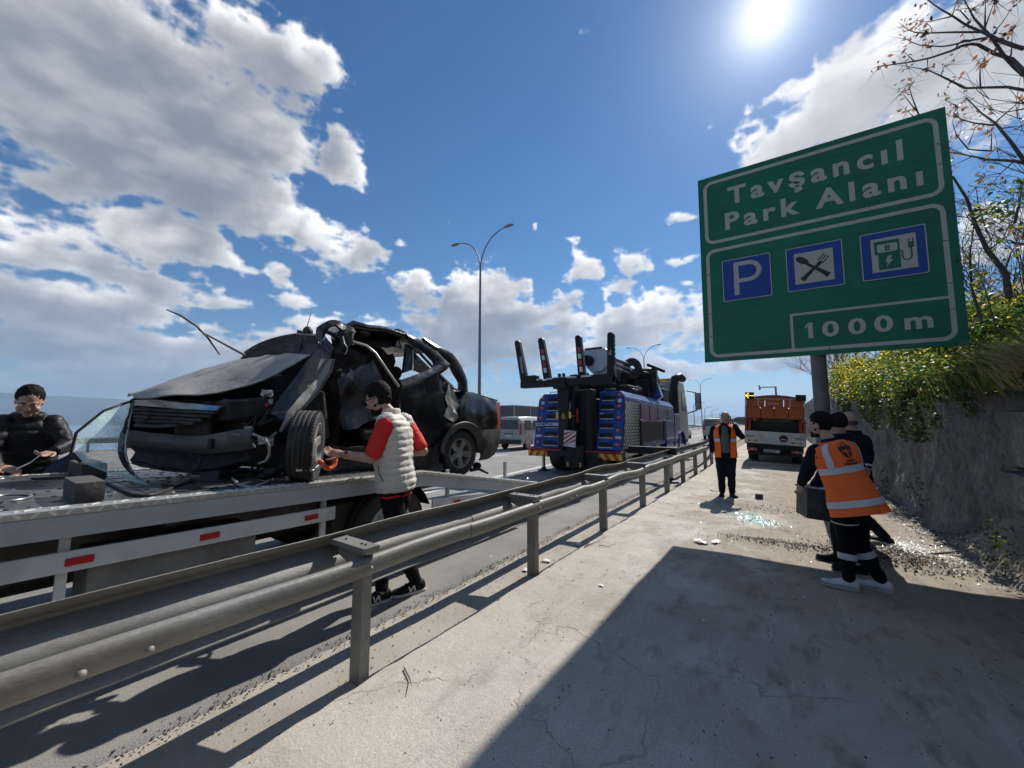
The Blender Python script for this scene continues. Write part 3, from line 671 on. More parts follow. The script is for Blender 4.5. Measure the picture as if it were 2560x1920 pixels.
# ------------------------------------------------------------------ recovery truck with a long flat bed
def deck_z(y): return 1.108 - .026 * (y - .2) if y < 3.05 else 1.034 - (y - 3.05) * .178
m_deck = mat('deck_plate', (.19, .195, .2), .38, metal=.5, var=.3, vs=2.4, bump=.25, bs=30, dirt=(.05, .05, .048), da=.6, ds=1.5, stretch=(1, .5, 1), fine=.2)
m_truckw = mat('grey_white_enamel', (.50, .52, .53), .4, var=.05, dirt=(.27, .26, .23), da=.3, ds=2)
m_tread = mat('chequer_plate', (.58, .57, .53), .38, metal=.6, var=.2, dirt=(.3, .27, .21), da=.25, ds=4)
tt = thing('flatbed_tow_truck', 'grey white flatbed recovery truck carrying the wrecked black car', 'tow truck', (-4.5, 1.5, 0))
XN, XF = -3.34, -5.72
ys_ = [-3.2, -1.2, .8, 3.05, 5.42]
for a, c in zip(ys_[:-1], ys_[1:]):
    for xa, xb in ((XN - .10, -4.13), (-4.14, -4.93), (-4.94, XF + .1)):
        b = MB(); b.ext([(xa, a + .004, deck_z(a)), (xb, a + .004, deck_z(a)), (xb, a + .004, deck_z(a) - .03), (xa, a + .004, deck_z(a) - .03)], (0, c - a - .008, deck_z(c - 1e-6) - deck_z(a)))
        b.build('deck_plate', m_deck, tt, world=True)
b = MB()                                                    # lashing holes drawn as black pads, their inner dark put in colour
for i in range(30):
    y = -1.4 + .225 * i
    for x in (-3.75, -4.0, -4.35, -4.7, -5.1, -5.4):
        b.box((x + .03 * math.sin(i * 5 + x * 9), y, deck_z(y) + .0015), (.05, .022, .002))
struct(b.build('painted_hole_dark', m_black, tt, world=True), 'stuff')
for side, x in ((1, XN), (-1, XF)):
    for a, c in ((-3.2, 3.05), (3.05, 5.45)):
        za, zc = deck_z(a), deck_z(c - 1e-6)
        b = MB(); b.ext([(x - side * .10, a, za + .012), (x - side * .004, a, za + .012), (x, a, za + .004), (x, a, za - .03), (x - side * .10, a, za - .006)], (0, c - a, zc - za)); b.build('edge_plate', m_tread, tt, world=True)
        h = .125
        b = MB(); b.ext([(x - side * .003, a, za - .031), (x - side * .003, a, za - .031 - h), (x - side * .05, a, za - .031 - h), (x - side * .05, a, za - .031)], (0, c - a, zc - za)); b.build('side_panel', m_truckw, tt, bevel=.004, world=True)
    b = MB()                                                # raised tread bars along the edge
    y = -2.6; k = 0
    while y < 5.3:
        z = deck_z(y); s = 1 if k % 2 else -1
        b.box((x - side * .05, y, z + .0145), (.06, .014, .006), Matrix.Rotation(.75 * s, 3, 'Z'))
        b.box((x + side * .0005, y + .02, z - .012), (.006, .012, .036), Matrix.Rotation(.8 * s, 3, 'X')); y += .062; k += 1
    struct(b.build('tread_bar', m_brightsteel, tt, world=True), 'stuff')
# tail lip
b = MB(); b.box(((XN + XF) / 2, 5.47, deck_z(5.42) - .05), (XN - XF, .05, .12)); b.build('tail_lip', m_truckw, tt, bevel=.006, world=True)
for x in (-3.55, -5.5):
    MB().tube([(x, 5.50, deck_z(5.42) + .03), (x, 5.53, deck_z(5.42) + .045), (x, 5.56, deck_z(5.42) + .02)], .014, 8).build('lashing_eye', m_steel, tt, smooth=60, world=True)
# low side rails under the bed
def side_guard(a, c, zt, zb, refl, sup):
    x = XN - .03
    b = MB(); b.ext([(x, a, zt), (x - .03, a, zt), (x - .03, a, zt - .115), (x, a, zt - .115)], (0, c - a, zb - zt)); b.build('side_guard', m_white, tt, bevel=.005, world=True)
    for y in refl:
        z = zt + (zb - zt) * (y - a) / (c - a) - .058
        b = MB(); b.box((x + .004, y, z), (.012, .115, .042)); o = b.build('side_reflector', m_red, tt, bevel=.004, world=True)
    for y in sup:
        z = zt + (zb - zt) * (y - a) / (c - a)
        b = MB(); b.box((x - .05, y, (z + .95) / 2 - .12), (.03, .045, .95 - z + .36)); b.build('guard_bracket', m_white, tt, world=True)
side_guard(-3.1, 2.02, .925, .835, (-1.2, .46, 1.08, 1.80), (.40, 1.93, -1.5))
side_guard(3.22, 4.95, .71, .54, (3.62, 4.35), (3.5, 4.7))
m_chas = mat('chassis_grey', (.19, .19, .18), .7, var=.3, dirt=(.1, .09, .07), da=.45)
for x in (-4.15, -4.95): MB().box((x, .6, .80), (.10, 7.6, .24)).build('chassis_rail', m_chas, tt, bevel=.006, world=True)
for x in (-3.9, -5.2): MB().box((x, .6, .985), (.08, 7.4, .1)).build('subframe_rail', m_chas, tt, world=True)
for y in (-2.4, -1.3, -.2, .9, 2.0, 2.95): MB().box((-4.55, y, .94), (2.2, .09, .09)).build('cross_bearer', m_chas, tt, world=True)
MB().box((-3.62, .95, .60), (.42, .9, .40)).build('tool_box', m_chas, tt, bevel=.02, world=True)
MB().box((-3.66, 2.25, .62), (.3, .35, .42)).build('battery_box', m_dark, tt, bevel=.02, world=True)
MB().lathe([(0, -.55), (.2, -.55), (.23, -.5), (.23, .5), (.2, .55), (0, .55)], 20, (-3.75, -.6, .55), (0, 1, 0)).build('fuel_tank', m_steel, tt, smooth=45, world=True)
def truck_wheel(parent, c, r, w, ax, rim, world=True, name='wheel', loc=None):
    ax = V(ax).normalized(); b = MB()
    b.lathe([(r * .58, -w * .42), (r * .72, -w * .5), (r * .93, -w * .49), (r * .99, -w * .40), (r, -w * .2), (r * .985, -w * .19), (r * .985, -w * .15), (r, -w * .14), (r, w * .14), (r * .985, w * .15), (r * .985, w * .19), (r, w * .2), (r * .99, w * .4), (r * .93, w * .49), (r * .72, w * .5), (r * .58, w * .42)], 32, c, ax)
    o = b.build(name, m_rubber_d, parent, smooth=35, world=world)
    b = MB(); b.lathe([(r * .6, -w * .40), (r * .60, w * .44), (r * .55, w * .46), (r * .5, w * .2), (r * .35, w * .12), (r * .22, w * .3), (r * .2, w * .42), (0, w * .44)], 24, c, ax); b.build('rim', rim, o, smooth=35)
    for k in range(8):
        a = 2 * math.pi * k / 8; u = ax.orthogonal().normalized(); v_ = ax.cross(u); p = V(c) + (u * math.cos(a) + v_ * math.sin(a)) * r * .29 + ax * w * .16
        MB().lathe([(.013, 0), (.013, .03), (0, .032)], 6, p, ax).build('wheel_nut', m_steel, o)
    return o
for y in (2.72,):
    for x, s in ((-3.60, 1), (-5.45, -1)): truck_wheel(tt, (x, y, .46), .46, .30, (s, 0, 0), m_truckw)
    for x, s in ((-3.60, 1), (-5.45, -1)):
        b = MB(); b.patch([[(x - s * .16 + s * .32 * j, y + .54 * math.cos(R(a)), .46 + .52 * math.sin(R(a))) for j in range(2)] for a in range(20, 171, 15)], .006); b.build('mudguard', m_black, tt, smooth=40, world=True)
for x, s in ((-3.58, 1), (-5.47, -1)): truck_wheel(tt, (x, -3.0, .46), .46, .30, (s, 0, 0), m_truckw)
MB().box((-4.53, 2.72, .46), (1.7, .14, .14)).build('axle', m_dark, tt, bevel=.02, world=True)
MB().box((-3.85, -1.25, .66), (.5, .8, .34)).build('hydraulic_tank', m_dark, tt, bevel=.03, world=True)  # dark box added under the bed to close off the bright road
MB().box((-4.55, 1.2, .62), (.9, 3.2, .30)).build('gearbox_and_shaft', m_dark, tt, bevel=.08, world=True)
# cab, out of the picture to the left
b = MB(); b.box((-4.53, -4.6, 1.45), (2.2, 1.9, 1.9)); b.build('cab', m_white, tt, bevel=.12, seg=4, world=True)
b = MB(); b.box((-4.53, -5.56, 1.75), (1.9, .02, .8)); b.build('windscreen', m_glass_dark, tt, world=True)
b = MB(); b.box((-4.53, -5.55, .6), (2.25, .2, .4)); b.build('bumper', m_white, tt, bevel=.05, world=True)

# ------------------------------------------------------------------ wrecked car, surveyed plane by plane
def PX(u, v, X): return on_plane(u, v, (X, 0, 0), (1, 0, 0))
def ZA(x, y, X): return PX(850 + x / 3.77, 780 + y / 3.77, X)
def ZB(x, y, X): return PX(600 + x / 3.77, 780 + y / 3.77, X)
def ZC(x, y, X): return PX(150 + x / 3.687, 900 + y / 3.687, X)
m_car = mat('dusty_black_car_paint', (.012, .012, .015), .25, var=.3, vs=3, dirt=(.085, .082, .076), da=.34, ds=2.6, coat=.4, bump=.1, bs=7)
m_carhood = mat('dust_covered_black_paint', (.27, .255, .23), .5, var=.25, vs=3, dirt=(.40, .38, .34), da=.5, ds=1.4, coat=.1, bump=.15, bs=7)
m_plastic = mat('grey_black_plastic', (.03, .03, .031), .6, var=.2, dirt=(.1, .095, .085), da=.35, ds=4)
m_bump = mat('scuffed_bumper', (.085, .088, .08), .65, var=.25, vs=4, dirt=(.16, .155, .14), da=.4, ds=5, bump=.2)
m_inner = mat('grimy_inner_metal', (.022, .021, .021), .75, var=.5, vs=8, bump=.5, bs=25, dirt=(.06, .05, .04), da=.4)
m_seat = mat('patterned_seat_cover', (.016, .013, .010), .9, var=.5, vs=9, dirt=(.07, .05, .032), da=.4, ds=6, bump=.3)
m_alloy = mat('dull_alloy', (.33, .32, .30), .5, metal=.55, var=.15, dirt=(.12, .11, .09), da=.4, ds=7)
m_tail = mat('tail_lamp_red', (.35, .012, .015), .18, var=.1, coat=.6)
wk = thing('wrecked_car', 'crushed dusty black saloon car strapped on the flatbed with its front torn open', 'car', (-4.6, 2.9, 1.05))
def crumple(g, amp, fr, seed=0):
    def f_(a, b, c): return fbm(a, b, c) + 1.1 * (.35 - abs(fbm(a * .8 + 5, b * .8, c + 9, 2)))
    return [[p + V((f_(p.y * fr + seed, p.z * fr, 1.), f_(p.z * fr, p.x * fr + seed, 3.), f_(p.y * fr, p.x * fr, 5. + seed))) * amp for p in r] for r in g]
def lerp_rows(a, c, n): return [[p + (q - p) * (i / n) for p, q in zip(a, c)] for i in range(n + 1)]
def resample(pts, n):
    pts = [V(p) for p in pts]; d = [0.]
    for p, q in zip(pts, pts[1:]): d.append(d[-1] + (q - p).length)
    out = []
    for i in range(n):
        t = d[-1] * i / (n - 1); k = max(j for j in range(len(d)) if d[j] <= t + 1e-9); k = min(k, len(pts) - 2)
        out.append(pts[k].lerp(pts[k + 1], (t - d[k]) / max(1e-9, d[k + 1] - d[k])))
    return out
def skin(name, A_, B_, m, n=14, rows=8, th=.006, amp=.015, fr=3., seed=0, parent=None, smooth=26, bulge=None):
    g_ = lerp_rows(resample(A_, n), resample(B_, n), rows)
    if bulge is not None:
        for i, r in enumerate(g_):
            for j in range(n): r[j] = r[j] + V(bulge) * math.sin(math.pi * i / rows)
    g_ = crumple(g_, amp, fr, seed); return MB().patch(g_, th).build(name, m, parent or wk, smooth=smooth, world=(parent is None))
# bonnet: pale with dust, bent up along its near side
hf = [PX(318, 993, -5.22), PX(420, 957, -5.22), PX(500, 928, -5.22), PX(560, 911, -5.22), PX(600, 902, -5.22)]
hn = [PX(334, 996, -4.93), PX(420, 996, -4.55), PX(505, 987, -4.38), PX(612, 966, -4.2), PX(690, 932, -4.12), PX(774, 893, -3.98)]
skin('bonnet', hf, hn, m_carhood, 22, 12, .012, .02, 3.2, 2, bulge=(0, 0, .035))
# far wing and cowl
skin('front_wing', [PX(322, 996, -5.24), PX(430, 958, -5.24), PX(600, 903, -5.24)], [V((-5.32, .95, 1.45)), V((-5.34, 1.3, 1.42)), V((-5.34, 2.0, 1.42))], m_car, 12, 6, .006, .02, 3, 4, label=None) if False else skin('front_wing', [PX(322, 996, -5.24), PX(430, 958, -5.24), PX(600, 903, -5.24)], [V((-5.32, .95, 1.45)), V((-5.34, 1.3, 1.42)), V((-5.34, 2.0, 1.42))], m_car, 12, 6, .006, .02, 3, 4)
skin('cowl_panel', [PX(598, 903, -5.2), PX(714, 887, -4.7), PX(786, 884, -4.05)], [ZB(50, 385, -5.15), ZB(400, 300, -4.8), ZB(740, 300, -4.1)], m_plastic, 12, 5, .006, .025, 5, 8)
skin('scuttle', [ZB(40, 388, -5.2), ZB(400, 330, -4.8), ZB(735, 330, -4.15)], [ZB(60, 380, -5.2), ZB(200, 300, -5.15), ZB(400, 235, -4.95), ZB(520, 215, -4.8), ZB(725, 225, -4.2)], m_inner, 14, 5, .01, .02, 6, 3)
b = MB(); b.tube([ZB(50, 386, -5.2), ZB(120, 340, -5.2), ZB(200, 298, -5.18), ZB(300, 262, -5.1), ZB(400, 236, -5.0), ZB(520, 214, -4.85), ZB(640, 218, -4.5), ZB(730, 224, -4.2)], .02, 7); b.build('windscreen_frame', m_car, wk, smooth=60, world=True)
MB().box(ZB(575, 195, -4.8), (.13, .05, .05), Matrix.Rotation(.3, 3, 'Y')).build('mirror_foot', m_plastic, wk, bevel=.01, world=True)
MB().ell(ZB(640, 185, -4.6), (.05, .06, .065), 12, 8).build('interior_mirror', m_plastic, wk, smooth=60, world=True)
# grille, lamp hole, bumper beam
gA = [ZC(672, 372, -5.12), ZC(880, 365, -4.9), ZC(1200, 400, -4.55), ZC(1515, 432, -4.15)]; gB = [ZC(690, 415, -5.12), ZC(900, 430, -4.9), ZC(1200, 455, -4.55), ZC(1450, 472, -4.2)]
m_chrome = mat('dull_chrome', (.30, .33, .40), .25, metal=.8, var=.12, dirt=(.15, .14, .13), da=.3)
skin('grille_trim', gA, gB, m_chrome, 12, 3, .012, .004, 4, 1)
skin('grille_panel', [p + V((-.03, .05, 0)) for p in gB], [ZC(690, 612, -5.16), ZC(900, 612, -4.95), ZC(1150, 590, -4.6), ZC(1330, 545, -4.35)], m_inner, 12, 5, .008, .006, 4, 2)
for i, (y0, y1, x1) in enumerate([(452, 485, 1440), (487, 520, 1400), (522, 552, 1310), (556, 580, 1240), (600, 592, 1080)]):
    a = resample([ZC(690, y0, -5.11), ZC(900, y0 + 10, -4.88), ZC(x1, y1 + 4, -4.2 - (1440 - x1) * .0009)], 8)
    b = MB(); b.tube(a, .016, 6); b.build('grille_bar', m_plastic, wk, smooth=60, world=True)
b = MB(); cc = ZC(800, 500, -5.0); b.lathe([(.035, 0), (.065, .008), (.07, .02), (.06, .03), (.04, .012)], 20, cc, (.45, -.9, .1)); b.build('grille_badge', m_plastic, wk, smooth=50, world=True)
skin('bumper_beam', [ZC(630, 655, -5.14), ZC(900, 690, -4.95), ZC(1180, 715, -4.55), ZC(1400, 700, -4.2), ZC(1600, 665, -3.95), ZC(1790, 640, -3.78)], [ZC(630, 795, -5.14), ZC(900, 815, -4.95), ZC(1180, 840, -4.55), ZC(1400, 848, -4.2), ZC(1600, 835, -3.95), ZC(1800, 800, -3.78)], m_bump, 20, 6, .02, .008, 3, 6, bulge=(.02, -.035, 0))
MB().ext([ZC(1418, 720, -4.13), ZC(1450, 725, -4.1), ZC(1448, 800, -4.1), ZC(1405, 820, -4.13)], (.03, -.05, 0)).build('towing_slot', m_black, wk, world=True)
skin('lower_bumper', [ZC(640, 800, -5.1), ZC(1180, 850, -4.55), ZC(1700, 830, -3.95)], [ZC(660, 940, -5.05), ZC(880, 985, -4.8), ZC(1180, 1040, -4.5), ZC(1480, 1000, -4.1), ZC(1740, 930, -3.9)], m_inner, 16, 6, .02, .02, 4, 7, bulge=(-.02, .04, 0))
b = MB(); b.tube([ZC(1205, 860, -4.4), ZC(1190, 1000, -4.4), ZC(1240, 1015, -4.38), ZC(1280, 990, -4.36), ZC(1305, 870, -4.35)], .008, 6); b.build('towing_loop', m_plastic, wk, smooth=60, world=True)
skin('undertray', [ZC(660, 945, -5.0), ZC(1180, 1040, -4.5), ZC(1480, 1010, -4.1)], [V((-5.0, 1.6, 1.12)), V((-4.5, 1.8, 1.10)), V((-4.0, 1.8, 1.13))], m_inner, 10, 5, .02, .03, 5, 11)
b = MB(); b.ext([ZC(1270, 1040, -4.35), ZC(1480, 1020, -4.1), ZC(1460, 1110, -4.1), ZC(1400, 1165, -4.12), ZC(1330, 1130, -4.25)], (-.05, .12, 0)); b.build('hanging_splash_guard', m_inner, wk, world=True)
# engine bay: dark lumps, hoses and torn brackets
for i, (c, d) in enumerate([((-4.6, 1.75, 1.50), (.75, .55, .42)), ((-4.25, 1.55, 1.72), (.30, .35, .2)), ((-5.0, 1.6, 1.65), (.3, .5, .22)), ((-4.1, 2.05, 1.65), (.45, .35, .5)), ((-4.7, 1.3, 1.62), (.7, .06, .34)), ((-4.7, 2.35, 1.75), (1.15, .08, .85)), ((-4.6, 1.9, 1.25), (1.1, .9, .25))]):
    MB().box(c, d, Matrix.Rotation(.2 * math.sin(i * 7), 3, 'X') @ Matrix.Rotation(.25 * math.cos(i * 5), 3, 'Z')).build(('engine_block', 'air_filter', 'battery', 'suspension_turret', 'radiator', 'bulkhead', 'gearbox')[i], m_inner, wk, bevel=.03, world=True)
rr = random.Random(4)
for i in range(16):
    p = V((-4.15 + rr.uniform(-.35, .3), 1.5 + rr.uniform(-.15, .3), 1.35 + rr.uniform(-.15, .45))); q = [p]
    for k in range(4): q.append(q[-1] + V((rr.uniform(-.09, .09), rr.uniform(-.09, .09), rr.uniform(-.12, .06))))
    MB().tube(q, rr.choice((.006, .009, .014)), 6).build('hose', m_plastic if i % 4 else m_steel, wk, smooth=60, world=True)
for (x, y, w, h) in [(1905, 310, 90, 60), (1935, 385, 35, 45), (1725, 628, 55, 28), (1850, 745, 70, 70), (1930, 750, 60, 80), (1640, 697, 80, 12)]:
    c = ZC(x, y, -3.86); s = 1 / 3.687 / 961.7 * 3.5
    g_ = crumple([[c + V((.3 * i * w * s / 4, .9 * (i - 2) * w * s / 4, (j - 2) * h * s / 4)) for i in range(5)] for j in range(5)], .02, 25, x)
    MB().patch(g_, .003).build('torn_bracket', m_steel, wk, world=True)
MB().ell(ZC(1908, 418, -3.86), (.02, .018, .016), 10, 6).build('red_cap', m_red, wk, smooth=60, world=True)
MB().tube([ZC(1890, 725, -3.85), ZC(1925, 790, -3.83), ZC(1930, 870, -3.83), ZC(1900, 930, -3.85), ZC(1830, 955, -3.9)], .013, 8).build('brake_hose', m_steel, wk, smooth=60, world=True)
# near front wing, folded back over the wheel
wA = [ZB(800, 230, -4.0), ZB(740, 330, -3.98), ZB(600, 500, -3.92), ZB(420, 740, -3.85), ZB(270, 955, -3.8)]; wB = [ZB(880, 330, -3.85), ZB(840, 430, -3.84), ZB(700, 640, -3.76), ZB(520, 850, -3.7), ZB(385, 1020, -3.68)]
skin('crumpled_wing_edge', wA, wB, m_car, 16, 5, .01, .012, 5, 21)
wC = [ZB(880, 445, -3.82), ZB(850, 560, -3.78), ZB(745, 740, -3.72), ZB(620, 880, -3.68), ZB(480, 1010, -3.66), ZB(382, 1135, -3.66)]
skin('crumpled_wing', [ZB(770, 440, -3.85), ZB(700, 610, -3.79), ZB(600, 750, -3.73), ZB(520, 850, -3.69), ZB(430, 960, -3.67), ZB(376, 1120, -3.66)], wC, m_carhood, 16, 5, .01, .01, 6, 22)
MB().tube([p + V((.012, 0, 0)) for p in wC], .012, 6).build('wing_lip', m_car, wk, smooth=60, world=True)
# front wheel, turned out
fw_c = V((-3.50, 1.80, 1.385)); ax = V((.62, .78, -.03)).normalized()
def car_wheel(c, ax, r, w, spokes):
    b = MB(); P = [(r * .62, -w * .46), (r * .80, -w * .52), (r * .93, -w * .50), (r * .985, -w * .40)]
    for g0 in (-.30, -.1, .1, .30): P += [(r, w * (g0 - .055)), (r * .975, w * (g0 - .03)), (r * .975, w * (g0 + .03)), (r, w * (g0 + .055))]
    P += [(r * .985, w * .40), (r * .93, w * .50), (r * .80, w * .52), (r * .62, w * .46)]
    b.lathe(P, 48, c, ax); o = b.build('wheel', m_rubber_d, wk, smooth=30, world=True)
    u = ax.orthogonal().normalized(); v_ = ax.cross(u); b = MB()
    for k in range(60):                                      # tread blocks on the shoulders
        a = 2 * math.pi * k / 60
        for s in (-1, 1):
            d = u * math.cos(a) + v_ * math.sin(a); p = c + d * r * .992 + ax * w * .43 * s
            b.beam(p - ax * w * .05, p + ax * w * .05, r * .05, .008, d)
    struct(b.build('tread_block', m_rubber_d, o), 'stuff')
    b = MB(); b.lathe([(r * .655, -w * .4), (r * .655, w * .40), (r * .67, w * .47), (r * .63, w * .49), (r * .60, w * .40), (r * .59, w * .05), (r * .55, -w * .2), (.0, -w * .2)], 40, c, ax); b.build('rim', m_alloy, o, smooth=35)
    for k in range(spokes):
        a = 2 * math.pi * k / spokes + 1.57
        d = u * math.cos(a) + v_ * math.sin(a); t = ax.cross(d)
        q = [c + d * (r * e) + t * (s * h) + ax * w * z for e, h, z, s in ((.16, r * .115, .33, -1), (.16, r * .115, .33, 1), (.62, r * .15, .42, 1), (.62, r * .15, .42, -1))]
        b = MB(); b.ext(q, -ax * w * .16); b.build('spoke', m_alloy, o, bevel=.008)
    MB().lathe([(r * .21, w * .2), (r * .21, w * .36), (r * .17, w * .40), (0, w * .41)], 24, c, ax).build('hub_cap', m_alloy, o, smooth=40)
    return o
car_wheel(fw_c, ax, .315, .19, 5)
rw_c = V((-3.86, 4.12, 1.155)); car_wheel(rw_c, V((1, -.09, 0)).normalized(), .315, .20, 5)
car_wheel(V((-5.25, 4.2, 1.15)), V((-1, .05, 0)).normalized(), .315, .20, 5); car_wheel(V((-5.15, 1.75, 1.385)), V((-1, .1, 0)).normalized(), .315, .20, 5)
MB().tube([ZB(520, 1370, -3.9), ZB(440, 1420, -3.95), ZB(380, 1480, -4.0)], .016, 8).build('tie_rod', m_inner, wk, smooth=60, world=True)
# body shell behind the door opening
MB().box((-4.65, 3.3, 1.16), (1.5, 2.0, .10), Matrix.Rotation(-.07, 3, 'X')).build('floor_pan', m_inner, wk, world=True)
skin('right_side', [V((-5.38, 1.9, 2.1)), V((-5.42, 3.0, 2.1)), V((-5.42, 4.6, 1.98)), V((-5.4, 5.05, 1.93))], [V((-5.4, 1.9, 1.2)), V((-5.44, 3.0, 1.15)), V((-5.44, 4.6, 1.1)), V((-5.4, 5.05, 1.15))], m_car, 14, 6, .02, .02, 3, 31)
for (y, z, ry) in ((2.95, 1.55, .1), (3.75, 1.5, .16)):
    for x in (-4.28, -4.98):
        b = MB(); b.box((x, y, z - .12), (.5, .52, .18)); b.build('seat_cushion', m_seat, wk, bevel=.05, seg=3, world=True)
        b = MB(); b.box((x, y + .26, z + .27), (.5, .16, .68), Matrix.Rotation(-.25, 3, 'X')); b.build('seat_back', m_seat, wk, bevel=.06, seg=3, world=True)
        MB().ell((x, y + .38, z + .70), (.14, .06, .10), 12, 8).build('headrest', m_seat, wk, smooth=60, world=True)
skin('dark_window_fill', [V((-5.30, 2.1, 2.55)), V((-5.28, 2.9, 2.66)), V((-5.26, 3.55, 2.62)), V((-5.26, 3.75, 2.55))], [V((-5.40, 2.0, 2.0)), V((-5.42, 3.0, 2.0)), V((-5.42, 3.6, 2.0)), V((-5.42, 3.8, 2.0))], m_inner, 12, 6, .02, .03, 4, 33)  # dark sheet added across the far windows to keep the sky out
skin('dark_cabin_fill', [V((-4.9, 2.15, 2.45)), V((-4.8, 2.9, 2.6)), V((-4.7, 3.6, 2.58))], [V((-4.75, 2.3, 1.5)), V((-4.75, 3.0, 1.5)), V((-4.8, 3.7, 1.75))], m_inner, 14, 8, .01, .09, 3, 34)  # dark sheets added to fill the cabin with darkness
skin('dark_cabin_fill', [V((-4.4, 2.3, 2.5)), V((-4.35, 2.9, 2.55)), V((-4.35, 3.35, 2.5))], [V((-4.3, 2.4, 1.6)), V((-4.35, 3.0, 1.6)), V((-4.4, 3.5, 1.9))], m_seat, 14, 8, .01, .08, 4, 35)  # second sheet of the added dark fill
# crushed front door and torn lining hanging in the opening
skin('front_door', [ZB(900, 640, -3.95), ZB(1060, 560, -3.95), ZB(1240, 470, -3.9), ZB(1300, 440, -3.86)], [ZB(990, 1090, -3.85), ZB(1060, 1115, -3.8), ZB(1180, 1080, -3.8), ZB(1300, 1000, -3.82)], m_car, 12, 9, .02, .05, 4, 41)
skin('door_lining', [ZB(870, 420, -4.1), ZB(1000, 330, -4.1), ZB(1180, 420, -4.05)], [ZB(830, 760, -4.05), ZB(950, 740, -4.0), ZB(1100, 690, -4.0)], m_seat, 12, 8, .01, .06, 6, 42)
skin('dashboard', [ZB(880, 560, -4.3), ZB(880, 560, -5.2)], [ZB(900, 900, -4.3), ZB(900, 860, -5.2)], m_inner, 8, 6, .03, .05, 5, 43)
skin('sill', [V((-3.86, 2.2, 1.35)), V((-3.84, 3.0, 1.3)), V((-3.84, 3.75, 1.24))], [V((-3.86, 2.2, 1.13)), V((-3.84, 3.0, 1.09)), V((-3.84, 3.72, 1.02))], m_inner, 10, 3, .05, .02, 4, 44)
# roof: buckled skin, side rail, door frame, pillars
rail_pts = [ZA(-10, 215, -4.12), ZA(30, 172, -4.1), ZA(130, 122, -4.08), ZA(250, 152, -4.06), ZA(420, 166, -4.05), ZA(600, 222, -4.03), ZA(760, 292, -4.0)]
far_pts = [ZB(760, 130, -4.9), ZB(860, 96, -4.95), V((-5.15, 2.9, 2.68)), V((-5.2, 3.4, 2.70)), V((-5.2, 3.9, 2.62))]
skin('roof_panel', rail_pts + [ZA(900, 372, -3.98)], far_pts, m_car, 20, 10, .01, .035, 3.5, 51)
b = MB(); b.tube(rail_pts, [.035, .05, .055, .045, .04, .04, .042], 8); b.build('roof_rail', m_car, wk, smooth=60, world=True)
def strip(name, outer, inner, m=m_car, th=.05, n=16, amp=.004):
    return skin(name, outer, inner, m, n, 3, th, amp, 6, len(name), bulge=(.018, 0, 0))
# rear door window frame ending in a sharp corner
strip('door_frame', [ZA(600, 222, -4.03), ZA(760, 292, -3.99), ZA(900, 395, -3.95), ZA(1018, 512, -3.90)], [ZA(640, 290, -4.02), ZA(700, 335, -4.0), ZA(800, 398, -3.97), ZA(868, 470, -3.94), ZA(880, 515, -3.92)])
strip('window_sill', [ZA(1018, 512, -3.90), ZA(930, 578, -3.88), ZA(800, 640, -3.86), ZA(560, 705, -3.84)], [ZA(880, 515, -3.92), ZA(860, 545, -3.9), ZA(740, 600, -3.88), ZA(556, 680, -3.86)])
strip('rear_pillar', [ZA(760, 268, -4.0), ZA(900, 340, -3.98), ZA(1040, 412, -3.95), ZA(1112, 515, -3.92), ZA(1166, 640, -3.88), ZA(1172, 755, -3.86)], [ZA(800, 320, -4.0), ZA(930, 420, -3.97), ZA(1020, 500, -3.94), ZA(1062, 590, -3.91), ZA(1108, 660, -3.89), ZA(1110, 740, -3.87)], th=.06)
MB().tube([ZA(1110, 735, -3.9), ZA(1060, 715, -3.92), ZA(1010, 675, -3.94), ZA(930, 585, -4.0)], .018, 7).build('rear_window_rail', m_car, wk, smooth=60, world=True)
MB().tube([ZA(690, 320, -4.35), ZA(800, 440, -4.4), ZA(1000, 650, -4.45), ZA(1080, 720, -4.4)], .022, 7).build('far_pillar', m_car, wk, smooth=60, world=True)
b = MB(); b.ext([ZA(700, 380, -4.3), ZA(860, 540, -4.3), ZA(790, 580, -4.3), ZA(690, 540, -4.3)], (-.05, 0, 0)); b.build('parcel_shelf', m_inner, wk, world=True)
MB().beam(ZA(690, 335, -3.99), ZA(684, 545, -3.9), .02, .012, (1, 0, 0)).build('window_bar', m_steel, wk, world=True)
b = MB(); b.ext([ZA(630, 300, -4.0), ZA(684, 330, -4.0), ZA(680, 545, -3.92), ZA(598, 575, -3.92)], (-.04, 0, 0)); b.build('middle_pillar', m_car, wk, world=True)
b = MB(); b.tube([ZA(120, 280, -3.92), ZA(250, 320, -3.86), ZA(330, 385, -3.82), ZA(440, 545, -3.78), ZA(552, 705, -3.76)], .017, 8); b.build('bent_door_bar', m_steel, wk, smooth=60, world=True)
skin('headlining', [ZA(100, 240, -4.3), ZA(300, 225, -4.3), ZA(520, 250, -4.3)], [ZA(250, 330, -4.2), ZA(400, 330, -4.15), ZA(590, 345, -4.1)], m_inner, 10, 5, .01, .03, 6, 61)
b = MB(); b.ext([ZA(545, 265, -4.1), ZA(572, 330, -4.1), ZA(525, 320, -4.1)], (-.01, 0, 0)); b.build('torn_trim', m_truckw, wk, world=True)
MB().ell(ZA(562, 182, -4.5), (.05, .1, .035), 12, 8).build('roof_aerial_base', m_plastic, wk, smooth=60, world=True)
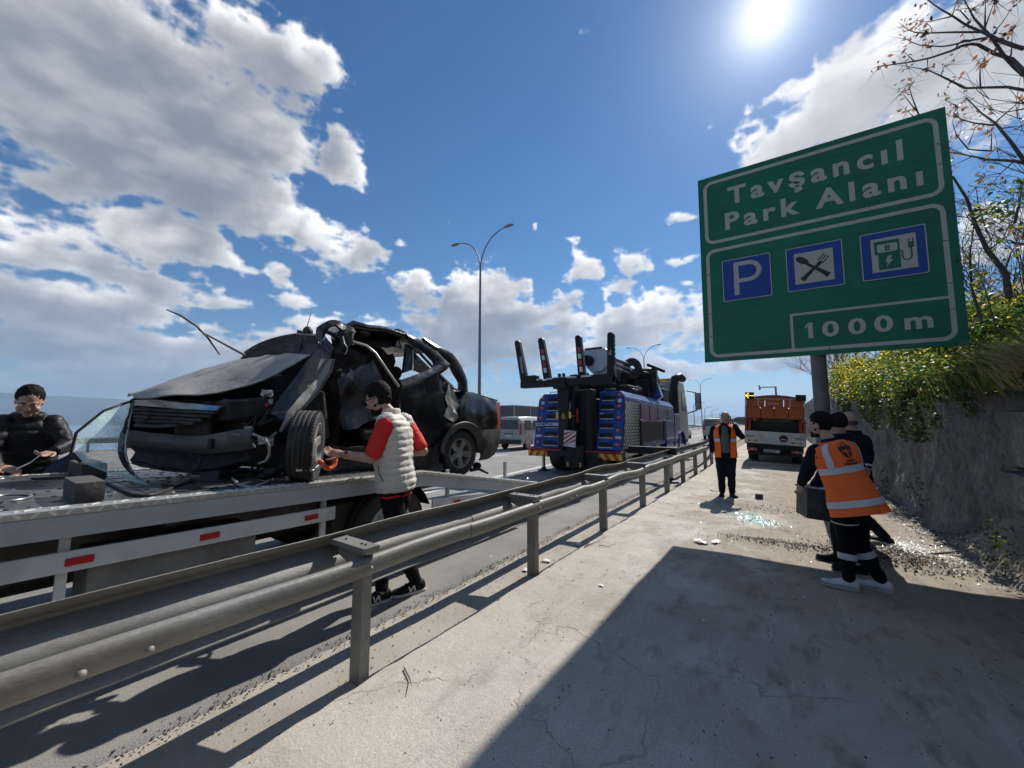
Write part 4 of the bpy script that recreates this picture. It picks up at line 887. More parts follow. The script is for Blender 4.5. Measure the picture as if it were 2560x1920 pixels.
# A pillar, torn and standing up
skin('front_pillar', [ZB(735, 225, -4.15), ZB(728, 150, -4.1), ZB(790, 108, -4.08), ZB(850, 90, -4.06), ZB(1010, 140, -4.02)], [ZB(790, 330, -4.05), ZB(800, 200, -4.03), ZB(830, 140, -4.02), ZB(880, 135, -4.0), ZB(960, 190, -3.98)], m_car, 16, 4, .03, .015, 7, 71)
skin('torn_pillar_skin', [ZB(795, 215, -3.98), ZB(830, 260, -3.96), ZB(800, 320, -3.95)], [ZB(760, 300, -4.0), ZB(755, 360, -3.98), ZB(745, 385, -3.97)], m_steel, 8, 4, .004, .01, 9, 72)
MB().tube([ZB(800, 175, -4.2), ZB(860, 205, -4.15), ZB(930, 240, -4.1)], .025, 7).build('roof_brace', m_car, wk, smooth=60, world=True)
MB().tube([ZB(860, 205, -4.3), ZB(920, 190, -4.3)], .02, 6).build('trim_clip', m_steel, wk, smooth=60, world=True)
skin('hanging_lining', [ZB(960, 190, -3.98), ZB(1040, 130, -4.0), ZB(1090, 200, -4.0)], [ZB(880, 430, -3.95), ZB(960, 400, -3.92), ZB(1000, 320, -3.93)], m_inner, 10, 6, .01, .04, 7, 73)
MB().tube([ZB(970, 230, -3.9), ZB(985, 300, -3.88), ZB(1010, 330, -3.87), ZB(1008, 370, -3.88), ZB(990, 400, -3.9)], .006, 6).build('loose_wire', m_steel, wk, smooth=60, world=True)
# rear quarter, wheel arch, boot, bumper
skin('rear_door', [ZA(556, 705, -3.85), ZA(700, 660, -3.86), ZA(880, 600, -3.87), ZA(1010, 690, -3.86), ZA(1130, 850, -3.82)], [ZA(640, 1240, -3.84), ZA(790, 1270, -3.8), ZA(900, 1270, -3.78), ZA(980, 1160, -3.78), ZA(1060, 1050, -3.8)], m_car, 16, 10, .015, .04, 3.2, 81)
skin('dented_quarter_edge', [ZA(1005, 690, -3.83), ZA(1000, 790, -3.8), ZA(1030, 890, -3.78), ZA(975, 980, -3.77)], [ZA(1060, 740, -3.82), ZA(1130, 870, -3.79), ZA(1130, 980, -3.76), ZA(1080, 1045, -3.76)], m_carhood, 12, 5, .012, .03, 6, 82)
skin('rear_quarter', [ZA(1128, 830, -3.84), ZA(1165, 742, -3.86), ZA(1240, 760, -3.87), ZA(1340, 805, -3.86), ZA(1462, 852, -3.84)], [ZA(1110, 1045, -3.76), ZA(1180, 1032, -3.75), ZA(1255, 1055, -3.75), ZA(1320, 1108, -3.76), ZA(1476, 1098, -3.8)], m_car, 16, 10, .012, .022, 3.6, 83, bulge=(.035, 0, 0))
skin('boot_lid', [ZA(1165, 738, -3.88), ZA(1240, 757, -3.9), ZA(1340, 800, -3.9), ZA(1484, 842, -3.88)], [V((-5.3, 4.35, 2.03)), V((-5.3, 4.6, 2.0)), V((-5.3, 4.85, 1.98)), V((-5.3, 5.15, 1.96))], m_car, 12, 8, .012, .02, 3, 84)
b = MB(); b.ext([ZA(1330, 783, -4.0), ZA(1484, 830, -4.0), ZA(1484, 845, -4.0), ZA(1330, 800, -4.0)], (-1.1, .05, 0)); b.build('boot_spoiler', m_plastic, wk, world=True)
skin('rear_panel', [ZA(1480, 850, -3.86), V((-5.3, 5.2, 1.93))], [ZA(1480, 1100, -3.86), V((-5.3, 5.2, 1.45))], m_car, 8, 6, .01, .01, 4, 85)
skin('tail_lamp', [ZA(1462, 850, -3.84), ZA(1497, 852, -3.87)], [ZA(1474, 1098, -3.81), ZA(1502, 1096, -3.84)], m_tail, 5, 6, .02, .0, 1, 1)
skin('rear_bumper', [ZA(1330, 1120, -3.77), ZA(1400, 1106, -3.77), ZA(1500, 1100, -3.83)], [ZA(1305, 1400, -3.8), ZA(1380, 1385, -3.8), ZA(1445, 1342, -3.86)], m_plastic, 10, 8, .02, .012, 4, 86, bulge=(.03, .03, 0))
skin('rear_bumper', [ZA(1500, 1100, -3.83), V((-5.3, 5.22, 1.47))], [ZA(1445, 1342, -3.86), V((-5.3, 5.12, 1.12))], m_plastic, 8, 6, .02, .01, 4, 87)
arch = [(rw_c.x + .10, rw_c.y + .36 * math.cos(R(a)), rw_c.z + .36 * math.sin(R(a))) for a in range(0, 181, 12)]; arch2 = [(rw_c.x + .16, rw_c.y - .01 + .47 * math.cos(R(a)), rw_c.z + .01 + .44 * math.sin(R(a))) for a in range(5, 178, 12)]
skin('wheel_arch', arch, arch2, m_plastic, 18, 4, .02, .008, 5, 88)
skin('wheel_housing', arch, [(p[0] - .5, p[1], p[2]) for p in arch], m_inner, 16, 4, .01, .01, 5, 89)
skin('torn_arch_liner', [ZA(1330, 1110, -3.74), ZA(1355, 1180, -3.74), ZA(1350, 1290, -3.76)], [ZA(1265, 1140, -3.72), ZA(1320, 1200, -3.73), ZA(1318, 1400, -3.76)], m_plastic, 10, 4, .006, .015, 6, 90)
skin('hanging_sill_trim', [ZA(900, 1270, -3.78), ZA(1010, 1120, -3.76), ZA(1060, 1050, -3.77)], [ZA(790, 1490, -3.8), ZA(860, 1430, -3.79), ZA(985, 1180, -3.76)], m_inner, 10, 5, .01, .02, 5, 91)
MB().tube([ZA(1230, 1490, -3.95), ZA(1310, 1480, -3.9), ZA(1395, 1520, -3.85)], [.03, .022, .016], 8).build('trailing_arm', m_inner, wk, smooth=60, world=True)
MB().ell(ZA(1290, 1450, -4.0), (.07, .07, .06), 10, 8).build('exhaust_box', m_inner, wk, smooth=60, world=True)
# wipers standing clear of the screen, aerial
MB().tube([PX(612, 888, -4.9), PX(560, 860, -4.9), PX(505, 830, -4.9), PX(496, 822, -4.9)], [.014, .012, .009, .012], 6).build('wiper_arm', m_plastic, wk, smooth=60, world=True)
MB().tube([PX(416, 774, -4.9), PX(450, 788, -4.9), PX(492, 815, -4.9), PX(520, 845, -4.9), PX(549, 887, -4.9)], [.006, .011, .014, .011, .006], 6).build('wiper_blade', m_black, wk, smooth=60, world=True)
MB().tube([PX(778, 781, -4.4), PX(766, 822, -4.4), PX(752, 862, -4.4), PX(747, 885, -4.4)], [.004, .005, .012, .016], 6).build('washer_arm', m_plastic, wk, smooth=60, world=True)

# ------------------------------------------------------------------ windscreen, ribbon and odds on the bed
m_wglass = mat('crazed_windscreen_glass', (.55, .74, .68), .12, var=.1, alpha=.30)
def crazed(m):
    t = m.node_tree; b = t.nodes['Principled BSDF']; L = t.links.new; tc = t.nodes.new('ShaderNodeTexCoord')
    nz = t.nodes.new('ShaderNodeTexNoise'); nz.inputs['Scale'].default_value = 6; L(tc.outputs['Object'], nz.inputs['Vector'])
    ad = t.nodes.new('ShaderNodeVectorMath'); ad.operation = 'ADD'; L(tc.outputs['Object'], ad.inputs[0]); L(nz.outputs['Color'], ad.inputs[1])
    vo = t.nodes.new('ShaderNodeTexVoronoi'); vo.feature = 'DISTANCE_TO_EDGE'; vo.inputs['Scale'].default_value = 9; L(ad.outputs[0], vo.inputs['Vector'])
    n2 = t.nodes.new('ShaderNodeTexNoise'); n2.inputs['Scale'].default_value = 4; n2.inputs['Detail'].default_value = 7; L(tc.outputs['Object'], n2.inputs['Vector'])
    r1 = t.nodes.new('ShaderNodeMapRange'); L(vo.outputs['Distance'], r1.inputs[0]); r1.inputs[1].default_value = .0; r1.inputs[2].default_value = .03; r1.inputs[3].default_value = .45; r1.inputs[4].default_value = 0
    r2 = t.nodes.new('ShaderNodeMapRange'); L(n2.outputs[0], r2.inputs[0]); r2.inputs[1].default_value = .35; r2.inputs[2].default_value = .75; r2.inputs[3].default_value = .10; r2.inputs[4].default_value = .55
    mx = t.nodes.new('ShaderNodeMath'); mx.operation = 'ADD'; mx.use_clamp = True; L(r1.outputs[0], mx.inputs[0]); L(r2.outputs[0], mx.inputs[1]); L(mx.outputs[0], b.inputs['Alpha'])
crazed(m_wglass)
ws = thing('broken_windscreen', 'crazed greenish windscreen hanging loose in front of the wrecked car', 'windscreen', (-4.5, .8, 1.08))
Lx = [(672, 375, -5.02), (540, 418, -4.9), (400, 470, -4.8), (150, 670, -4.66), (103, 850, -4.6), (190, 940, -4.55), (420, 1035, -4.45), (700, 1130, -4.3), (880, 1186, -4.17)]
Rx = [(692, 380, -5.02), (668, 480, -4.95), (640, 600, -4.86), (615, 750, -4.76), (615, 870, -4.7), (640, 960, -4.62), (690, 1050, -4.5), (780, 1125, -4.3), (905, 1190, -4.15)]
Lp = [ZC(*q) for q in Lx]; Rp = [ZC(*q) for q in Rx]; rows = []
for a, c in zip(Lp, Rp):
    rows.append([a.lerp(c, k / 8) + V((.03, -.05, 0)) * math.sin(math.pi * k / 8) * min(1, (c - a).length * 3) for k in range(9)])
MB().patch(rows, .005).build('laminated_pane', m_wglass, ws, smooth=60, world=True)
MB().tube(Lp[:6], .011, 6).build('black_rim', m_black, ws, smooth=60, world=True)
skin('cracked_edge_band', [p + V((.004, -.006, 0)) for p in Rp], [p.lerp(q, .16) + V((.004, -.008, 0)) for p, q in zip(Rp, Lp)], m_plastic, 16, 3, .004, .006, 12, 2, parent=ws).location = -ws.location
MB().tube([p + V((.01, -.01, 0)) for p in Rp], .009, 6).build('rubber_seal', m_steel, ws, smooth=60, world=True)
def block(y0, label, x0, x1, z1, seed, yw):
    b = MB(); c = V(((x0 + x1) / 2, y0, deck_z(y0) + z1 / 2 + .001)); b = rock_box((0, 0, 0), (x1 - x0, yw, z1), seed, None, .03)
    o = b.build('wood_block', m_wood, None, smooth=30); o.location = c; tag(o, label, 'wood block', 'wood blocks on the truck bed'); return o
m_wood = mat('oily_timber', (.085, .08, .072), .8, var=.3, vs=6, bump=.5, bs=50, dirt=(.04, .038, .035), da=.4, stretch=(.4, 1, 1))
o = block(.50, 'dark squared timber block nearest the truck bed edge', -4.02, -3.54, .125, 3, .13)
o = block(.72, 'dark squared timber block under the hands of the man in the black jacket', -5.75, -5.02, .13, 8, .16)
# ------------------------------------------------------------------ blue heavy wrecker
m_blue = mat('deep_blue_paint', (.010, .042, .26), .28, var=.1, coat=.5, dirt=(.06, .07, .13), da=.2, ds=1.5)
m_skysheen = mat('painted_sky_sheen', (.16, .22, .48), .3, var=.1, coat=.4)  # lightened blue, holds the sky sheen of the cabinet top edge
m_door = mat('locker_painted_reflection', (.14, .17, .33), .22, metal=.5, var=.12, vs=2, coat=.4)  # locker blue made lighter, grey-blue reflections are put into the colour
m_chev_r = mat('chevron_red', (.42, .02, .015), .4); m_chev_y = mat('chevron_yellow', (.75, .42, .03), .4)
m_boom = mat('silver_boom_paint', (.50, .51, .52), .38, metal=.25, var=.12, vs=3, dirt=(.25, .24, .22), da=.3)
m_lampred = mat('lamp_red', (.62, .07, .03), .25, var=.1)
m_tagwhite = mat('tag_white', (.68, .68, .66), .45, var=.05)
m_yel = mat('warning_yellow', (.8, .6, .05), .45)
hw = thing('heavy_wrecker', 'blue heavy wrecker lorry with raised black lifting forks, seen from behind', 'tow truck', (-5.13, 10.6, 0))
X0, XR, YR = -5.13, -3.72, 10.6
def bx(name, lo, hi, m, bevel=0., seg=2, parent=None, **k):
    b = MB(); b.box([(a + c) / 2 for a, c in zip(lo, hi)], [c - a for a, c in zip(lo, hi)]); return b.build(name, m, parent or hw, bevel=bevel, seg=seg, world=(parent is None), **k)
def Wz(x, y, Y): return on_plane(1270 + x / 4.608, 820 + y / 4.608, (0, Y, 0), (0, 1, 0))
# rear cabinets: sloping backs with foot steps
def cabinet(x0, x1, out, label):
    """x0 inner edge, x1 outer edge; back face leans forward to the top"""
    zb, zt, lean = .78, 2.50, .42
    def F(s, t, d=0.): z = zb + (zt - zb) * t; return V((x0 + (x1 - x0) * s, YR + lean * t - d, z))
    sgn = 1 if x1 > x0 else -1
    b = MB(); m = min(x0, x1); M_ = max(x0, x1); ch = .16
    prof = [(x0, zt), (x1 - sgn * ch, zt), (x1, zt - ch * 1.15), (x1, zb), (x0, zb)]
    back = [V((x, YR + lean * (z - zb) / (zt - zb), z)) for x, z in prof]; front = [V((x, YR + 6.45, z - (.12 if z > 1 else 0))) for x, z in prof]
    b.loft([back, front]); o = b.build('cabinet', m_blue, hw, bevel=.02, world=True, label=label)
    W_ = abs(x1 - x0)
    def Q(name, pts, mt, d0=.002, d1=.012, par=None):
        q = [F(s, t, d0) for s, t in pts]; e = MB(); e.ext(q, (0, -(d1 - d0), 0)); return e.build(name, mt, o if par is None else par)
    n = 6
    for k in range(n):
        t = .055 + k * .158
        s0, s1 = (.10, .62)
        Q('painted_step_dark', [(s0, t), (s1, t), (s1 - .02, t + .075), (s0 + .04, t + .075)], m_black, .003, .006)  # black plate on the face, the recess shade is its colour
        Q('step_tread', [(s0, t - .012), (s1, t - .012), (s1, t), (s0, t)], m_tagwhite, .002, .012)
    for k, t in enumerate((.93, .735, .545, .33, .10)):
        c = F(.82, t, .001); e = MB(); e.lathe([(.058, 0), (.058, .02), (.045, .03), (0, .034)], 18, c, (0, -1, .24)); e.build('round_lamp', m_lampred, o, smooth=40)
        e = MB(); e.box(c + V((-.015, -.037, .009)), (.05, .004, .018)); e.build('lamp_bar', m_tagwhite, o)
    c = F(.82, .83, .002); e = MB(); e.lathe([(.062, 0), (.062, .006), (0, .006)], 20, c, (0, -1, .24)); d = e.build('speed_disc', m_tagwhite, o)
    tx = text('speed_number', '70', .085, m_black, face_mat(c + V((-.045, -.009, -.028)), (1, 0, 0), (0, .24, 1)), None, .003, 1, .001); tx.parent = o
    e = MB(); c = F(.80, .635, .004); tri = [c + V((-.085, 0, -.07)), c + V((.085, 0, -.07)), c + V((0, .03, .085))]; e.ext(tri, (0, -.006, 0)); e.build('warning_triangle', m_tagwhite, o)
    e = MB(); tri = [c + V((-.045, -.0075, -.05)), c + V((.045, -.0075, -.05)), c + V((0, .009, .035))]; e.ext(tri, (0, -.002, 0)); e.build('warning_symbol', mat('print_grey', (.22, .22, .24), .6) if 'print_grey' not in bpy.data.materials else bpy.data.materials['print_grey'], o)
    for k in range(4): Q('marking_tape', [(.04 + .23 * k, .195), (.26 + .23 * k, .195), (.26 + .23 * k, .235), (.04 + .23 * k, .235)], m_red if k % 2 == 0 else m_tagwhite, .003, .006)
    Q('marking_strip', [(.05, .61), (.22, .61), (.22, .625), (.05, .625)], m_tagwhite, .003, .006)
    e = MB(); e.tube([F(.15, 1.0, .0) + V((0, .05, .0)), F(.15, 1.0, 0) + V((0, .05, .06)), F(.6, 1.0, 0) + V((0, .05, .06)), F(.6, 1.0, 0) + V((0, .05, 0))], .014, 6); e.build('grab_handle', m_blue, o, smooth=60)
    return o, F
cr_, FR = cabinet(X0 + .66, XR + .02, 1, 'right blue rear cabinet with steps'); cl_, FL = cabinet(X0 - .52, X0 - 1.46, -1, 'left blue rear cabinet with steps and number plate')
e = MB(); q = [FL(s, t, .006) for s, t in ((.02, .40), (.98, .40), (.98, .455), (.02, .455))]; e.ext(q, (0, -.01, 0)); pl = e.build('number_plate', m_tagwhite, cl_)
tx = text('plate_text', '34 MTF 41', .105, m_black, face_mat(V((X0 - 1.40, YR + .17 - .022, 1.483)), (1, 0, 0), (0, .24, 1)), None, .002, 1.0, .001, sx=1.25); tx.parent = cl_
# lighter strip on the top edge, sky sheen put into its colour
b = MB(); b.ext([(XR - .14, YR + .44, 2.502), (XR - .145, YR + 6.44, 2.385), (XR + .01, YR + 6.44, 2.20), (XR + .021, YR + .41, 2.32)], (.006, 0, .006)); b.build('sky_sheen_strip', m_skysheen, hw, world=True)
# right flank: punched pattern, lockers, outriggers
fx = XR + .022
m_dots = mat('print_black', (.012, .014, .03), .35)
b = MB(); b.ext([(fx, YR + .36, 2.22), (fx, YR + 1.75, 2.20), (fx, YR + 1.75, 1.70), (fx, YR + 1.75, .80), (fx, YR + .06, .80)], (.004, 0, 0)); dp = b.build('pattern_panel', m_dots, hw, world=True)
b = MB()
for i in range(11):
    for j in range(15):
        y = YR + .14 + i * .15 + (j % 2) * .075; z = .86 + j * .092
        if y < YR + .10 + (z - .8) * .24 or y > YR + 1.68: continue
        r = .020 + .036 * (1 - abs(i - 2) / 11) * (.4 + .6 * j / 14)
        b.ext([(fx + .005, y + r * math.cos(R(a)), z + 1.15 * r * math.sin(R(a))) for a in range(0, 360, 45)], (.003, 0, 0))
struct(b.build('pattern_dot', m_tagwhite, hw, world=True), 'stuff')
for y0, y1, z0, z1 in ((1.85, 2.75, 1.50, 2.20), (2.85, 3.75, 1.50, 2.17), (3.85, 5.2, 1.62, 2.12), (5.3, 6.3, 1.55, 2.1)):
    bx('locker_door', (fx, YR + y0, z0), (fx + .02, YR + y1, z1), m_door, .012)
for y in (2.0, 2.3, 2.6, 3.2, 3.6): bx('door_latch', (fx + .02, YR + y, 1.56), (fx + .035, YR + y + .05, 1.61), m_black)
b = MB(); b.lathe([(.10, 0), (.10, .006), (0, .006)], 20, (fx + .001, YR + 4.9, 1.92), (1, 0, 0)); b.build('round_emblem', m_tagwhite, hw, world=True)
bx('outrigger_box', (X0 - 1.2, YR + 1.75, 1.42), (fx + .03, YR + 4.75, 1.62), m_black, .02)
bx('wheel_cover', (fx - .12, YR + 1.8, .92), (fx + .02, YR + 4.7, 1.44), m_black, .03)
bx('outrigger_post', (fx - .1, YR + 1.70, .35), (fx + .05, YR + 1.92, 1.66), m_black, .02); bx('outrigger_post', (fx - .1, YR + 4.55, .9), (fx + .05, YR + 4.8, 1.66), m_black, .02)
bx('side_locker', (fx - .5, YR + 4.95, .35), (fx + .03, YR + 6.05, 1.64), m_blue, .02)
bx('step_plate', (fx - .4, YR + .3, .60), (fx, YR + 1.5, .76), m_steel, .02)
bx('front_locker', (X0 - 1.35, YR + 6.5, .55), (fx + .01, YR + 7.6, 1.95), m_door, .06)
bx('running_board', (fx - .5, YR + 6.2, .40), (fx + .01, YR + 9.6, .62), m_blue, .04)
for y in (2.55, 3.95, 7.75):
    for s in (-1, 1): truck_wheel(hw, (X0 + s * 1.2, YR + y, .52), .52, .42, (s, 0, 0), m_boom)
for s in (-1, 1): truck_wheel(hw, (X0 + s * .98, YR + 1.15, .52), .52, .55, (s, 0, 0), m_boom)
for s in (-1, 1):
    b = MB(); b.patch([[(X0 + s * 1.2 - .28 + .56 * j, YR + 7.75 + .66 * math.cos(R(a)), .52 + .66 * math.sin(R(a))) for j in range(2)] for a in range(0, 181, 15)], .01); b.build('mudguard', m_blue, hw, smooth=40, world=True)
for x in (X0 - .42, X0 + .42): bx('chassis_rail', (x - .06, YR + .3, .62), (x + .06, YR + 9.4, .95), m_dark)
bx('bed_plate', (X0 - 1.3, YR + .8, 1.15), (X0 + 1.3, YR + 6.4, 1.25), m_dark)
# bumpers with chevron boards
for xa, xb, c0, c1 in ((X0 - 1.54, X0 - .42, X0 - 1.54, X0 - .86), (X0 + .40, X0 + 1.48, X0 + .80, X0 + 1.48)):
    o = bx('rear_bumper', (xa, YR - .16, .53), (xb, YR - .02, .72), m_black, .01)
    e = MB(); e.box(((xa + xb) / 2, YR - .09, .745), (xb - xa + .01, .16, .035)); e.build('bumper_edge', m_chev_r, o)
    e = MB(); e.box(((c0 + c1) / 2, YR - .166, .618), (c1 - c0, .012, .17)); e.build('chevron_board', m_chev_y, o)
    sl_ = 1 if xa < X0 else -1
    for k in range(3):
        x = c0 + (c1 - c0) * (k * .36 + .02); wd = .11
        q = [(x, .534), (x + wd, .534), (x + wd + .10 * sl_, .702), (x + .10 * sl_, .702)]
        q = [(min(max(a, c0), c1), z) for a, z in q]; e = MB(); e.ext([(a, YR - .1725, z) for a, z in q], (0, -.002, 0)); e.build('chevron_stripe', m_chev_r, o)
# outrigger legs on their pads
for (x, y) in ((-6.56, 11.2), (-2.52, 11.0)):
    b = MB(); b.lathe([(.055, .05), (.055, .72)], 16, (x, y, 0)); b.build('outrigger_leg', m_steel, hw, smooth=50, world=True)
    b = MB(); b.lathe([(.20, .005), (.19, .03), (.09, .05), (.07, .11)], 18, (x, y, 0)); b.build('outrigger_pad', m_dark, hw, smooth=40, world=True)
bx('outrigger_beam', (-6.75, 11.08, .70), (-2.4, 11.3, .90), m_black, .02)
# underlift: black mast, folded stinger, cross bar and the four forks
bx('underlift_mast', (X0 - .34, YR - .30, .55), (X0 + .14, YR + .10, 2.72), m_black, .03)
b = MB(); b.ext([(X0 - .36, YR - .45, 2.75), (X0 + .06, YR - .45, 2.75), (X0 + .0, YR - .45, 1.5), (X0 - .2, YR - .45, .75)], (0, .2, 0)); b.build('stinger', m_black, hw, bevel=.02, world=True)
bx('mast_guide', (X0 + .42, YR - .15, .5), (X0 + .62, YR + .2, 2.55), m_black, .02)
bx('mast_guide', (X0 - .52, YR - .05, .5), (X0 - .36, YR + .2, 2.4), m_black, .02)
bx('mast_plate', (X0 + .16, YR + .02, 1.1), (X0 + .40, YR + .06, 2.15), m_boom, .004)
bx('tail_arm', (X0 - .22, YR - .28, .22), (X0 + .40, YR + .10, .95), m_black, .06); bx('tail_arm', (X0 + .42, YR - .2, .25), (X0 + .95, YR + .2, .60), m_black, .06)
for x in (X0 - .10, X0 + .30): bx('yellow_mark', (x - .02, YR - .465, .30), (x + .02, YR - .455, .42), m_yel) if False else bx('yellow_mark', (x - .02, YR - .29, .30), (x + .02, YR - .282, .42), m_yel)
e = MB(); q = [(X0 - .14, .90), (X0 + .24, .86), (X0 + .28, 1.33), (X0 - .10, 1.36)]
e.ext([(x, YR - .475, z) for x, z in q], (0, .008, 0)); cb = e.build('striped_board', m_tagwhite, hw, world=True)
for k in range(4):
    t0, t1 = k * .30 - .25, k * .30 - .11
    q = [(X0 - .14 + .38 * max(0, -0.0) , 0)]
    pts = []
    def pt(u, v_): return (X0 - .14 + .38 * u + .04 * v_, YR - .477, .90 + .47 * v_ - .03 * u)
    poly = [(0, t0), (1, t0 + .62), (1, t1 + .62), (0, t1)]
    poly = [(u, min(max(v_, 0), 1)) for u, v_ in poly]
    if len(set(poly)) > 2: e = MB(); e.ext([pt(u, v_) for u, v_ in poly], (0, -.002, 0)); e.build('board_stripe', m_chev_r, hw, world=True)
for x in (X0 - .36, X0 + .06): e = MB(); e.box((x + .02, YR - .458, 1.79), (.07, .01, .19)); e.build('yellow_mark', m_yel, hw, world=True)
b = MB(); b.tube([(X0 - .13, YR - .46, 1.86), (X0 - .17, YR - .46, 1.78), (X0 - .09, YR - .46, 1.78), (X0 - .13, YR - .46, 1.86)], .008, 5); b.build('hook_symbol', m_yel, hw, world=True)
b = MB(); b.lathe([(.035, 0), (.045, .004), (.055, 0)], 14, (X0 - .13, YR - .46, 1.73), (0, -1, 0)); b.build('hook_symbol', m_yel, hw, world=True)
bx('fire_bottle', (X0 + .10, YR - .18, 1.55), (X0 + .20, YR - .08, 2.0), m_chev_r, .04, 3)
b = MB(); b.tube([(X0 + .0, YR - .3, 2.3), (X0 + .05, YR - .38, 2.0), (X0 - .05, YR - .4, 1.8), (X0 + .12, YR - .3, 1.75)], .022, 7); b.build('shackle_chain', m_steel, hw, smooth=50, world=True)
FY = YR - .5
bx('cross_bar', (X0 - 1.55, FY - .12, 2.64), (X0 + 1.44, FY + .12, 2.84), m_black, .02)
bx('cross_bar_head', (X0 - .36, FY - .18, 2.56), (X0 + .06, FY + .18, 2.88), m_black, .02)
bx('sliding_block', (X0 - 1.50, FY - .14, 2.82), (X0 - .98, FY + .14, 3.02), m_black, .03); bx('sliding_block', (X0 + .84, FY - .15, 2.60), (X0 + 1.44, FY + .15, 2.90), m_black, .02)
for xa, xb in ((X0 - .95, X0 - .84), (X0 - .62, X0 + .3), (X0 + .52, X0 + .82)): bx('wear_plate', (xa, FY - .125, 2.845), (xb, FY + .08, 2.90), m_boom, .004)
for x in (X0 - .22, X0 - .08): bx('locking_pin', (x - .035, FY - .05, 2.88), (x + .035, FY + .05, 3.02), m_black, .015)
for (xt, zt, xb, zb, tape) in ((-1.76, 4.21, -1.46, 2.66, 0), (-.88, 4.18, -.66, 2.88, 1), (.38, 4.10, .50, 2.82, 1), (1.36, 4.06, 1.36, 2.82, 0)):
    wd = .12; b = MB()
    b.ext([(X0 + xb - wd, FY, zb), (X0 + xb + wd, FY, zb), (X0 + xb + wd * .62, FY, zb + .28), (X0 + xt + wd * .72, FY, zt - .04), (X0 + xt + wd * .4, FY, zt), (X0 + xt - wd * .55, FY, zt), (X0 + xt - wd * .72, FY, zt - .07)], (0, .15, 0))
    o = b.build('lifting_fork', m_black, hw, bevel=.012, world=True)
    if tape:
        for k in range(4):
            t = .28 + k * .15; t2 = t + .115
            pp = lambda q, s: (X0 + xb + (xt - xb) * q + s * .048, FY - .004, zb + (zt - zb) * q)
            e = MB(); e.ext([pp(.80 - t + .0, -1), pp(.80 - t, 1), pp(.80 - t2 + .24 - .0, 1), pp(.80 - t2 + .24, -1)], (0, .003, 0)) if False else e.ext([pp(1 - t2, -1), pp(1 - t2, 1), pp(1 - t, 1), pp(1 - t, -1)], (0, .003, 0)); e.build('fork_tape', m_red if k % 2 == 0 else m_tagwhite, o)
    elif xt < 0:
        tx = text('fork_text', 'TIRNAK01', .13, m_tagwhite, Matrix.Identity(4), None, 0, 1, .001)
        tx.data.transform(face_mat((X0 + xb - .25 + .05, FY - .006, zb + 1.02), (.17, 0, -1), (1, 0, .17))); tx.parent = o
    else:
        for k in range(7): e = MB(); e.box((X0 + xb + .075, FY + .07, zb + .4 + k * .12), (.05, .12, .06)); e.build('fork_tooth', m_black, o)
        tx = text('fork_text', 'TIR', .11, m_tagwhite, Matrix.Identity(4), None, 0, 1, .001); tx.data.transform(face_mat((X0 + xb - .05, FY - .006, zb + .75), (0, 0, -1), (1, 0, 0))); tx.parent = o
# rotator: boom lying forward, its head over the tail
hd = V((X0 - .03, YR + 1.9, 3.70))
b = MB(); q = [(-.60, .40), (-.45, .44), (.30, .42), (.48, .28), (.50, -.25), (.30, -.50), (-.15, -.46), (-.40, -.20)]
b.ext([hd + V((x, 0, z)) for x, z in q], (0, .5, -.03)); b.build('boom_head', m_boom, hw, bevel=.04, seg=3, world=True)
b = MB(); b.ext([hd + V((x, -.02, z)) for x, z in [(-.1, -.15), (.05, .05), (.30, .15), (.42, .05), (.42, -.22), (.2, -.42), (-.05, -.40)]], (0, -.10, 0)); b.build('boom_cheek', m_boom, hw, bevel=.06, seg=3, world=True)
b = MB(); b.lathe([(.19, 0), (.19, .18), (.13, .22), (.10, .12), (0, .10)], 20, hd + V((-.30, 0, .02)), (-.1, -1, 0)); b.build('winch_sheave', m_black, hw, smooth=40, world=True)
b = MB(); b.tube([hd + V((-.42, -.1, -.2)), hd + V((-.45, -.1, -.45)), hd + V((-.38, -.1, -.62)), hd + V((-.28, -.1, -.55)), hd + V((-.30, -.1, -.42))], .035, 7); b.build('hoist_hook', m_black, hw, smooth=50, world=True)
bx('boom_handle', tuple(hd + V((-.45, -.02, .42))), tuple(hd + V((.2, .04, .48))), m_black, .01)
b = MB(); b.beam(hd + V((.02, .4, .02)), V((X0 + .1, YR + 7.0, 3.25)), .52, .58); b.build('main_boom', m_boom, hw, bevel=.04, world=True)
for dx, dz in ((.34, .12), (.36, -.06), (.33, -.22)): b = MB(); b.tube([hd + V((dx + .05, .3, dz)), V((X0 + .52, YR + 3.6, 3.62 + dz))], .06, 10); b.build('boom_cylinder', m_steel, hw, smooth=50, world=True)
b = MB(); b.lathe([(.10, 0), (.40, .0), (.40, .03), (.34, .035), (.12, .05)], 28, V((X0 + .62, YR + 3.7, 3.58)), (.75, -.66, 0)); b.build('cable_drum', m_dark, hw, smooth=40, world=True)
b = MB(); b.lathe([(0, -.45), (.26, -.45), (.30, -.40), (.30, .40), (.26, .45), (0, .45)], 20, V((X0 + .9, YR + 4.3, 3.35)), (1, .15, 0)); b.build('hoist_winch', m_black, hw, smooth=40, world=True)
bx('winch_housing', (X0 + .55, YR + 3.9, 2.35), (X0 + 1.2, YR + 4.7, 3.2), m_black, .08)
b = MB(); b.ext([(X0 + 1.08, YR + 4.2, 3.55), (X0 + 1.25, YR + 4.2, 3.45), (X0 + 1.52, YR + 4.2, 2.5), (X0 + 1.2, YR + 4.2, 2.35)], (0, .35, 0)); b.build('crane_arm', m_blue, hw, bevel=.03, world=True)
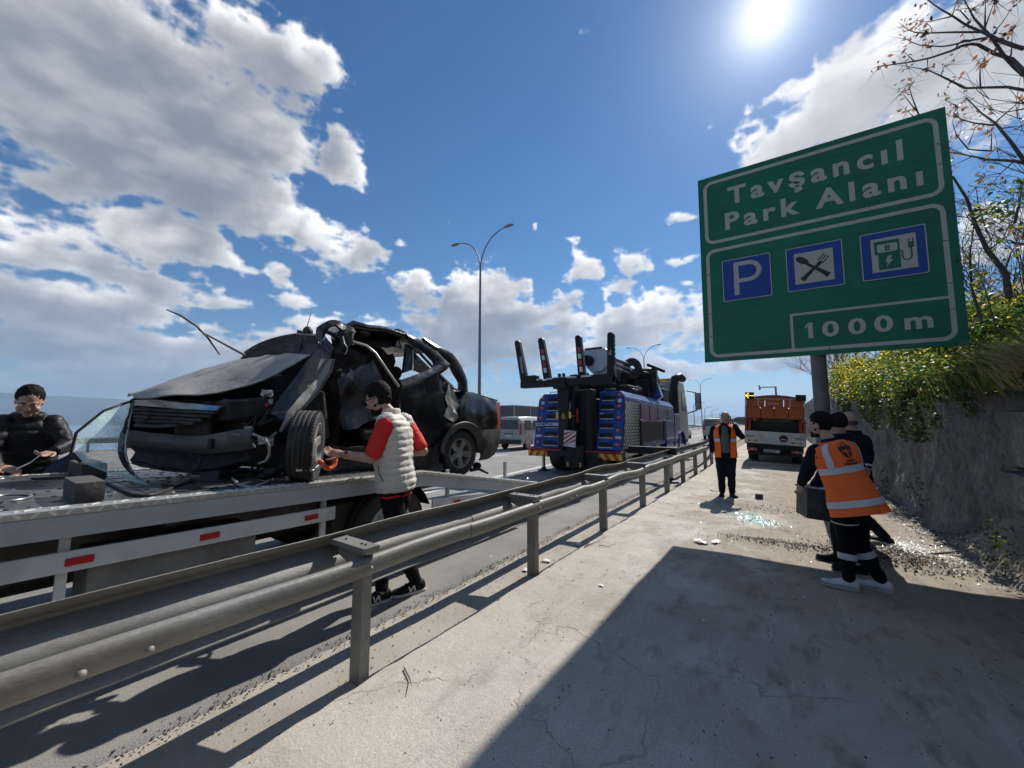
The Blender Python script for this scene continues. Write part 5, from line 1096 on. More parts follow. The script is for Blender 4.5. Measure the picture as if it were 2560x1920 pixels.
bx('turntable', (X0 - .8, YR + 2.6, 2.2), (X0 + 1.0, YR + 5.2, 2.75), m_black, .06); bx('crane_base', (X0 - .5, YR + .6, 1.2), (X0 + .5, YR + 5.5, 2.3), m_black, .03)
bx('crane_column', (X0 - .35, YR + 3.2, 2.7), (X0 + .45, YR + 4.4, 3.4), m_black, .05)
b = MB(); b.ext([Wz(1450, 690, 14.2), Wz(1485, 655, 14.2), Wz(1542, 690, 14.2), Wz(1520, 755, 14.2), Wz(1460, 740, 14.2)], (0, .02, 0)); b.build('white_tag_plate', m_tagwhite, hw, world=True)
b = MB(); b.tube([(X0 + 1.1, YR + 4.0, 3.72), (X0 + 1.55, YR + 4.6, 3.50)], .06, 8); b.build('hydraulic_ram', m_black, hw, smooth=50, world=True)
rr = random.Random(9)
for i in range(12):
    p = V((X0 + rr.uniform(-.3, 1.2), YR + 3.4 + rr.uniform(0, 1.6), 2.6 + rr.uniform(0, .8))); q = [p]
    for k in range(4): q.append(q[-1] + V((rr.uniform(-.12, .16), rr.uniform(-.1, .3), rr.uniform(-.2, .12))))
    MB().tube(q, .022, 6).build('hydraulic_hose', m_black, hw, smooth=60, world=True)
# more of the black machinery behind the boom
for i, (lo, hi) in enumerate([((-.55, 2.2, 2.5), (.35, 3.4, 3.25)), ((.1, 4.6, 2.4), (1.15, 6.0, 3.15)), ((.35, 5.6, 2.3), (1.25, 6.6, 2.95)), ((-.75, 1.2, 2.2), (-.45, 2.6, 3.2)), ((.55, 2.3, 2.3), (.95, 3.4, 2.85)), ((-.30, .0, .9), (.62, .25, 2.55))]):
    bx(('boom_cradle', 'winch_frame', 'hose_reel', 'boom_support', 'valve_block', 'mast_housing')[i], (X0 + lo[0], YR + lo[1], lo[2]), (X0 + hi[0], YR + hi[1], hi[2]), m_black, .06, 3)
for k, (x, y, z, r) in enumerate([(.95, 5.1, 3.2, .34), (.75, 6.1, 3.0, .30), (1.15, 4.2, 3.0, .30), (.3, 2.6, 3.15, .22)]):
    b = MB(); b.lathe([(0, -.2), (r * .8, -.2), (r, -.16), (r, -.12), (r * .6, -.1), (r * .6, .1), (r, .12), (r, .16), (r * .8, .2), (0, .2)], 20, (X0 + x, YR + y, z), (1, -.2, .1)); b.build('rope_drum', m_black, hw, smooth=40, world=True)
# cab
b = MB(); cy0, cy1 = YR + 7.95, YR + 10.0
prof = [(cy0, 1.0), (cy0, 3.30), (cy0 + .15, 3.45), (cy1 - .7, 3.45), (cy1 - .15, 2.4), (cy1, 1.9), (cy1, .75), (cy0 + .2, .75)]
b.ext([(X0 - 1.3, y, z) for y, z in prof], (2.62, 0, 0)); cabo = b.build('cab', m_whiteshade, hw, bevel=.06, seg=3, world=True)
b = MB(); b.box((X0 + .75, cy0 - .004, 2.72), (.65, .012, .55)); b.build('rear_window', m_glass_dark, cabo)
b = MB(); b.ext([(XR - .083, cy0 + .75, 2.05), (XR - .083, cy1 - .25, 2.05), (XR - .083, cy1 - .75, 2.95), (XR - .083, cy0 + .75, 2.95)], (.012, 0, 0)); b.build('side_window', m_glass_dark, cabo)
bx('beacon_bar', (X0 + .2, cy0 + .1, 3.47), (X0 + 1.28, cy0 + .4, 3.60), mat('beacon_orange', (.9, .28, .02), .3), .03)
for k in range(9): bx('beacon_lens', (X0 + .24 + k * .115, cy0 + .09, 3.49), (X0 + .33 + k * .115, cy0 + .1, 3.58), m_yel)
b = MB(); b.tube([(XR - .22, cy0 - .18, 1.6), (XR - .22, cy0 - .18, 3.2), (XR - .18, cy0 - .10, 3.52), (XR - .02, cy0 + .15, 3.62), (XR + .05, cy0 + .45, 3.55)], [.17, .17, .19, .2, .16], 12); b.build('air_intake', m_black, hw, smooth=60, world=True)
bx('stack_guard', (XR - .42, cy0 - .3, 1.3), (XR - .06, cy0 - .02, 2.9), m_black, .06)
b = MB(); b.tube([(XR - .05, cy1 - .4, 3.1), (XR + .35, cy1 - .25, 3.0)], .03, 7); b.build('mirror_arm', m_black, hw, smooth=60, world=True)
b = MB(); b.box((XR + .42, cy1 - .22, 2.58), (.26, .12, .82)); mo = b.build('mirror', m_black, hw, bevel=.05, seg=3, world=True)
b = MB(); b.box((XR + .42, cy1 - .282, 2.58), (.20, .006, .74)); b.build('mirror_glass', m_steel, mo)
b = MB(); b.tube([(XR - .05, cy1 - .3, 2.0), (XR + .38, cy1 - .22, 2.15)], .03, 7); b.build('mirror_arm', m_black, hw, smooth=60, world=True)
bx('cab_step', (XR - .5, cy0 + .4, .4), (XR - .08, cy1 - .3, .8), m_dark, .03)

# ------------------------------------------------------------------ generic vehicles further along
def car_body(root, sec, m, name='body', bevel=.03):
    """body lofted from cross sections: (y, half width bottom, half width belt, half width roof, z bottom, z belt, z roof)"""
    rings = []
    for (y, wb, wm, wr, zb, zm, zr) in sec:
        rings.append([V(p) for p in ((-wb, y, zb), (wb, y, zb), (wm, y, zb + (zm - zb) * .45), (wm * .985, y, zm), (wr * 1.02, y, zm + (zr - zm) * .75), (wr * .8, y, zr), (-wr * .8, y, zr), (-wr * 1.02, y, zm + (zr - zm) * .75), (-wm * .985, y, zm), (-wm, y, zb + (zm - zb) * .45))])
    return MB().loft(rings).build(name, m, root, smooth=38, bevel=bevel)
def small_wheel(root, c, r, w, s):
    b = MB(); b.lathe([(r * .6, -w / 2), (r * .9, -w / 2), (r, -w * .35), (r, w * .35), (r * .9, w / 2), (r * .6, w / 2)], 24, c, (s, 0, 0)); o = b.build('wheel', m_rubber_d, root, smooth=40)
    b = MB(); b.lathe([(r * .62, w * .3), (r * .62, w * .47), (r * .55, w * .45), (r * .2, w * .30), (0, w * .38)], 20, c, (s, 0, 0)); b.build('hub_cap', m_alloy, o, smooth=40)
    return o
def pane(root, pts, m=None, name='window', th=.012, nrm=None):
    b = MB(); P = [V(p) for p in pts]; n = (P[1] - P[0]).cross(P[2] - P[0]).normalized() if nrm is None else V(nrm); b.ext([p - n * th * .3 for p in P], n * th); return b.build(name, m or m_glass_dark, root)
m_glass_lt = mat('tinted_car_glass', (.10, .15, .17), .05, var=.1, alpha=.55, spec=.8)
van = thing('van', 'silver white passenger van driving away beside the blue wrecker', 'van', (-12.75, 17.9, 0), R(2))
sec = [(0, .80, .84, .70, .42, 1.05, 1.78), (.08, .83, .86, .74, .36, 1.06, 1.86), (1.2, .84, .87, .76, .32, 1.05, 1.90), (2.5, .84, .87, .75, .32, 1.04, 1.88), (3.0, .84, .86, .70, .34, 1.03, 1.70), (3.35, .83, .85, .66, .36, 1.02, 1.25), (3.9, .80, .82, .64, .40, .95, 1.0), (4.1, .74, .76, .6, .45, .8, .86)]
car_body(van, sec, m_whiteshade)
pane(van, [(-.66, -.012, 1.16), (.66, -.012, 1.16), (.60, .008, 1.70), (-.60, .008, 1.70)], m_glass_dark, 'rear_window')
for s in (-1, 1):
    b = MB(); b.box((s * .76, .03, 1.15), (.12, .1, .62)); b.build('tail_lamp', m_tail, van, bevel=.02)
    for y0, y1 in ((.35, 1.15), (1.3, 2.05), (2.15, 2.85)):
        pane(van, [(s * .868, y0, 1.13), (s * .868, y1, 1.13), (s * .80, y1 - .05, 1.66), (s * .80, y0 + .04, 1.66)], m_glass_dark, 'side_window', nrm=(s, 0, .15))
    small_wheel(van, (s * .74, .72, .30), .30, .19, s); small_wheel(van, (s * .74, 3.3, .30), .30, .19, s)
    b = MB(); b.patch([[(s * (.80 + .075 * j), .72 + .39 * math.cos(R(a)), .30 + .39 * math.sin(R(a))) for j in range(2)] for a in range(0, 181, 15)], .02); b.build('wheel_arch', m_plastic, van, smooth=40)
b = MB(); b.box((0, -.05, .46), (1.66, .14, .26)); b.build('rear_bumper', m_plastic, van, bevel=.04)
b = MB(); b.box((0, -.03, .92), (.62, .02, .05)); b.build('tailgate_handle', m_plastic, van, bevel=.008)
b = MB(); b.box((0, -.022, .78), (.50, .015, .11)); b.build('number_plate', m_tagwhite, van)
MB().tube([(-.05, -.03, 1.18), (-.22, -.035, 1.36), (-.36, -.03, 1.42)], .012, 5).build('rear_wiper', m_black, van)
def far_car(label, x, y, m, rz=0., van_like=False):
    o = thing('parked_car' if False else 'car', label, 'car', (x, y, drop(y)), rz)
    if van_like: s_ = [(0, .78, .82, .70, .4, 1.1, 1.85), (.1, .82, .85, .74, .34, 1.1, 1.92), (2.6, .82, .85, .74, .34, 1.08, 1.9), (3.2, .82, .84, .66, .36, 1.05, 1.3), (4.1, .76, .78, .6, .45, .8, .9)]
    else: s_ = [(0, .74, .80, .60, .42, .80, .95), (.25, .80, .84, .60, .32, .92, 1.02), (.8, .82, .86, .56, .30, .93, 1.36), (1.6, .82, .86, .57, .30, .93, 1.46), (2.4, .82, .86, .56, .30, .92, 1.42), (3.1, .82, .85, .60, .30, .90, 1.0), (3.9, .80, .82, .62, .34, .80, .84), (4.25, .70, .72, .55, .4, .66, .7)]
    car_body(o, s_, m)
    if van_like: pane(o, [(-.66, -.012, 1.2), (.66, -.012, 1.2), (.6, .008, 1.76), (-.6, .008, 1.76)], None, 'rear_window')
    else: pane(o, [(-.58, .30, 1.02), (.58, .30, 1.02), (.50, .78, 1.34), (-.5, .78, 1.34)], None, 'rear_window', .03, nrm=(0, -.5, .8))
    for s in (-1, 1):
        pane(o, [(s * .85, .8, 1.0), (s * .85, 2.7, 1.0), (s * .64, 2.3, 1.36), (s * .64, 1.0, 1.38)], None, 'side_window', nrm=(s, 0, .5))
        b = MB(); b.box((s * .66, .02, .80 if not van_like else 1.1), (.2, .08, .14 if not van_like else .5)); b.build('tail_lamp', m_tail, o, bevel=.01)
        small_wheel(o, (s * .74, .75, .31), .31, .2, s); small_wheel(o, (s * .74, 3.3, .31), .31, .2, s)
    b = MB(); b.box((0, -.02, .66), (.5, .03, .12)); b.build('number_plate', m_tagwhite, o); return o
far_car('white saloon car far ahead just past the blue wrecker cab', -8.0, 37.0, m_white, R(2))
far_car('white van far ahead behind the man on the phone', -5.15, 38.5, m_whiteshade, R(1), True)
far_car('dark car very far down the motorway', -8.2, 88, m_car, 0)
# grey box trailer on the other carriageway
m_trail = mat('grey_tarpaulin', (.10, .10, .105), .75, var=.1, vs=.6, dirt=(.16, .15, .14), da=.2)
tr = thing('semi_trailer', 'long grey box trailer passing beyond the white van', 'trailer', (-26.5, 36.5, 0))
bx('box', (-27.8, 36.5, 1.0), (-25.3, 50.0, 3.50), m_trail, .03, parent=None).parent = tr
_b = [c for c in C.objects if c.name.startswith('box')][-1]; _b.location = -tr.location
for z in (3.47,): b = MB(); b.box((-25.28, 43.25, z), (.06, 13.5, .09)); b.build('top_rail', m_truckw, tr, world=True)
for y in (36.52, 40, 43.5, 47): b = MB(); b.box((-25.28, y, 2.25), (.05, .07, 2.4)); b.build('side_post', m_truckw, tr, world=True)
for y in (38.0, 39.3, 40.6): 
    for x, s in ((-25.5, 1), (-27.6, -1)): truck_wheel(tr, (x, y, .5), .5, .35, (s, 0, 0), m_boom)
b = MB(); b.box((-26.5, 43, .95), (.9, 13, .2)); b.build('chassis', m_dark, tr, world=True)

# ------------------------------------------------------------------ orange motorway maintenance truck
m_org = mat('orange_tarpaulin', (.50, .115, .03), .7, var=.14, vs=3, dirt=(.25, .07, .03), da=.3, ds=3)
m_orgd = mat('dark_orange_paint', (.30, .06, .02), .5, var=.15)
ot = thing('maintenance_truck', 'orange and white road maintenance truck parked on the pad with a lit arrow sign', 'truck', (-.36, 18.2, .0), 0, None, (0, R(3.2), R(-1)))
def ob(name, lo, hi, m, bevel=0., parent=None, seg=2, **k):
    b = MB(); b.box([(a + c) / 2 for a, c in zip(lo, hi)], [c - a for a, c in zip(lo, hi)]); return b.build(name, m, parent or ot, bevel=bevel, seg=seg, **k)
w = .97
ob('tailboard', (-w, 0, .72), (w, .05, 1.20), m_white, .01); tb = ot.children[-1]
for s in (-1, 1): ob('side_board', (s * w - .025, .05, .72), (s * w + .025, 3.9, 1.2), m_white, .01)
ob('load_floor', (-w, .05, .68), (w, 3.9, .74), m_dark)
# canopy: hoop frame, orange cover rolled half up
for z0, z1, nm in ((1.74, 2.14, 'lower_flap'), (2.18, 2.46, 'upper_flap')):
    n = 4 if z0 < 2 else 3; W2 = 2 * w - .12
    for k in range(n):
        x0 = -w + .06 + W2 * k / n + .012; x1 = -w + .06 + W2 * (k + 1) / n - .012
        g_ = [[(x0 + (x1 - x0) * i / 6, -.035 - .02 * math.sin(math.pi * i / 6) - .012 * fbm(i + k * 3, j, z0), z0 + (z1 - z0) * j / 4) for i in range(7)] for j in range(5)]
        MB().patch(g_, .012).build('cover_panel', m_org, ot, smooth=60)
ob('cover_bar', (-w, -.03, 2.14), (w, .0, 2.18), m_orgd); ob('cover_bar', (-w, -.03, 1.70), (w, .0, 1.75), m_orgd); ob('handle_bar', (-.2, -.07, 2.28), (.16, -.05, 2.30), m_tagwhite)
for x in (-w + .03, w - .03): ob('hoop_post', (x - .03, -.03, 1.2), (x + .03, .03, 2.5), m_orgd, .004)
for x in (-w + .04, -.52, .5, w - .04): ob('white_binding', (x - .012, -.06, 2.18), (x + .012, -.05, 2.48), m_tagwhite)
ob('white_binding', (-w, -.06, 2.475), (w, -.05, 2.495), m_tagwhite)
for x in (-w + .015, w - .015): ob('white_binding', (x - .012, -.055, 1.7), (x + .012, -.045, 2.48), m_tagwhite)
b = MB(); b.patch([[(-w + 2 * w * i / 10, y, 2.5 + .14 * math.sin(math.pi * i / 10)) for i in range(11)] for y in (0, 1.2, 2.5, 3.9)], .012); b.build('cover_roof', m_org, ot, smooth=60)
b = MB(); b.ext([(-w + .02, .0, 2.5)] + [(-w + 2 * w * i / 10, .0, 2.5 + .14 * math.sin(math.pi * i / 10)) for i in range(1, 10)] + [(w - .02, .0, 2.5)], (0, .02, 0)); b.build('cover_gable', m_orgd, ot)
for s in (-1, 1): b = MB(); b.patch([[(s * w, y, z) for y in (0, 1.3, 2.6, 3.9)] for z in (1.2, 1.85, 2.5)], .012); b.build('cover_side', m_org, ot, smooth=60)
ob('dark_load', (-w + .06, .3, 1.2), (w - .06, 3.8, 1.62), m_black, .03)
for s in (-1, 1): ob('red_post', (s * (w - .14) - .05, .06, 1.2), (s * (w - .14) + .05, .12, 1.68), m_chev_r)
ob('tool_rack', (-.5, .2, 1.45), (.35, .28, 1.6), m_dark)
# arrow board (lit) and its dark twin
m_led = mat('amber_led', (1.0, .62, .05), .4, emit=4.0)
ab = ob('arrow_board', (-w + .0, -.10, 2.46), (-w + .30, -.05, 2.74), m_black, .01)
for (x0, z0, x1, z1) in ((.03, .14, .27, .14), (.03, .14, .11, .23), (.03, .14, .11, .05)):
    n = 7 if abs(x1 - x0) > .1 else 4
    for k in range(n):
        t = k / (n - 1); b = MB(); b.lathe([(.013, 0), (.011, .006), (0, .008)], 8, (-w + x0 + (x1 - x0) * t, -.101, 2.46 + z0 + (z1 - z0) * t), (0, -1, 0)); b.build('led', m_led, ab)
ob('unlit_board', (w - .30, -.10, 2.42), (w + .02, -.05, 2.66), m_black, .01)
# lower rear: chevrons, emblem, stickers, lamps, plate
for s in (-1, 1):
    for k in range(3):
        x = s * (w - .10) - s * k * .12; b = MB(); b.ext([(x, -.004, .79), (x - s * .10, -.004, .79), (x - s * .05, -.004, .85), (x + s * .05 if k else x, -.004, .85)], (0, -.002, 0)); b.build('chevron_stripe', m_lampred if k % 2 == 0 else m_yel, tb)
    for k in range(5):
        x = s * (w - .17) + (k - 2) * .055; b = MB(); b.box((x, -.003, .99), (.038, .004, .08)); b.build('small_print', bpy.data.materials['print_grey'], tb)
    o = ob('tail_lamp', (s * (w - .25) - .18, -.08, .42), (s * (w - .25) + .18, -.02, .54), m_tail, .02); b = MB(); b.lathe([(.03, 0), (.02, .008), (0, .01)], 10, (s * (w - .25), -.082, .48), (0, -1, 0)); b.build('reversing_lamp', m_tagwhite, o)
def disc(cx, cz, r, m, d, par, name, n=24):
    b = MB(); b.ext([(cx + r * math.cos(R(a)), -d, cz + r * math.sin(R(a))) for a in range(0, 360, 360 // n)], (0, -.0015, 0)); return b.build(name, m, par)
disc(.30, .96, .145, m_chev_r, .003, tb, 'emblem_disc'); disc(.30, .96, .115, m_black, .005, tb, 'emblem_centre'); b = MB(); b.box((.30, -.008, .93), (.16, .003, .035)); b.build('emblem_band', m_tagwhite, tb)
for r_, mm_, d in ((.14, bpy.data.materials['print_grey'], .003), (.128, m_white, .005), (.09, bpy.data.materials['print_grey'], .007), (.08, m_white, .009), (.035, bpy.data.materials['print_grey'], .011)): disc(-.45, .97, r_, mm_, d, tb, 'faded_emblem')
ob('under_frame', (-w + .05, .1, .45), (w - .05, .2, .68), m_black); ob('rear_bumper', (-w + .1, -.02, .30), (w - .1, .06, .40), m_black, .01)
pl = ob('number_plate', (-.34, -.04, .40), (.18, -.03, .51), m_tagwhite)
tx = text('plate_text', '34 BAJ 07', .10, m_black, face_mat((-.32, -.042, .42), (1, 0, 0), (0, 0, 1)), None, .002, 1, .001, sx=.9); tx.parent = pl
for s in (-1, 1):
    for y in (.75, 3.9):
        truck_wheel(ot, (s * (w - .24), y, .37), .37, .32, (s, 0, 0), m_white, world=False)
for x in (-.4, .4): ob('chassis_rail', (x - .05, .1, .45), (x + .05, 5.2, .62), m_dark)
ob('axle', (-w + .2, .68, .3), (w - .2, .82, .44), m_dark, .03)
ob('cab', (-w + .02, 4.0, .5), (w - .02, 5.7, 2.25), m_orgd, .12, seg=3); ob('cab_rear_window', (-.6, 3.985, 1.55), (.6, 3.999, 2.0), m_glass_dark)
# ------------------------------------------------------------------ street lamps, far rails
m_lampp = mat('painted_lamp_pole', (.20, .20, .21), .5, metal=.4, var=.1)
lp = thing('street_lamp', 'tall double-armed street lamp, nearest one, standing beyond the wrecked car', 'street lamp', (-16.2, 19.4, -.1), 0, 'street lamps along the median')
MB().tube([(0, 0, 0), (0, 0, 6), (0, 0, 12.3)], [.13, .10, .065], 12).build('pole', m_lampp, lp, smooth=60)
MB().lathe([(.2, 0), (.2, .5), (.14, .55)], 12).build('pole_base', m_lampp, lp, smooth=40)
for s in (-1, 1):
    pts = [(s * 2.35 * math.sin(R(a)) ** 1.3 if a else 0, 0, 12.3 + 2.0 * (1 - math.cos(R(a))) ** .55 if a else 12.3) for a in range(0, 91, 10)]
    pts = [(s * .0, 0, 12.2), (s * .18, 0, 12.9), (s * .5, 0, 13.5), (s * .95, 0, 13.95), (s * 1.5, 0, 14.22), (s * 2.0, 0, 14.32)]
    MB().tube(pts, [.05, .045, .04, .04, .036, .034], 8).build('arm', m_lampp, lp, smooth=60)
    b = MB(); b.ell((s * 2.35, 0, 14.34), (.40, .15, .075), 14, 8); b.build('lamp_head', m_lampp, lp, smooth=60)
def lamp_at(x, y, z, s, label): o = dup(lp, (x, y, z), None, label); o.scale = (s, s, s); return o
lamp_at(-15.7, 55.2, -.6, .90, 'double-armed street lamp behind the boom of the blue wrecker'); lamp_at(-15.2, 98, -1.2, .88, 'double-armed street lamp just left of the man on the phone, beyond the cab mirror')
sl_ = thing('street_lamp', 'small single-armed far lamp nearest the cab of the blue wrecker', 'street lamp', (-20.6, 120, -2.6), 0, 'far single-armed lamps')
MB().tube([(0, 0, 0), (0, 0, 8.6), (.3, 0, 9.3), (1.0, 0, 9.6), (2.0, 0, 9.65)], [.12, .08, .07, .06, .05], 8).build('pole', m_lampp, sl_, smooth=60)
MB().ell((2.4, 0, 9.68), (.5, .18, .09), 10, 6).build('lamp_head', m_lampp, sl_, smooth=60)
for (x, y, l) in ((-23, 155, 'small single-armed far lamp left of the phone man, tallest of the far three'), (-25.4, 190, 'small single-armed far lamp left of the phone man, middle of the far three'), (-28, 237, 'small single-armed far lamp just above the phone man, lowest of the far three')): dup(sl_, (x, y, -2.8), None, l)
cp = thing('camera_pole', 'thin traffic camera pole with a side arm rising behind the orange truck', 'camera pole', (-.4, 48.5, -.2))
MB().tube([(0, 0, 0), (0, 0, 5.45)], .09, 8).build('pole', m_lampp, cp, smooth=60); MB().tube([(0, 0, 5.4), (-1.35, 0, 5.42)], .05, 6).build('side_arm', m_lampp, cp, smooth=60)
MB().ell((-1.4, 0, 5.3), (.1, .1, .16), 10, 6).build('camera', m_black, cp, smooth=60); MB().ell((-1.45, 0, 5.55), (.08, .08, .1), 8, 6).build('camera', m_black, cp, smooth=60)
def far_rail(x, y0, y1, label, step=4):
    g_ = thing('guardrail', label, 'guardrail', (x, (y0 + y1) / 2, 0))
    rows = [[(x + dx, y, drop(y) + z) for dx, z in ((0, .45), (.05, .5), (.01, .6), (.05, .7), (0, .76))] for y in range(y0, y1 + 1, 4)]
    MB().patch(rows, .02).build('rail_beam', m_galv, g_, smooth=40, world=True)
    for y in range(y0, y1, step): MB().box((x - .08, y, drop(y) + .35), (.1, .1, .8)).build('post', m_galv, g_, world=True)
far_rail(-15.0, 14, 200, 'long guardrail along the central strip of the motorway', 6); far_rail(-30.2, -20, 160, 'outermost guardrail along the seaward edge of the motorway', 8)

# ------------------------------------------------------------------ plants
def leaf_mesh(name, cen, size, mats, mi, parent=None, aspect=1.6, up=.3, world=False, bend=True):
    """one small folded blade per centre: real faces spread through the crown"""
    n = len(cen); rng = np.random.default_rng(n)
    d = rng.normal(size=(n, 3)); d[:, 2] = d[:, 2] * .7 + up; d /= np.linalg.norm(d, axis=1)[:, None]
    t = rng.normal(size=(n, 3)); s = np.cross(d, t); s /= np.linalg.norm(s, axis=1)[:, None]; nn = np.cross(d, s)
    sz = size * rng.uniform(.6, 1.35, n)[:, None]; L_ = d * sz * aspect / 2; S_ = s * sz / 2
    fold = nn * sz * .12
    v = np.stack([cen - L_, cen - S_ + fold, cen + L_ * .9, cen + S_ + fold], 1).reshape(-1, 3); f = np.arange(n * 4).reshape(n, 4)
    o = npmesh(name, v, f, mats, parent, mi=mi, world=world)
    if parent is not None: o['kind'] = 'stuff'
    return o
def twig_mesh(name, segs, m, parent=None, world=False):
    """segs: list of (p, q, r0, r1); three-sided tapering sticks"""
    P = np.array([s[0] for s in segs], float); Q = np.array([s[1] for s in segs], float); r0 = np.array([s[2] for s in segs])[:, None]; r1 = np.array([s[3] for s in segs])[:, None]
    d = Q - P; d /= np.maximum(np.linalg.norm(d, axis=1), 1e-6)[:, None]; a = np.where(np.abs(d[:, 2:3]) < .9, [[0, 0, 1.]], [[1., 0, 0]]); u = np.cross(d, a); u /= np.linalg.norm(u, axis=1)[:, None]; w = np.cross(d, u)
    vs = []
    for k in range(3):
        c = math.cos(2.094 * k); s = math.sin(2.094 * k); vs.append(P + (u * c + w * s) * r0); vs.append(Q + (u * c + w * s) * r1)
    v = np.stack(vs, 1).reshape(-1, 3); n = len(segs); b = np.arange(n)[:, None] * 6
    f = np.concatenate([b + np.array([[0, 2, 3, 1]]), b + np.array([[2, 4, 5, 3]]), b + np.array([[4, 0, 1, 5]])])
    o = npmesh(name, v, f, m, parent, world=world); o['kind'] = 'stuff'; return o
m_bark = mat('grey_brown_bark', (.10, .08, .075), .9, var=.3, vs=9, bump=.6, bs=60)
m_twig = mat('dry_twig', (.13, .095, .075), .9, var=.3, vs=5)
m_leafd = leafmat('dark_green_leaf', (.035, .07, .018), .35)
m_leafm = leafmat('green_leaf', (.08, .13, .022), .5)
m_leafl = leafmat('light_green_leaf', (.19, .21, .035), .55)
m_flow = leafmat('yellow_flower', (.62, .48, .03), .5, .2)
m_bud = leafmat('reddish_young_leaf', (.28, .13, .075), .45)
m_dry = leafmat('dry_grass', (.32, .27, .13), .4)
def clumpy(n, c, r, seed, k=34):
    """points gathered into clumps near the outside of an uneven dome"""
    rng = np.random.default_rng(seed); d = rng.normal(size=(k, 3)); d[:, 2] = np.abs(d[:, 2]) * .9 - .15; d /= np.linalg.norm(d, axis=1)[:, None]
    cc = d * rng.uniform(.45, 1.0, (k, 1)); w = rng.uniform(.10, .24, k); i = rng.integers(0, k, n)
    return np.array(c) + (cc[i] + rng.normal(size=(n, 3)) * w[i][:, None]) * np.array(r), d[i], cc[i]
SHR = [((2.35, 20.5, 3.2), (.8, 1.5, .9)), ((2.15, 17.2, 2.75), (.75, 1.6, .95)), ((2.2, 14.3, 2.4), (.75, 1.5, .85)), ((2.25, 11.8, 2.25), (.75, 1.3, .75)), ((2.35, 9.6, 2.2), (.7, 1.2, .65)), ((2.9, 12.8, 3.05), (.9, 1.5, .8)), ((3.0, 10.2, 3.0), (.9, 1.4, .75)), ((2.55, 7.9, 2.15), (.6, .9, .45)), ((3.2, 8.6, 2.85), (.75, 1.0, .5))]
names = ['yellow flowering shrub hanging over the wall, farthest one beside the sign post', 'yellow flowering shrub on the wall just right of the sign post', 'dense yellow flowering shrub drooping furthest down the wall', 'green and yellow shrub on the wall edge under the middle of the sign', 'mostly green shrub on the wall edge with few yellow flowers', 'bright yellow flowering shrub higher on the bank under the sign', 'yellow tipped shrub high on the bank below the right half of the sign', 'dark green shrub with dry stalks on the wall edge right of the sign', 'green shrub high on the bank beside the lower right sign corner']
for i, (c, r) in enumerate(SHR):
    o = thing('flowering_shrub', names[i], 'shrub', (c[0], c[1], c[2] - r[2] * .5), 0, 'shrubs growing over the wall')
    n = 6500 if i < 7 else 5200
    p, d, cc = clumpy(n, (0, 0, r[2] * .5), r, 40 + i); rng = np.random.default_rng(i); mi = rng.choice([0, 0, 1, 1, 1, 2], n)
    leaf_mesh('foliage', p, .040, [m_leafd, m_leafm, m_leafl], mi, o)
    fl = (2600, 3400, 3800, 1700, 800, 3200, 1700, 160, 200)[i]
    q, d, cc = clumpy(fl, (0, 0, r[2] * .5 + .06), (r[0] * 1.03, r[1] * 1.03, r[2] * 1.08), 40 + i); leaf_mesh('flowers', q, .036, [m_flow, m_leafl], rng.choice([0, 0, 0, 1], fl), o, 1.0, .8)
    segs = []
    for k in range(60):
        a = rng.uniform(0, 6.28); e = rng.uniform(.1, 1.4); q = V((r[0] * math.cos(a) * math.cos(e) * .8, r[1] * math.sin(a) * math.cos(e) * .8, r[2] * (.3 + .9 * math.sin(e))))
        m_ = q * .5 + V((0, 0, .05)); segs += [((0, 0, -.1), m_, .012, .008), (m_, q, .008, .003)]
    twig_mesh('stems', segs, m_twig, o)
# creeper strands over the wall face
rng = np.random.default_rng(5); P = []
for k in range(34):
    y = rng.uniform(4.5, 19); L_ = rng.uniform(.15, .75) * (1 if y > 7 else .6); z0 = wall_top(y)
    m_ = int(150 * L_ / .5); t = rng.uniform(0, 1, m_) ** .8
    P.append(np.stack([1.80 - .05 * t + rng.normal(0, .035, m_) - .08 * (1 - t), y + .12 * np.sin(t * 5 + k) + rng.normal(0, .07, m_), z0 + .05 - t * L_], 1))
P = np.concatenate(P); tag(leaf_mesh('creeper', P, .036, [m_leafd, m_leafm], rng.choice([0, 0, 0, 1], len(P)), None, 1.5, -.5), 'dark green creeper strands hanging down the face of the stone wall', 'creeper', None, 'stuff')
P = np.concatenate([np.array((1.74, y, z)) + rng.normal(size=(90, 3)) * np.array((.05, .11, .13)) for y, z in ((4.9, 1.25), (5.0, .75), (6.3, .35), (9.0, .5), (11.5, .3))])
tag(leaf_mesh('weeds', P, .03, [m_leafd, m_leafm], rng.choice([0, 0, 1], len(P)), None, 1.6, .2), 'small dark weeds rooted in the joints of the stone wall', 'weeds', None, 'stuff')
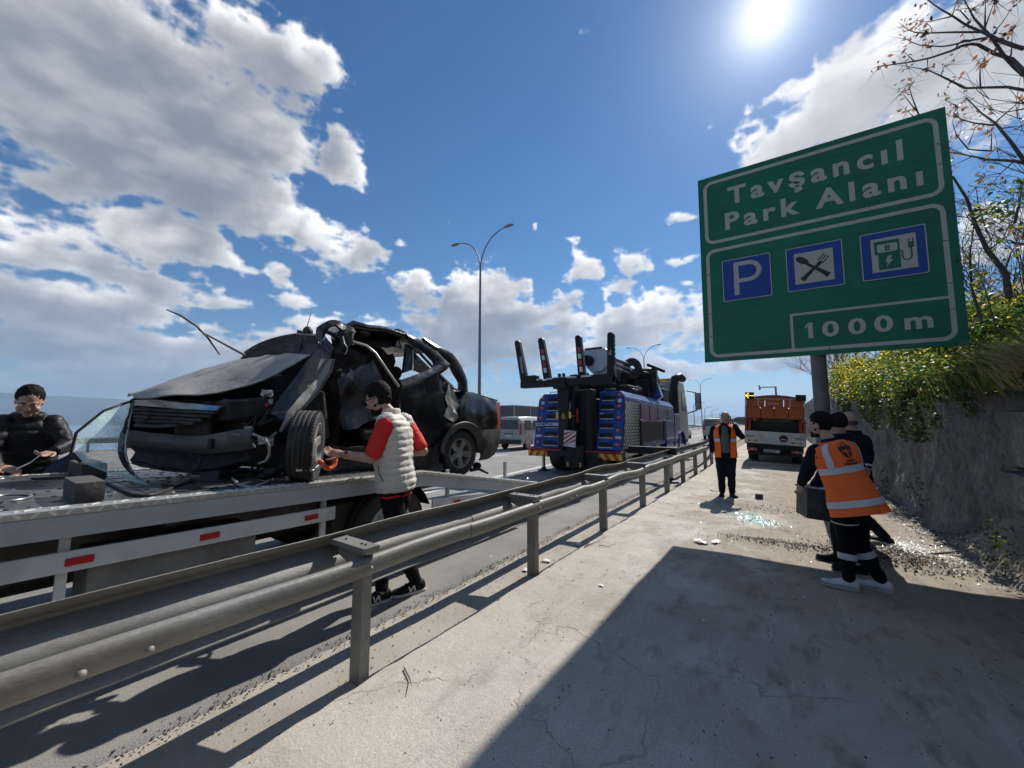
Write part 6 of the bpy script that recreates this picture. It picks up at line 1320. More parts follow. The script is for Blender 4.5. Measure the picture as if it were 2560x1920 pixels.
# long grass on the bank
def grass(name, label, n, box, h, seed, mats, zoff=0., lean=(-.35, -.1)):
    rng = np.random.default_rng(seed); cl = rng.uniform(0, 1, (n // 26 + 1, 2)); i = rng.integers(0, len(cl), n)
    xy = np.array([box[0], box[2]]) + cl[i] * np.array([box[1] - box[0], box[3] - box[2]]) + rng.normal(0, .075, (n, 2))
    z = np.array([bank_z(max(x, 1.95), y) if x > 1.95 else wall_top(y) for x, y in xy]) - .03 + zoff
    a = rng.uniform(0, 6.28, n); hh = h * rng.uniform(.45, 1.25, n); w = .0075 * rng.uniform(.7, 1.6, n); ln = rng.uniform(.15, .95, n)
    dx = np.cos(a) * ln + lean[0] * 1.2; dy = np.sin(a) * ln + lean[1]; s = np.stack([-np.sin(a), np.cos(a), np.zeros(n)], 1) * w[:, None]
    b0 = np.stack([xy[:, 0], xy[:, 1], z], 1); p1 = b0 + np.stack([dx * hh * .28, dy * hh * .28, hh * .55], 1); p2 = b0 + np.stack([dx * hh * .85, dy * hh * .85, hh * (.95 - .5 * ln)], 1)
    v = np.stack([b0 - s, b0 + s, p1 + s * .8, p1 - s * .8, p2 + s * .15, p2 - s * .15], 1).reshape(-1, 3); k = np.arange(n)[:, None] * 6
    f = np.concatenate([k + np.array([[0, 1, 2, 3]]), k + np.array([[3, 2, 4, 5]])]); mi = np.tile(rng.choice(len(mats), n, p=np.array([.45, .35, .2][:len(mats)]) / sum([.45, .35, .2][:len(mats)])), 2)
    return tag(npmesh(name, v, f, mats, None, mi=mi), label, 'grass', None, 'stuff')
grass('grass', 'long green grass leaning over the wall edge at the right', 15000, (1.95, 5.2, 1.5, 9.0), .48, 3, [m_leafm, m_leafl, m_dry])
grass('grass', 'rough mixed grass on the bank beyond the flowering shrubs', 7000, (2.0, 6.5, 8, 26), .40, 4, [m_leafm, m_leafd, m_dry])
grass('grass', 'tuft of dry straw hanging over the wall edge', 320, (1.86, 2.05, 4.9, 5.6), .42, 6, [m_dry], 0, (-.9, -.3))
# scrub without leaves
def bare_shrub(c, h, spread, seed, label, n0=16, leaf=0, m=m_twig):
    rr = random.Random(seed); o = thing('bare_shrub', label, 'shrub', c, 0, 'leafless scrub on the bank'); segs = []; tips = []
    def grow(p, d, L_, r, k):
        q = p; steps = 3
        for i in range(steps):
            d = (d + V((rr.uniform(-.25, .25), rr.uniform(-.25, .25), rr.uniform(-.12, .2)))).normalized(); e = q + d * L_ / steps; segs.append((tuple(q), tuple(e), r * (1 - .2 * i), r * (.8 - .2 * i) + .001)); q = e
            if k > 0 and (i or rr.random() < .5):
                for _ in range(2): grow(q, (d + V((rr.uniform(-.9, .9), rr.uniform(-.9, .9), rr.uniform(-.3, .6)))).normalized(), L_ * rr.uniform(.4, .65), r * .5, k - 1)
        tips.append(tuple(q))
    for i in range(n0):
        a = rr.uniform(0, 6.28); s = rr.uniform(.1, 1) * spread; grow(V((math.cos(a) * s * .3, math.sin(a) * s * .3, 0)), V((math.cos(a) * s, math.sin(a) * s, 1)).normalized(), h * rr.uniform(.6, 1), .016 * h / 2, 2)
    twig_mesh('branches', segs, m, o)
    if leaf:
        t = np.array(tips); t = np.concatenate([t + np.random.default_rng(seed).normal(size=t.shape) * .05 for _ in range(leaf)]); rng = np.random.default_rng(seed); leaf_mesh('leaves', t, .034, [m_bud, m_leafl, m_leafd], rng.choice([0, 0, 1, 2], len(t)), o)
    return o
def B0(x, y): return (x, y, bank_z(x, y) - .1)
bare_shrub(B0(2.4, 24.5), 2.7, .8, 1, 'leafless twiggy bush against the sky left of the sign post', 18, 1)
bare_shrub(B0(3.0, 30), 2.2, .7, 2, 'dark scrubby bush low behind the roof of the orange truck', 16, 3, m_bark)
for i, (x, y, h, l) in enumerate([(4.0, 15.5, 2.0, 'brown thicket high on the bank just right of the sign post'), (4.2, 12.5, 2.0, 'brown thicket high on the bank behind the yellow shrubs'), (4.6, 9.6, 2.1, 'brown leafless thicket hidden partly by the lower right sign corner'), (4.3, 7.6, 1.9, 'tangled brown thicket right of the sign above the grass'), (5.2, 8.8, 2.6, 'tall tangled thicket right of the sign among the trunks'), (5.4, 7.0, 2.4, 'tall brown thicket at the right edge of the view'), (3.4, 19.5, 1.9, 'brown thicket beyond the sign post')]):
    bare_shrub(B0(x, y), h, .9, 11 + i, l, 22, 0)
# young trees with few leaves, limbs as they stand against the sky
def T1(x, y, Y): return on_plane(2200 + x / 3.606, y / 3.606, (0, Y, 0), (0, 1, 0))
def T2(x, y, Y): return on_plane(2350 + x / 2.676, 400 + y / 2.676, (0, Y, 0), (0, 1, 0))
def limb_tree(label, trunk, limbs, seed, fr, leafm, Y, cl=9):
    rr = random.Random(seed); base = V(trunk[0]); o = thing('tree', label, 'tree', base, 0, 'thin half-leafless trees on the bank')
    k = len(trunk); MB().tube(trunk, [.042 - .028 * i / (k - 1) for i in range(k)], 8).build('trunk', m_bark, o, smooth=60, world=True)
    tips = []
    for pts, r in limbs:
        P_ = [fr(x, y, Y + .25 * math.sin(i * 1.3 + seed + len(pts))) for i, (x, y) in enumerate(pts)]; n = len(P_)
        MB().tube(resample(P_, n * 2), [r * (1 - .75 * i / (2 * n - 1)) for i in range(2 * n)], 6).build('limb', m_bark, o, smooth=60, world=True); tips.append(P_[-1]); 
        if n > 3: tips.append(P_[n // 2])
    c = []
    rng = np.random.default_rng(seed)
    for t in tips: c.append(np.array(t) + rng.normal(size=(cl, 3)) * np.array((.055, .055, .06)))
    c = np.concatenate(c) - np.array(base); leaf_mesh('leaves', c, .040, leafm, rng.choice(len(leafm), len(c)), o, 2.2, -.3)
    segs = []
    for t in tips:
        for _ in range(7): q = V(t) - base; e = q + V((rr.uniform(-.3, .3), rr.uniform(-.3, .3), rr.uniform(-.3, .15))); segs.append((q, e, .0035, .001))
    twig_mesh('fine_twigs', segs, m_twig, o); return o
limb_tree('thin tree whose bare limbs reach in over the top right of the sign', [B0(3.75, 9.3), (3.6, 9.2, 5.2), T1(1330, 900, 9.1), T1(1300, 650, 9.1)], [
    ([(1300, 650), (1180, 520), (1060, 500), (880, 400), (780, 395), (640, 460), (430, 530), (240, 565), (0, 597)], .032), ([(1300, 440), (1130, 390), (950, 300), (780, 230), (650, 140), (540, 80), (430, 0)], .03),
    ([(930, 290), (640, 290), (400, 300), (300, 290), (200, 235)], .018), ([(960, 340), (780, 370), (600, 420), (450, 415), (340, 405), (240, 355)], .018),
    ([(1310, 815), (1150, 785), (900, 790), (780, 800), (640, 730), (540, 680), (430, 630), (250, 600)], .022), ([(905, 785), (900, 640), (915, 580), (950, 520)], .012),
    ([(1300, 680), (1150, 550), (1000, 330), (850, 170), (760, 0)], .028), ([(945, 265), (950, 0)], .014), ([(945, 255), (1035, 0)], .012), ([(1000, 330), (1120, 180), (1230, 0)], .013),
    ([(640, 150), (420, 200), (330, 180)], .011), ([(430, 530), (425, 615)], .009), ([(550, 675), (580, 590)], .009), ([(300, 545), (210, 460)], .009), ([(1180, 500), (1190, 380), (1190, 270)], .012), ([(1298, 430), (1100, 350)], .012), ([(470, 290), (460, 250), (420, 205)], .008), ([(650, 140), (700, 0)], .01), ([(800, 180), (710, 80), (830, 75), (1020, 0)], .01)], 3, T1, [m_bud, m_bud, m_twig], 9.1)
limb_tree('thin tree with red-brown buds right beside the upper right sign corner', [B0(3.35, 9.0), (3.25, 8.95, 4.6), T1(1330, 1530, 8.9), T1(1300, 1470, 8.9)], [
    ([(1300, 1470), (1200, 1450), (1000, 1440), (830, 1410), (640, 1370)], .026), ([(1300, 1450), (1180, 1280), (1040, 1110), (900, 1010), (780, 880)], .024), ([(1030, 1130), (850, 1110), (740, 1080), (660, 1030), (690, 960)], .013),
    ([(1000, 1360), (800, 1350), (690, 1220), (655, 1110), (660, 1040)], .012), ([(800, 1300), (860, 1150)], .009), ([(1040, 1100), (1170, 990), (1270, 900)], .011), ([(830, 1410), (645, 1500)], .009), ([(1080, 1160), (1298, 1130)], .01), ([(1000, 1360), (1010, 1160)], .01), ([(1230, 1420), (1050, 1340)], .01), ([(1298, 980), (1130, 1015), (980, 980)], .01), ([(1090, 1560), (900, 1595)], .008), ([(1190, 1470), (1080, 1570), (1010, 1659)], .01), ([(690, 960), (590, 895)], .008), ([(355, 1050), (290, 880), (255, 755)], .012), ([(325, 1000), (195, 830)], .01), ([(315, 1060), (240, 1000)], .008)], 5, T1, [m_bud, m_bud, m_dry], 8.9)
limb_tree('slanting young tree right of the sign with dark green leaf clumps', [T2(462, 925, 8.6), T2(440, 760, 8.6), T2(320, 610, 8.6), T2(240, 440, 8.6), T2(180, 260, 8.6), T2(85, 110, 8.6)], [
    ([(340, 530), (310, 470), (260, 320), (240, 180)], .016), ([(280, 1090), (210, 850), (200, 640), (225, 450)], .02), ([(500, 420), (530, 280), (560, 150)], .018), ([(240, 440), (180, 380), (160, 320)], .01), ([(320, 610), (430, 520), (560, 450)], .014), ([(380, 1140), (310, 900), (290, 800)], .012), ([(110, 375), (300, 400)], .009), ([(220, 840), (275, 790)], .01), ([(440, 720), (480, 600), (560, 560)], .014)], 8, T2, [m_leafm, m_leafl, m_bud], 8.6)
P = np.concatenate([np.array(T2(x, y, 8.5)) + np.random.default_rng(int(x)).normal(size=(n // 2 + 6, 3)) * np.array((.13, .13, .07)) for x, y, n in ((465, 205, 40), (440, 235, 16), (330, 345, 34), (290, 360, 14), (440, 330, 36), (420, 380, 20), (520, 260, 16), (480, 460, 20), (500, 560, 14), (330, 560, 8), (190, 730, 8), (285, 730, 8))])
ob_ = [o for o in C.objects if o.name.startswith('tree') and o.get('label', '').startswith('slanting')][0]
leaf_mesh('crown', P - np.array(ob_.location), .060, [m_leafd, m_leafm, m_leafl], np.random.default_rng(1).choice(3, len(P), p=[.5, .35, .15]), ob_, 1.3, 0)
# ------------------------------------------------------------------ people
def remesh(mb, voxel, smooth=4, disp=None):
    """overlapping closed shapes become one continuous surface"""
    me = bpy.data.meshes.new('t'); me.from_pydata(mb.v, [], mb.f)
    bm = bmesh.new(); bm.from_mesh(me); bmesh.ops.recalc_face_normals(bm, faces=bm.faces); bm.to_mesh(me); bm.free()
    o = bpy.data.objects.new('t', me); C.objects.link(o)
    r = o.modifiers.new('r', 'REMESH'); r.mode = 'VOXEL'; r.voxel_size = voxel; r.adaptivity = 0
    s = o.modifiers.new('s', 'SMOOTH'); s.factor = .5; s.iterations = smooth
    dg = bpy.context.evaluated_depsgraph_get(); dg.update()
    m2 = bpy.data.meshes.new_from_object(o.evaluated_get(dg)); bpy.data.objects.remove(o); bpy.data.meshes.remove(me)
    if disp:
        nv = len(m2.vertices); co = np.empty(nv * 3, np.float32); no = np.empty(nv * 3, np.float32); m2.vertices.foreach_get('co', co); m2.vertices.foreach_get('normal', no)
        co = co.reshape(-1, 3); no = no.reshape(-1, 3); d = disp(co, no); co = co + no * d[:, None]; m2.vertices.foreach_set('co', co.ravel())
    m2.update(); return m2
def npf(P, s, o=3, sd=0.):
    return vfbm((np.asarray(P, np.float32) * np.asarray(s, np.float32) + 50 + sd).T, o)
def wrinkle(amp=.007, s=(9, 9, 17), sd=0.): return lambda co, no: amp * npf(co, s, 3, sd) + amp * .5 * npf(co, (26, 26, 40), 2, sd)
def limb(mb, pts, rad, n=14):
    P = resample(pts, 3 * len(pts)); L_ = [0.]
    for a, c in zip(pts, pts[1:]): L_.append(L_[-1] + (V(c) - V(a)).length)
    rs = [np.interp(L_[-1] * i / (len(P) - 1), L_, rad) for i in range(len(P))]
    mb.tube(P, rs, n)
    for p, r in zip(pts, rad): mb.ell(p, r, 12, 8)
def hand(mb, w, d, nrm, curl=.5, side=1, sc=1.0, spread=.12):
    """palm, four unequal fingers and a thumb that leaves the side of the palm"""
    w = V(w); d = V(d).normalized(); nrm = V(nrm); nrm = (nrm - d * nrm.dot(d)).normalized(); s = d.cross(nrm) * side
    rot = Matrix((s, d, nrm)).transposed()
    mb.ell(w + d * .05 * sc, (.041 * sc, .056 * sc, .018 * sc), 12, 8, rot); mb.ell(w + d * .012 * sc, (.028 * sc, .03 * sc, .02 * sc), 10, 6, rot)
    for k, (o, L_) in enumerate(((.030, .072), (.010, .082), (-.010, .077), (-.029, .06))):
        p = w + d * .088 * sc + s * o * sc; dd = (d + s * o * spread * 8).normalized(); q = [p - dd * .03 * sc, p]
        for j, f in enumerate((.42, .33, .25)):
            dd = (Matrix.Rotation(-curl * (.75 if j == 0 else 1.0) * side * 1.0, 3, s * side) @ dd); p = p + dd * L_ * f * sc; q.append(p)
        limb(mb, q, [.010 * sc, .0098 * sc, .009 * sc, .0085 * sc, .0075 * sc], 8)
    p = w + d * .03 * sc + s * .030 * sc; dd = (d * .55 + s * .8 - nrm * .3).normalized(); q = [p, p + dd * .035 * sc]; dd = (dd + d * .5 - nrm * .25 * 0).normalized(); q += [q[-1] + dd * .030 * sc]; dd = (dd + d * .4 - s * .3).normalized(); q += [q[-1] + dd * .024 * sc]
    limb(mb, q, [.014 * sc, .0115 * sc, .0105 * sc, .0085 * sc], 8)
class Figure:
    def __init__(s, label, loc, k=1.0, group=None):
        s.root = thing('person', label, 'person', loc, 0, group); s.k = k; s.o = V(loc)
    def put(s, name, me, m, smooth=180):
        me.transform(Matrix.Translation(-s.o)); me.materials.clear(); me.materials.append(m); return link(name, me, s.root, smooth)
    def mb(s, name, b, m, smooth=50, bevel=0):
        return b.build(name, m, s.root, smooth=smooth, bevel=bevel, world=True)
    def head(s, c, F, U=(0, 0, 1), body=None, hair=m_hair, hairshape=(0, 0, 0), beard=None, bald=False, glasses=False, neck=None, skin=m_skin):
        k = s.k; c = V(c); F = V(F).normalized(); U = V(U); U = (U - F * U.dot(F)).normalized(); Rr = F.cross(U)
        rot = Matrix((Rr, F, U)).transposed(); at = lambda x, y, z: c + (Rr * x + F * y + U * z) * k
        E_ = lambda b, p, r, n=14, m=10: b.ell(at(*p), tuple(q * k for q in r), n, m, rot)
        b = body
        E_(b, (0, -.004, .022), (.076, .096, .103), 20, 14); E_(b, (0, .022, -.048), (.060, .068, .072), 16, 12); E_(b, (0, .072, -.098), (.026, .022, .022))
        E_(b, (0, .103, -.026), (.014, .020, .017)); E_(b, (0, .098, -.004), (.010, .012, .03)); E_(b, (0, .080, .022), (.055, .018, .012))
        for x in (-1, 1): E_(b, (x * .075, -.012, -.014), (.010, .019, .030)); E_(b, (x * .045, .062, -.040), (.026, .026, .024)); E_(b, (x * .054, .012, -.072), (.016, .034, .022))
        E_(b, (0, .088, -.066), (.025, .012, .009))
        if neck is not None: limb(b, [at(0, -.018, -.05), V(neck)], [.050 * k, .056 * k])
        for x in (-1, 1):
            e = MB(); e.ell(at(x * .032, .0795, .002), .0125 * k, 12, 8); s.mb('eye', e, m_eye, 60)
            e = MB(); e.ell(at(x * .032, .0875, .001), .0065 * k, 10, 6); s.mb('iris', e, m_iris, 60)
            e = MB(); e.tube([at(x * .014, .097, .020), at(x * .034, .0975, .026), at(x * .054, .085, .019)], [.004 * k, .005 * k, .003 * k], 6); s.mb('eyebrow', e, hair, 60)
        e = MB(); e.tube([at(-.024, .094, -.064), at(0, .1015, -.062), at(.024, .094, -.064)], [.003 * k, .0045 * k, .003 * k], 6); s.mb('mouth', e, m_lip, 60)
        if not bald:
            h = MB(); hx, hy, hz = hairshape
            h.ell(at(0, -.024 + hy * .3, .038 + hz * .5), ((.082 + hx) * k, (.097 + hy) * k, (.093 + hz * .8) * k), 28, 18, rot); h.ell(at(0, -.035, -.002), (.080 * k, .078 * k, .07 * k), 20, 12, rot)
            me = remesh(h, .007, 2, lambda co, no: .006 * npf(co, (48, 48, 30), 3) + .005 * npf(co, (120, 120, 80), 2)); s.put('hair', me, hair)
        else:
            h = MB(); h.ell(at(0, -.034, -.030), (.0775 * k, .077 * k, .042 * k), 20, 12, rot); me = remesh(h, .008, 2, lambda co, no: .002 * npf(co, (90, 90, 60), 3)); s.put('hair', me, hair)
        if beard is not None:
            h = MB(); h.ell(at(0, .024, -.076), (.0605 * k, .068 * k, .054 * k), 18, 12, rot); h.ell(at(0, .072, -.102), (.029 * k, .026 * k, .025 * k), 12, 8, rot); h.ell(at(0, .094, -.050), (.030 * k, .014 * k, .007 * k), 12, 8, rot)
            for x in (-1, 1): h.ell(at(x * .057, .016, -.062), (.011 * k, .018 * k, .028 * k), 10, 8, rot)
            me = remesh(h, .006, 1, lambda co, no: .002 * npf(co, (110, 110, 80), 3)); s.put('beard', me, beard)
        if glasses:
            g_ = MB()
            for x in (-1, 1):
                g_.ell(at(x * .034, .104, -.002), (.028 * k, .006 * k, .021 * k), 14, 8, rot); g_.tube([at(x * .060, .098, .006), at(x * .082, .03, .008), at(x * .083, -.02, -.002)], .0035 * k, 6)
            g_.tube([at(-.01, .106, .004), at(.01, .106, .004)], .003 * k, 6); s.mb('sunglasses', g_, m_shades, 50)
    def torso_rings(s, hip, neck, F, Rr, prof, n=28):
        """prof: (t along spine, half width, half depth, forward shift)"""
        hip, neck = V(hip), V(neck); F = V(F).normalized(); Rr = V(Rr).normalized(); rings = []
        for t, w_, d_, f in prof:
            c = hip.lerp(neck, t) + F * f * s.k; rings.append([c + Rr * (math.cos(2 * math.pi * j / n) * w_ * s.k) * (1) + F * (math.copysign(abs(math.sin(2 * math.pi * j / n)) ** .9, math.sin(2 * math.pi * j / n)) * d_ * s.k) for j in range(n)])
        return rings
    def shoe(s, an, toe, m, sole=None, L_=.27, logo=False):
        an = V(an); d = V(toe); d.z = 0; d.normalize(); sd = V((-d.y, d.x, 0)); k = s.k; rings = []
        g0 = V((an.x, an.y, s.ground)) - d * .075 * k
        for t, w_, h, lift in ((0, .026, .06, .004), (.06, .036, .085, 0), (.22, .038, .098, 0), (.38, .040, .09, 0), (.55, .043, .068, 0), (.75, .047, .052, .0), (.9, .040, .042, .006), (1.0, .018, .028, .014)):
            c = g0 + d * t * L_ * k; ring = []
            for j in range(14):
                a = 2 * math.pi * j / 14; z = (1 + math.sin(a)) / 2; ring.append(c + sd * math.cos(a) * w_ * k * (1.0 if z < .5 else 1.25 - z * .5) + V((0, 0, lift + .014 + z * h * k)))
            rings.append(ring)
        b = MB(); b.loft(rings); o = s.mb('shoe', b, m, 60)
        b = MB(); ring = []
        for t, w_ in ((-.02, .02), (0, .034), (.2, .044), (.5, .049), (.75, .054), (.92, .044), (1.03, .014)): ring.append((t, w_))
        poly = [g0 + d * t * L_ * k + sd * w_ * k for t, w_ in ring] + [g0 + d * t * L_ * k - sd * w_ * k for t, w_ in reversed(ring)]
        b.ext([p + V((0, 0, .001)) for p in poly], (0, 0, .024)); s_ = b.build('sole', sole or m, o, bevel=.006); s_.location = (0, 0, 0)
        if logo:
            for side in (-1, 1):
                c = g0 + d * .45 * L_ * k + sd * side * .046 * k + V((0, 0, .058)); b = MB(); u = d * .030; q = V((0, 0, .024))
                for a_, c_ in ((-u - q, -u * .6 + q), (-u * .6 + q, u * .5 - q), (u * .5 - q, u + q)): b.beam(c + a_, c + c_, .012, .010, sd)
                b.build('shoe_mark', m_tagwhite, o)
        return o
m_eye = mat('eye_white', (.62, .6, .57), .25, var=.03); m_iris = mat('brown_iris', (.03, .018, .01), .2); m_lip = mat('lips', (.30, .13, .10), .5); m_shades = mat('sunglass_lens', (.012, .012, .014), .12)
m_redtee = mat('red_cotton', (.62, .018, .016), .8, var=.1, bump=.15, bs=300); m_beige = mat('beige_quilt', (.58, .545, .48), .62, var=.06, vs=9, bump=.3, bs=45)
m_jeans = mat('blue_denim', (.05, .085, .15), .85, var=.25, vs=10, bump=.25, bs=260); m_puff = mat('shiny_black_quilt', (.009, .009, .010), .5, var=.2, bump=.3, bs=40, spec=.3); m_greyknit = mat('grey_knit', (.10, .105, .105), .9, var=.15, bump=.5, bs=200)
m_shoe_b = mat('black_shoe', (.012, .012, .012), .6, spec=.2); m_sole = mat('grey_sole', (.38, .37, .35), .7); m_shoe_w = mat('white_shoe', (.62, .62, .60), .55, dirt=(.3, .27, .23), da=.3, ds=12); m_greyhair = mat('greying_hair', (.07, .06, .055), .7, var=.4, vs=60, bump=.6, bs=160)
TORSO = [(-.16, .10, .085, 0), (-.08, .158, .112, 0), (0, .168, .118, -.004), (.16, .158, .108, .0), (.34, .150, .102, .004), (.55, .165, .112, .008), (.74, .180, .114, .004), (.87, .172, .096, -.004), (.95, .115, .072, -.006), (1.0, .062, .058, 0)]
def grow(prof, w_, d_=None): return [(t, a + w_, c + (w_ if d_ is None else d_), f) for t, a, c, f in prof]
def person(label, loc, k, P, F, skinm=m_skin, trousers=m_blackcloth, top=m_navy, sleeve='long', hair=m_hair, hairshape=(0, 0, 0), beard=None, bald=False, glasses=False, shoes=m_shoe_b, sole=None, logo=False, headF=None, headU=(0, 0, 1), spineF=None, curl=(.5, .5), hdir=None, hnrm=None, ground=0., ts=1.0, group=None, tob=.012, topdisp=None):
    """P: joints in the world: hip, neck, head, shL/R, elL/R, wrL/R, hiL/R, knL/R, anL/R, toeL/R (directions)"""
    f = Figure(label, loc, k, group); f.ground = ground; P = {q: V(v) for q, v in P.items()}; F = V(F).normalized(); spine = (P['neck'] - P['hip']).normalized(); Fs = (F - spine * F.dot(spine)).normalized(); Rr = Fs.cross(spine).normalized()
    f.Fs, f.Rr, f.P = Fs, Rr, P
    b = MB(); b.loft(f.torso_rings(P['hip'], P['neck'], Fs, Rr, TORSO))
    for s_ in 'LR':
        limb(b, [P['sh' + s_], P['el' + s_], P['wr' + s_]], [.056 * k, .043 * k, .028 * k]); limb(b, [P['hi' + s_], P['kn' + s_], P['an' + s_]], [.082 * k, .055 * k, .038 * k])
        d = V(hdir[s_]) if hdir else P['wr' + s_] - P['el' + s_]; nn = V(hnrm[s_]) if hnrm else Fs; i = 0 if s_ == 'L' else 1
        hand(b, P['wr' + s_], d, nn, curl[i], 1 if s_ == 'L' else -1, k)
    f.head(P['head'], headF or F, headU, b, hair, hairshape, beard, bald, glasses, P['neck'], skinm)
    me = remesh(b, .0075, 3); f.put('body', me, skinm)
    # trousers
    b = MB(); b.loft(f.torso_rings(P['hip'], P['neck'], Fs, Rr, [(-.17, .11, .10, 0), (-.08, .175, .13, 0), (0, .180, .130, 0), (.12, .172, .12, 0)]))
    for s_ in 'LR':
        c = P['an' + s_] + (P['kn' + s_] - P['an' + s_]).normalized() * .035
        limb(b, [P['hi' + s_], P['hi' + s_].lerp(P['kn' + s_], .5), P['kn' + s_], P['kn' + s_].lerp(c, .5), c], [.105 * k * ts, .092 * k * ts, .074 * k * ts, .066 * k * ts, .058 * k * ts])
    f.put('trousers', remesh(b, .013, 4, wrinkle(.010, (10, 10, 13), 3.)), trousers)
    # top
    b = MB(); b.loft(f.torso_rings(P['hip'], P['neck'], Fs, Rr, grow([(-.13, .166, .118, 0)] + [q for q in TORSO if q[0] >= -.08] + [(1.07, .058, .060, .006)], tob + .006, tob)))
    for s_ in 'LR':
        if sleeve == 'long': limb(b, [P['sh' + s_], P['sh' + s_].lerp(P['el' + s_], .5), P['el' + s_], P['el' + s_].lerp(P['wr' + s_], .93)], [.076 * k, .070 * k, .060 * k, .043 * k])
        elif sleeve == 'short': limb(b, [P['sh' + s_], P['sh' + s_].lerp(P['el' + s_], .80)], [.078 * k, .068 * k])
    f.put('top', remesh(b, .012, 3, topdisp(P) if topdisp else wrinkle(.007, (11, 11, 15), 9.)), top)
    for s_ in 'LR': f.shoe(P['an' + s_], P['toe' + s_], shoes, sole, .28, logo)
    return f
def vest(f, name, m, prof, disp, voxel=.011, armhole=True, F=None):
    P = f.P; b = MB(); b.loft(f.torso_rings(P['hip'], P['neck'], f.Fs, f.Rr, prof, 36))
    for s_ in 'LR': b.ell(P['sh' + s_] .lerp(P['neck'], .20), .088 * f.k, 12, 8)
    return f.put(name, remesh(b, voxel, 3, disp), m)

# 1 the man with the quilted body warmer, strapping the wheel down
NV = V((-.776, .631, 0))
def PV(u, v, off=0.): return on_plane(u, v, V((-2.93, 2.42, 0)) + NV * off, NV)
F1 = V((-.83, -.50, 0)); 
P1 = dict(hip=PV(990, 1215, .0), neck=PV(980, 1040, .02), head=PV(946, 999, .02), shL=PV(964, 1064, -.16), shR=PV(1014, 1062, .20), elL=PV(928, 1146, -.20), wrL=PV(858, 1136, -.06), elR=PV(1010, 1140, .27), wrR=PV(945, 1140, .25),
          hiL=PV(980, 1250, -.08), hiR=PV(1000, 1245, .10), knL=PV(1003, 1375, -.06), knR=PV(960, 1370, .12), anL=(-2.93, 2.60, .085), anR=(-3.02, 2.28, .085), toeL=(-.35, -.94, 0), toeR=(-.3, -.95, 0))
P1['wrR'] = PV(960, 1140, .22); P1['elR'] = PV(1058, 1128, .12)
p1_ = person('man with sunglasses in a red T-shirt and beige quilted vest reaching for the car wheel', (-2.95, 2.45, 0), 1.12, P1, F1, top=m_redtee, sleeve='short', hairshape=(.002, .006, .022), beard=m_hair, glasses=True, shoes=m_shoe_b, sole=m_shoe_w, logo=True, headF=(-.86, -.46, -.36), headU=(-.2, -.1, 1), curl=(.55, .6), ts=.86, tob=.002,
             hdir={'L': (-.75, -.55, .12), 'R': (-.8, -.5, .1)}, hnrm={'L': (-.1, .55, -.5), 'R': (.1, -.55, -.5)})
def quilt(co, no):
    ax_ = np.array((P1['neck'] - P1['hip']).normalized()); t = (co + np.array(p1_.o) * 0 - np.array(P1['hip'])) @ ax_
    q = np.abs(np.sin(np.pi * t / .060 + .22 * npf(co, (3, 3, 2), 2))); return .011 * (q ** .5) * (1 + .8 * npf(co, (7, 7, 20), 2)) - .003 + .007 * npf(co, (20, 20, 12), 3)
vp = [(-.045, .182, .146, 0), (0, .196, .155, 0), (.16, .194, .150, 0), (.34, .190, .146, .004), (.55, .200, .148, .004), (.74, .204, .146, -.002), (.87, .178, .120, -.006), (.95, .118, .092, -.004), (1.04, .080, .080, .010), (1.10, .076, .078, .014)]
vest(p1_, 'quilted_vest', m_beige, vp, quilt, .009)
b = MB(); w = P1['wrL'] + (P1['elL'] - P1['wrL']).normalized() * .035; b.lathe([(.034, -.01), (.037, -.009), (.037, .009), (.034, .01)], 18, w, (P1['elL'] - P1['wrL'])); p1_.mb('wristwatch', b, m_steel, 40)
b = MB(); b.lathe([(.0, .007), (.017, .007), (.019, 0), (.0, 0)], 16, w + V((.02, -.015, .025)), (.5, -.4, .7)); p1_.mb('watch_face', b, m_black, 40)
b = MB(); b.tube([PV(945, 1163, -.215), PV(948, 1185, -.213), PV(958, 1203, -.20)], .004, 6); p1_.mb('pocket_zip', b, m_blackcloth, 60)

# 2 the man on the phone
c2 = V((-1.07, 9.6, 0)); Rg = V((.995, .10, 0)); F2 = V((.10, -.995, 0))
def A2(x, z, f=0.): return c2 + Rg * x + F2 * f + V((0, 0, z))
P2 = dict(hip=A2(.02, .96), neck=A2(.02, 1.53), head=A2(.045, 1.685, .02), shR=A2(-.185, 1.44), shL=A2(.215, 1.44), elR=A2(-.245, 1.17, -.02), wrR=A2(-.245, .93, .05), elL=A2(.34, 1.28, .08), wrL=A2(.205, 1.535, .10),
          hiR=A2(-.085, .92), hiL=A2(.115, .92), knR=A2(-.085, .50, .02), knL=A2(.10, .50, .02), anR=A2(-.09, .085), anL=A2(.10, .085), toeR=(0, -1, 0), toeL=(.45, -.9, 0))
p2_ = person('moustached man in an open orange vest over a grey sweater talking on a phone', c2, 1.03, P2, F2, top=m_navy, hair=m_greyhair, hairshape=(-.001, -.012, -.006), curl=(.9, .45), trousers=m_navy, headF=(.25, -.96, -.12), hdir={'L': (-.38, .05, .9), 'R': (.02, -.05, -1)}, hnrm={'L': (-.8, .3, -.4), 'R': (.9, 0, 0)}, ts=1.12, tob=.026)
b = MB(); b.loft(p2_.torso_rings(P2['hip'], P2['neck'], p2_.Fs, p2_.Rr, [(-.04, .115, .150, .020), (.3, .115, .146, .022), (.6, .11, .150, .024), (.85, .09, .128, .02), (.98, .06, .085, .016)])); p2_.put('sweater', remesh(b, .012, 3, wrinkle(.004, (14, 14, 14), 2.)), m_greyknit)
b = MB(); b.box(A2(.150, 1.655, .07), (.018, .075, .14), Matrix.Rotation(-.25, 3, 'Y')); p2_.mb('phone', b, m_black, None, .01)
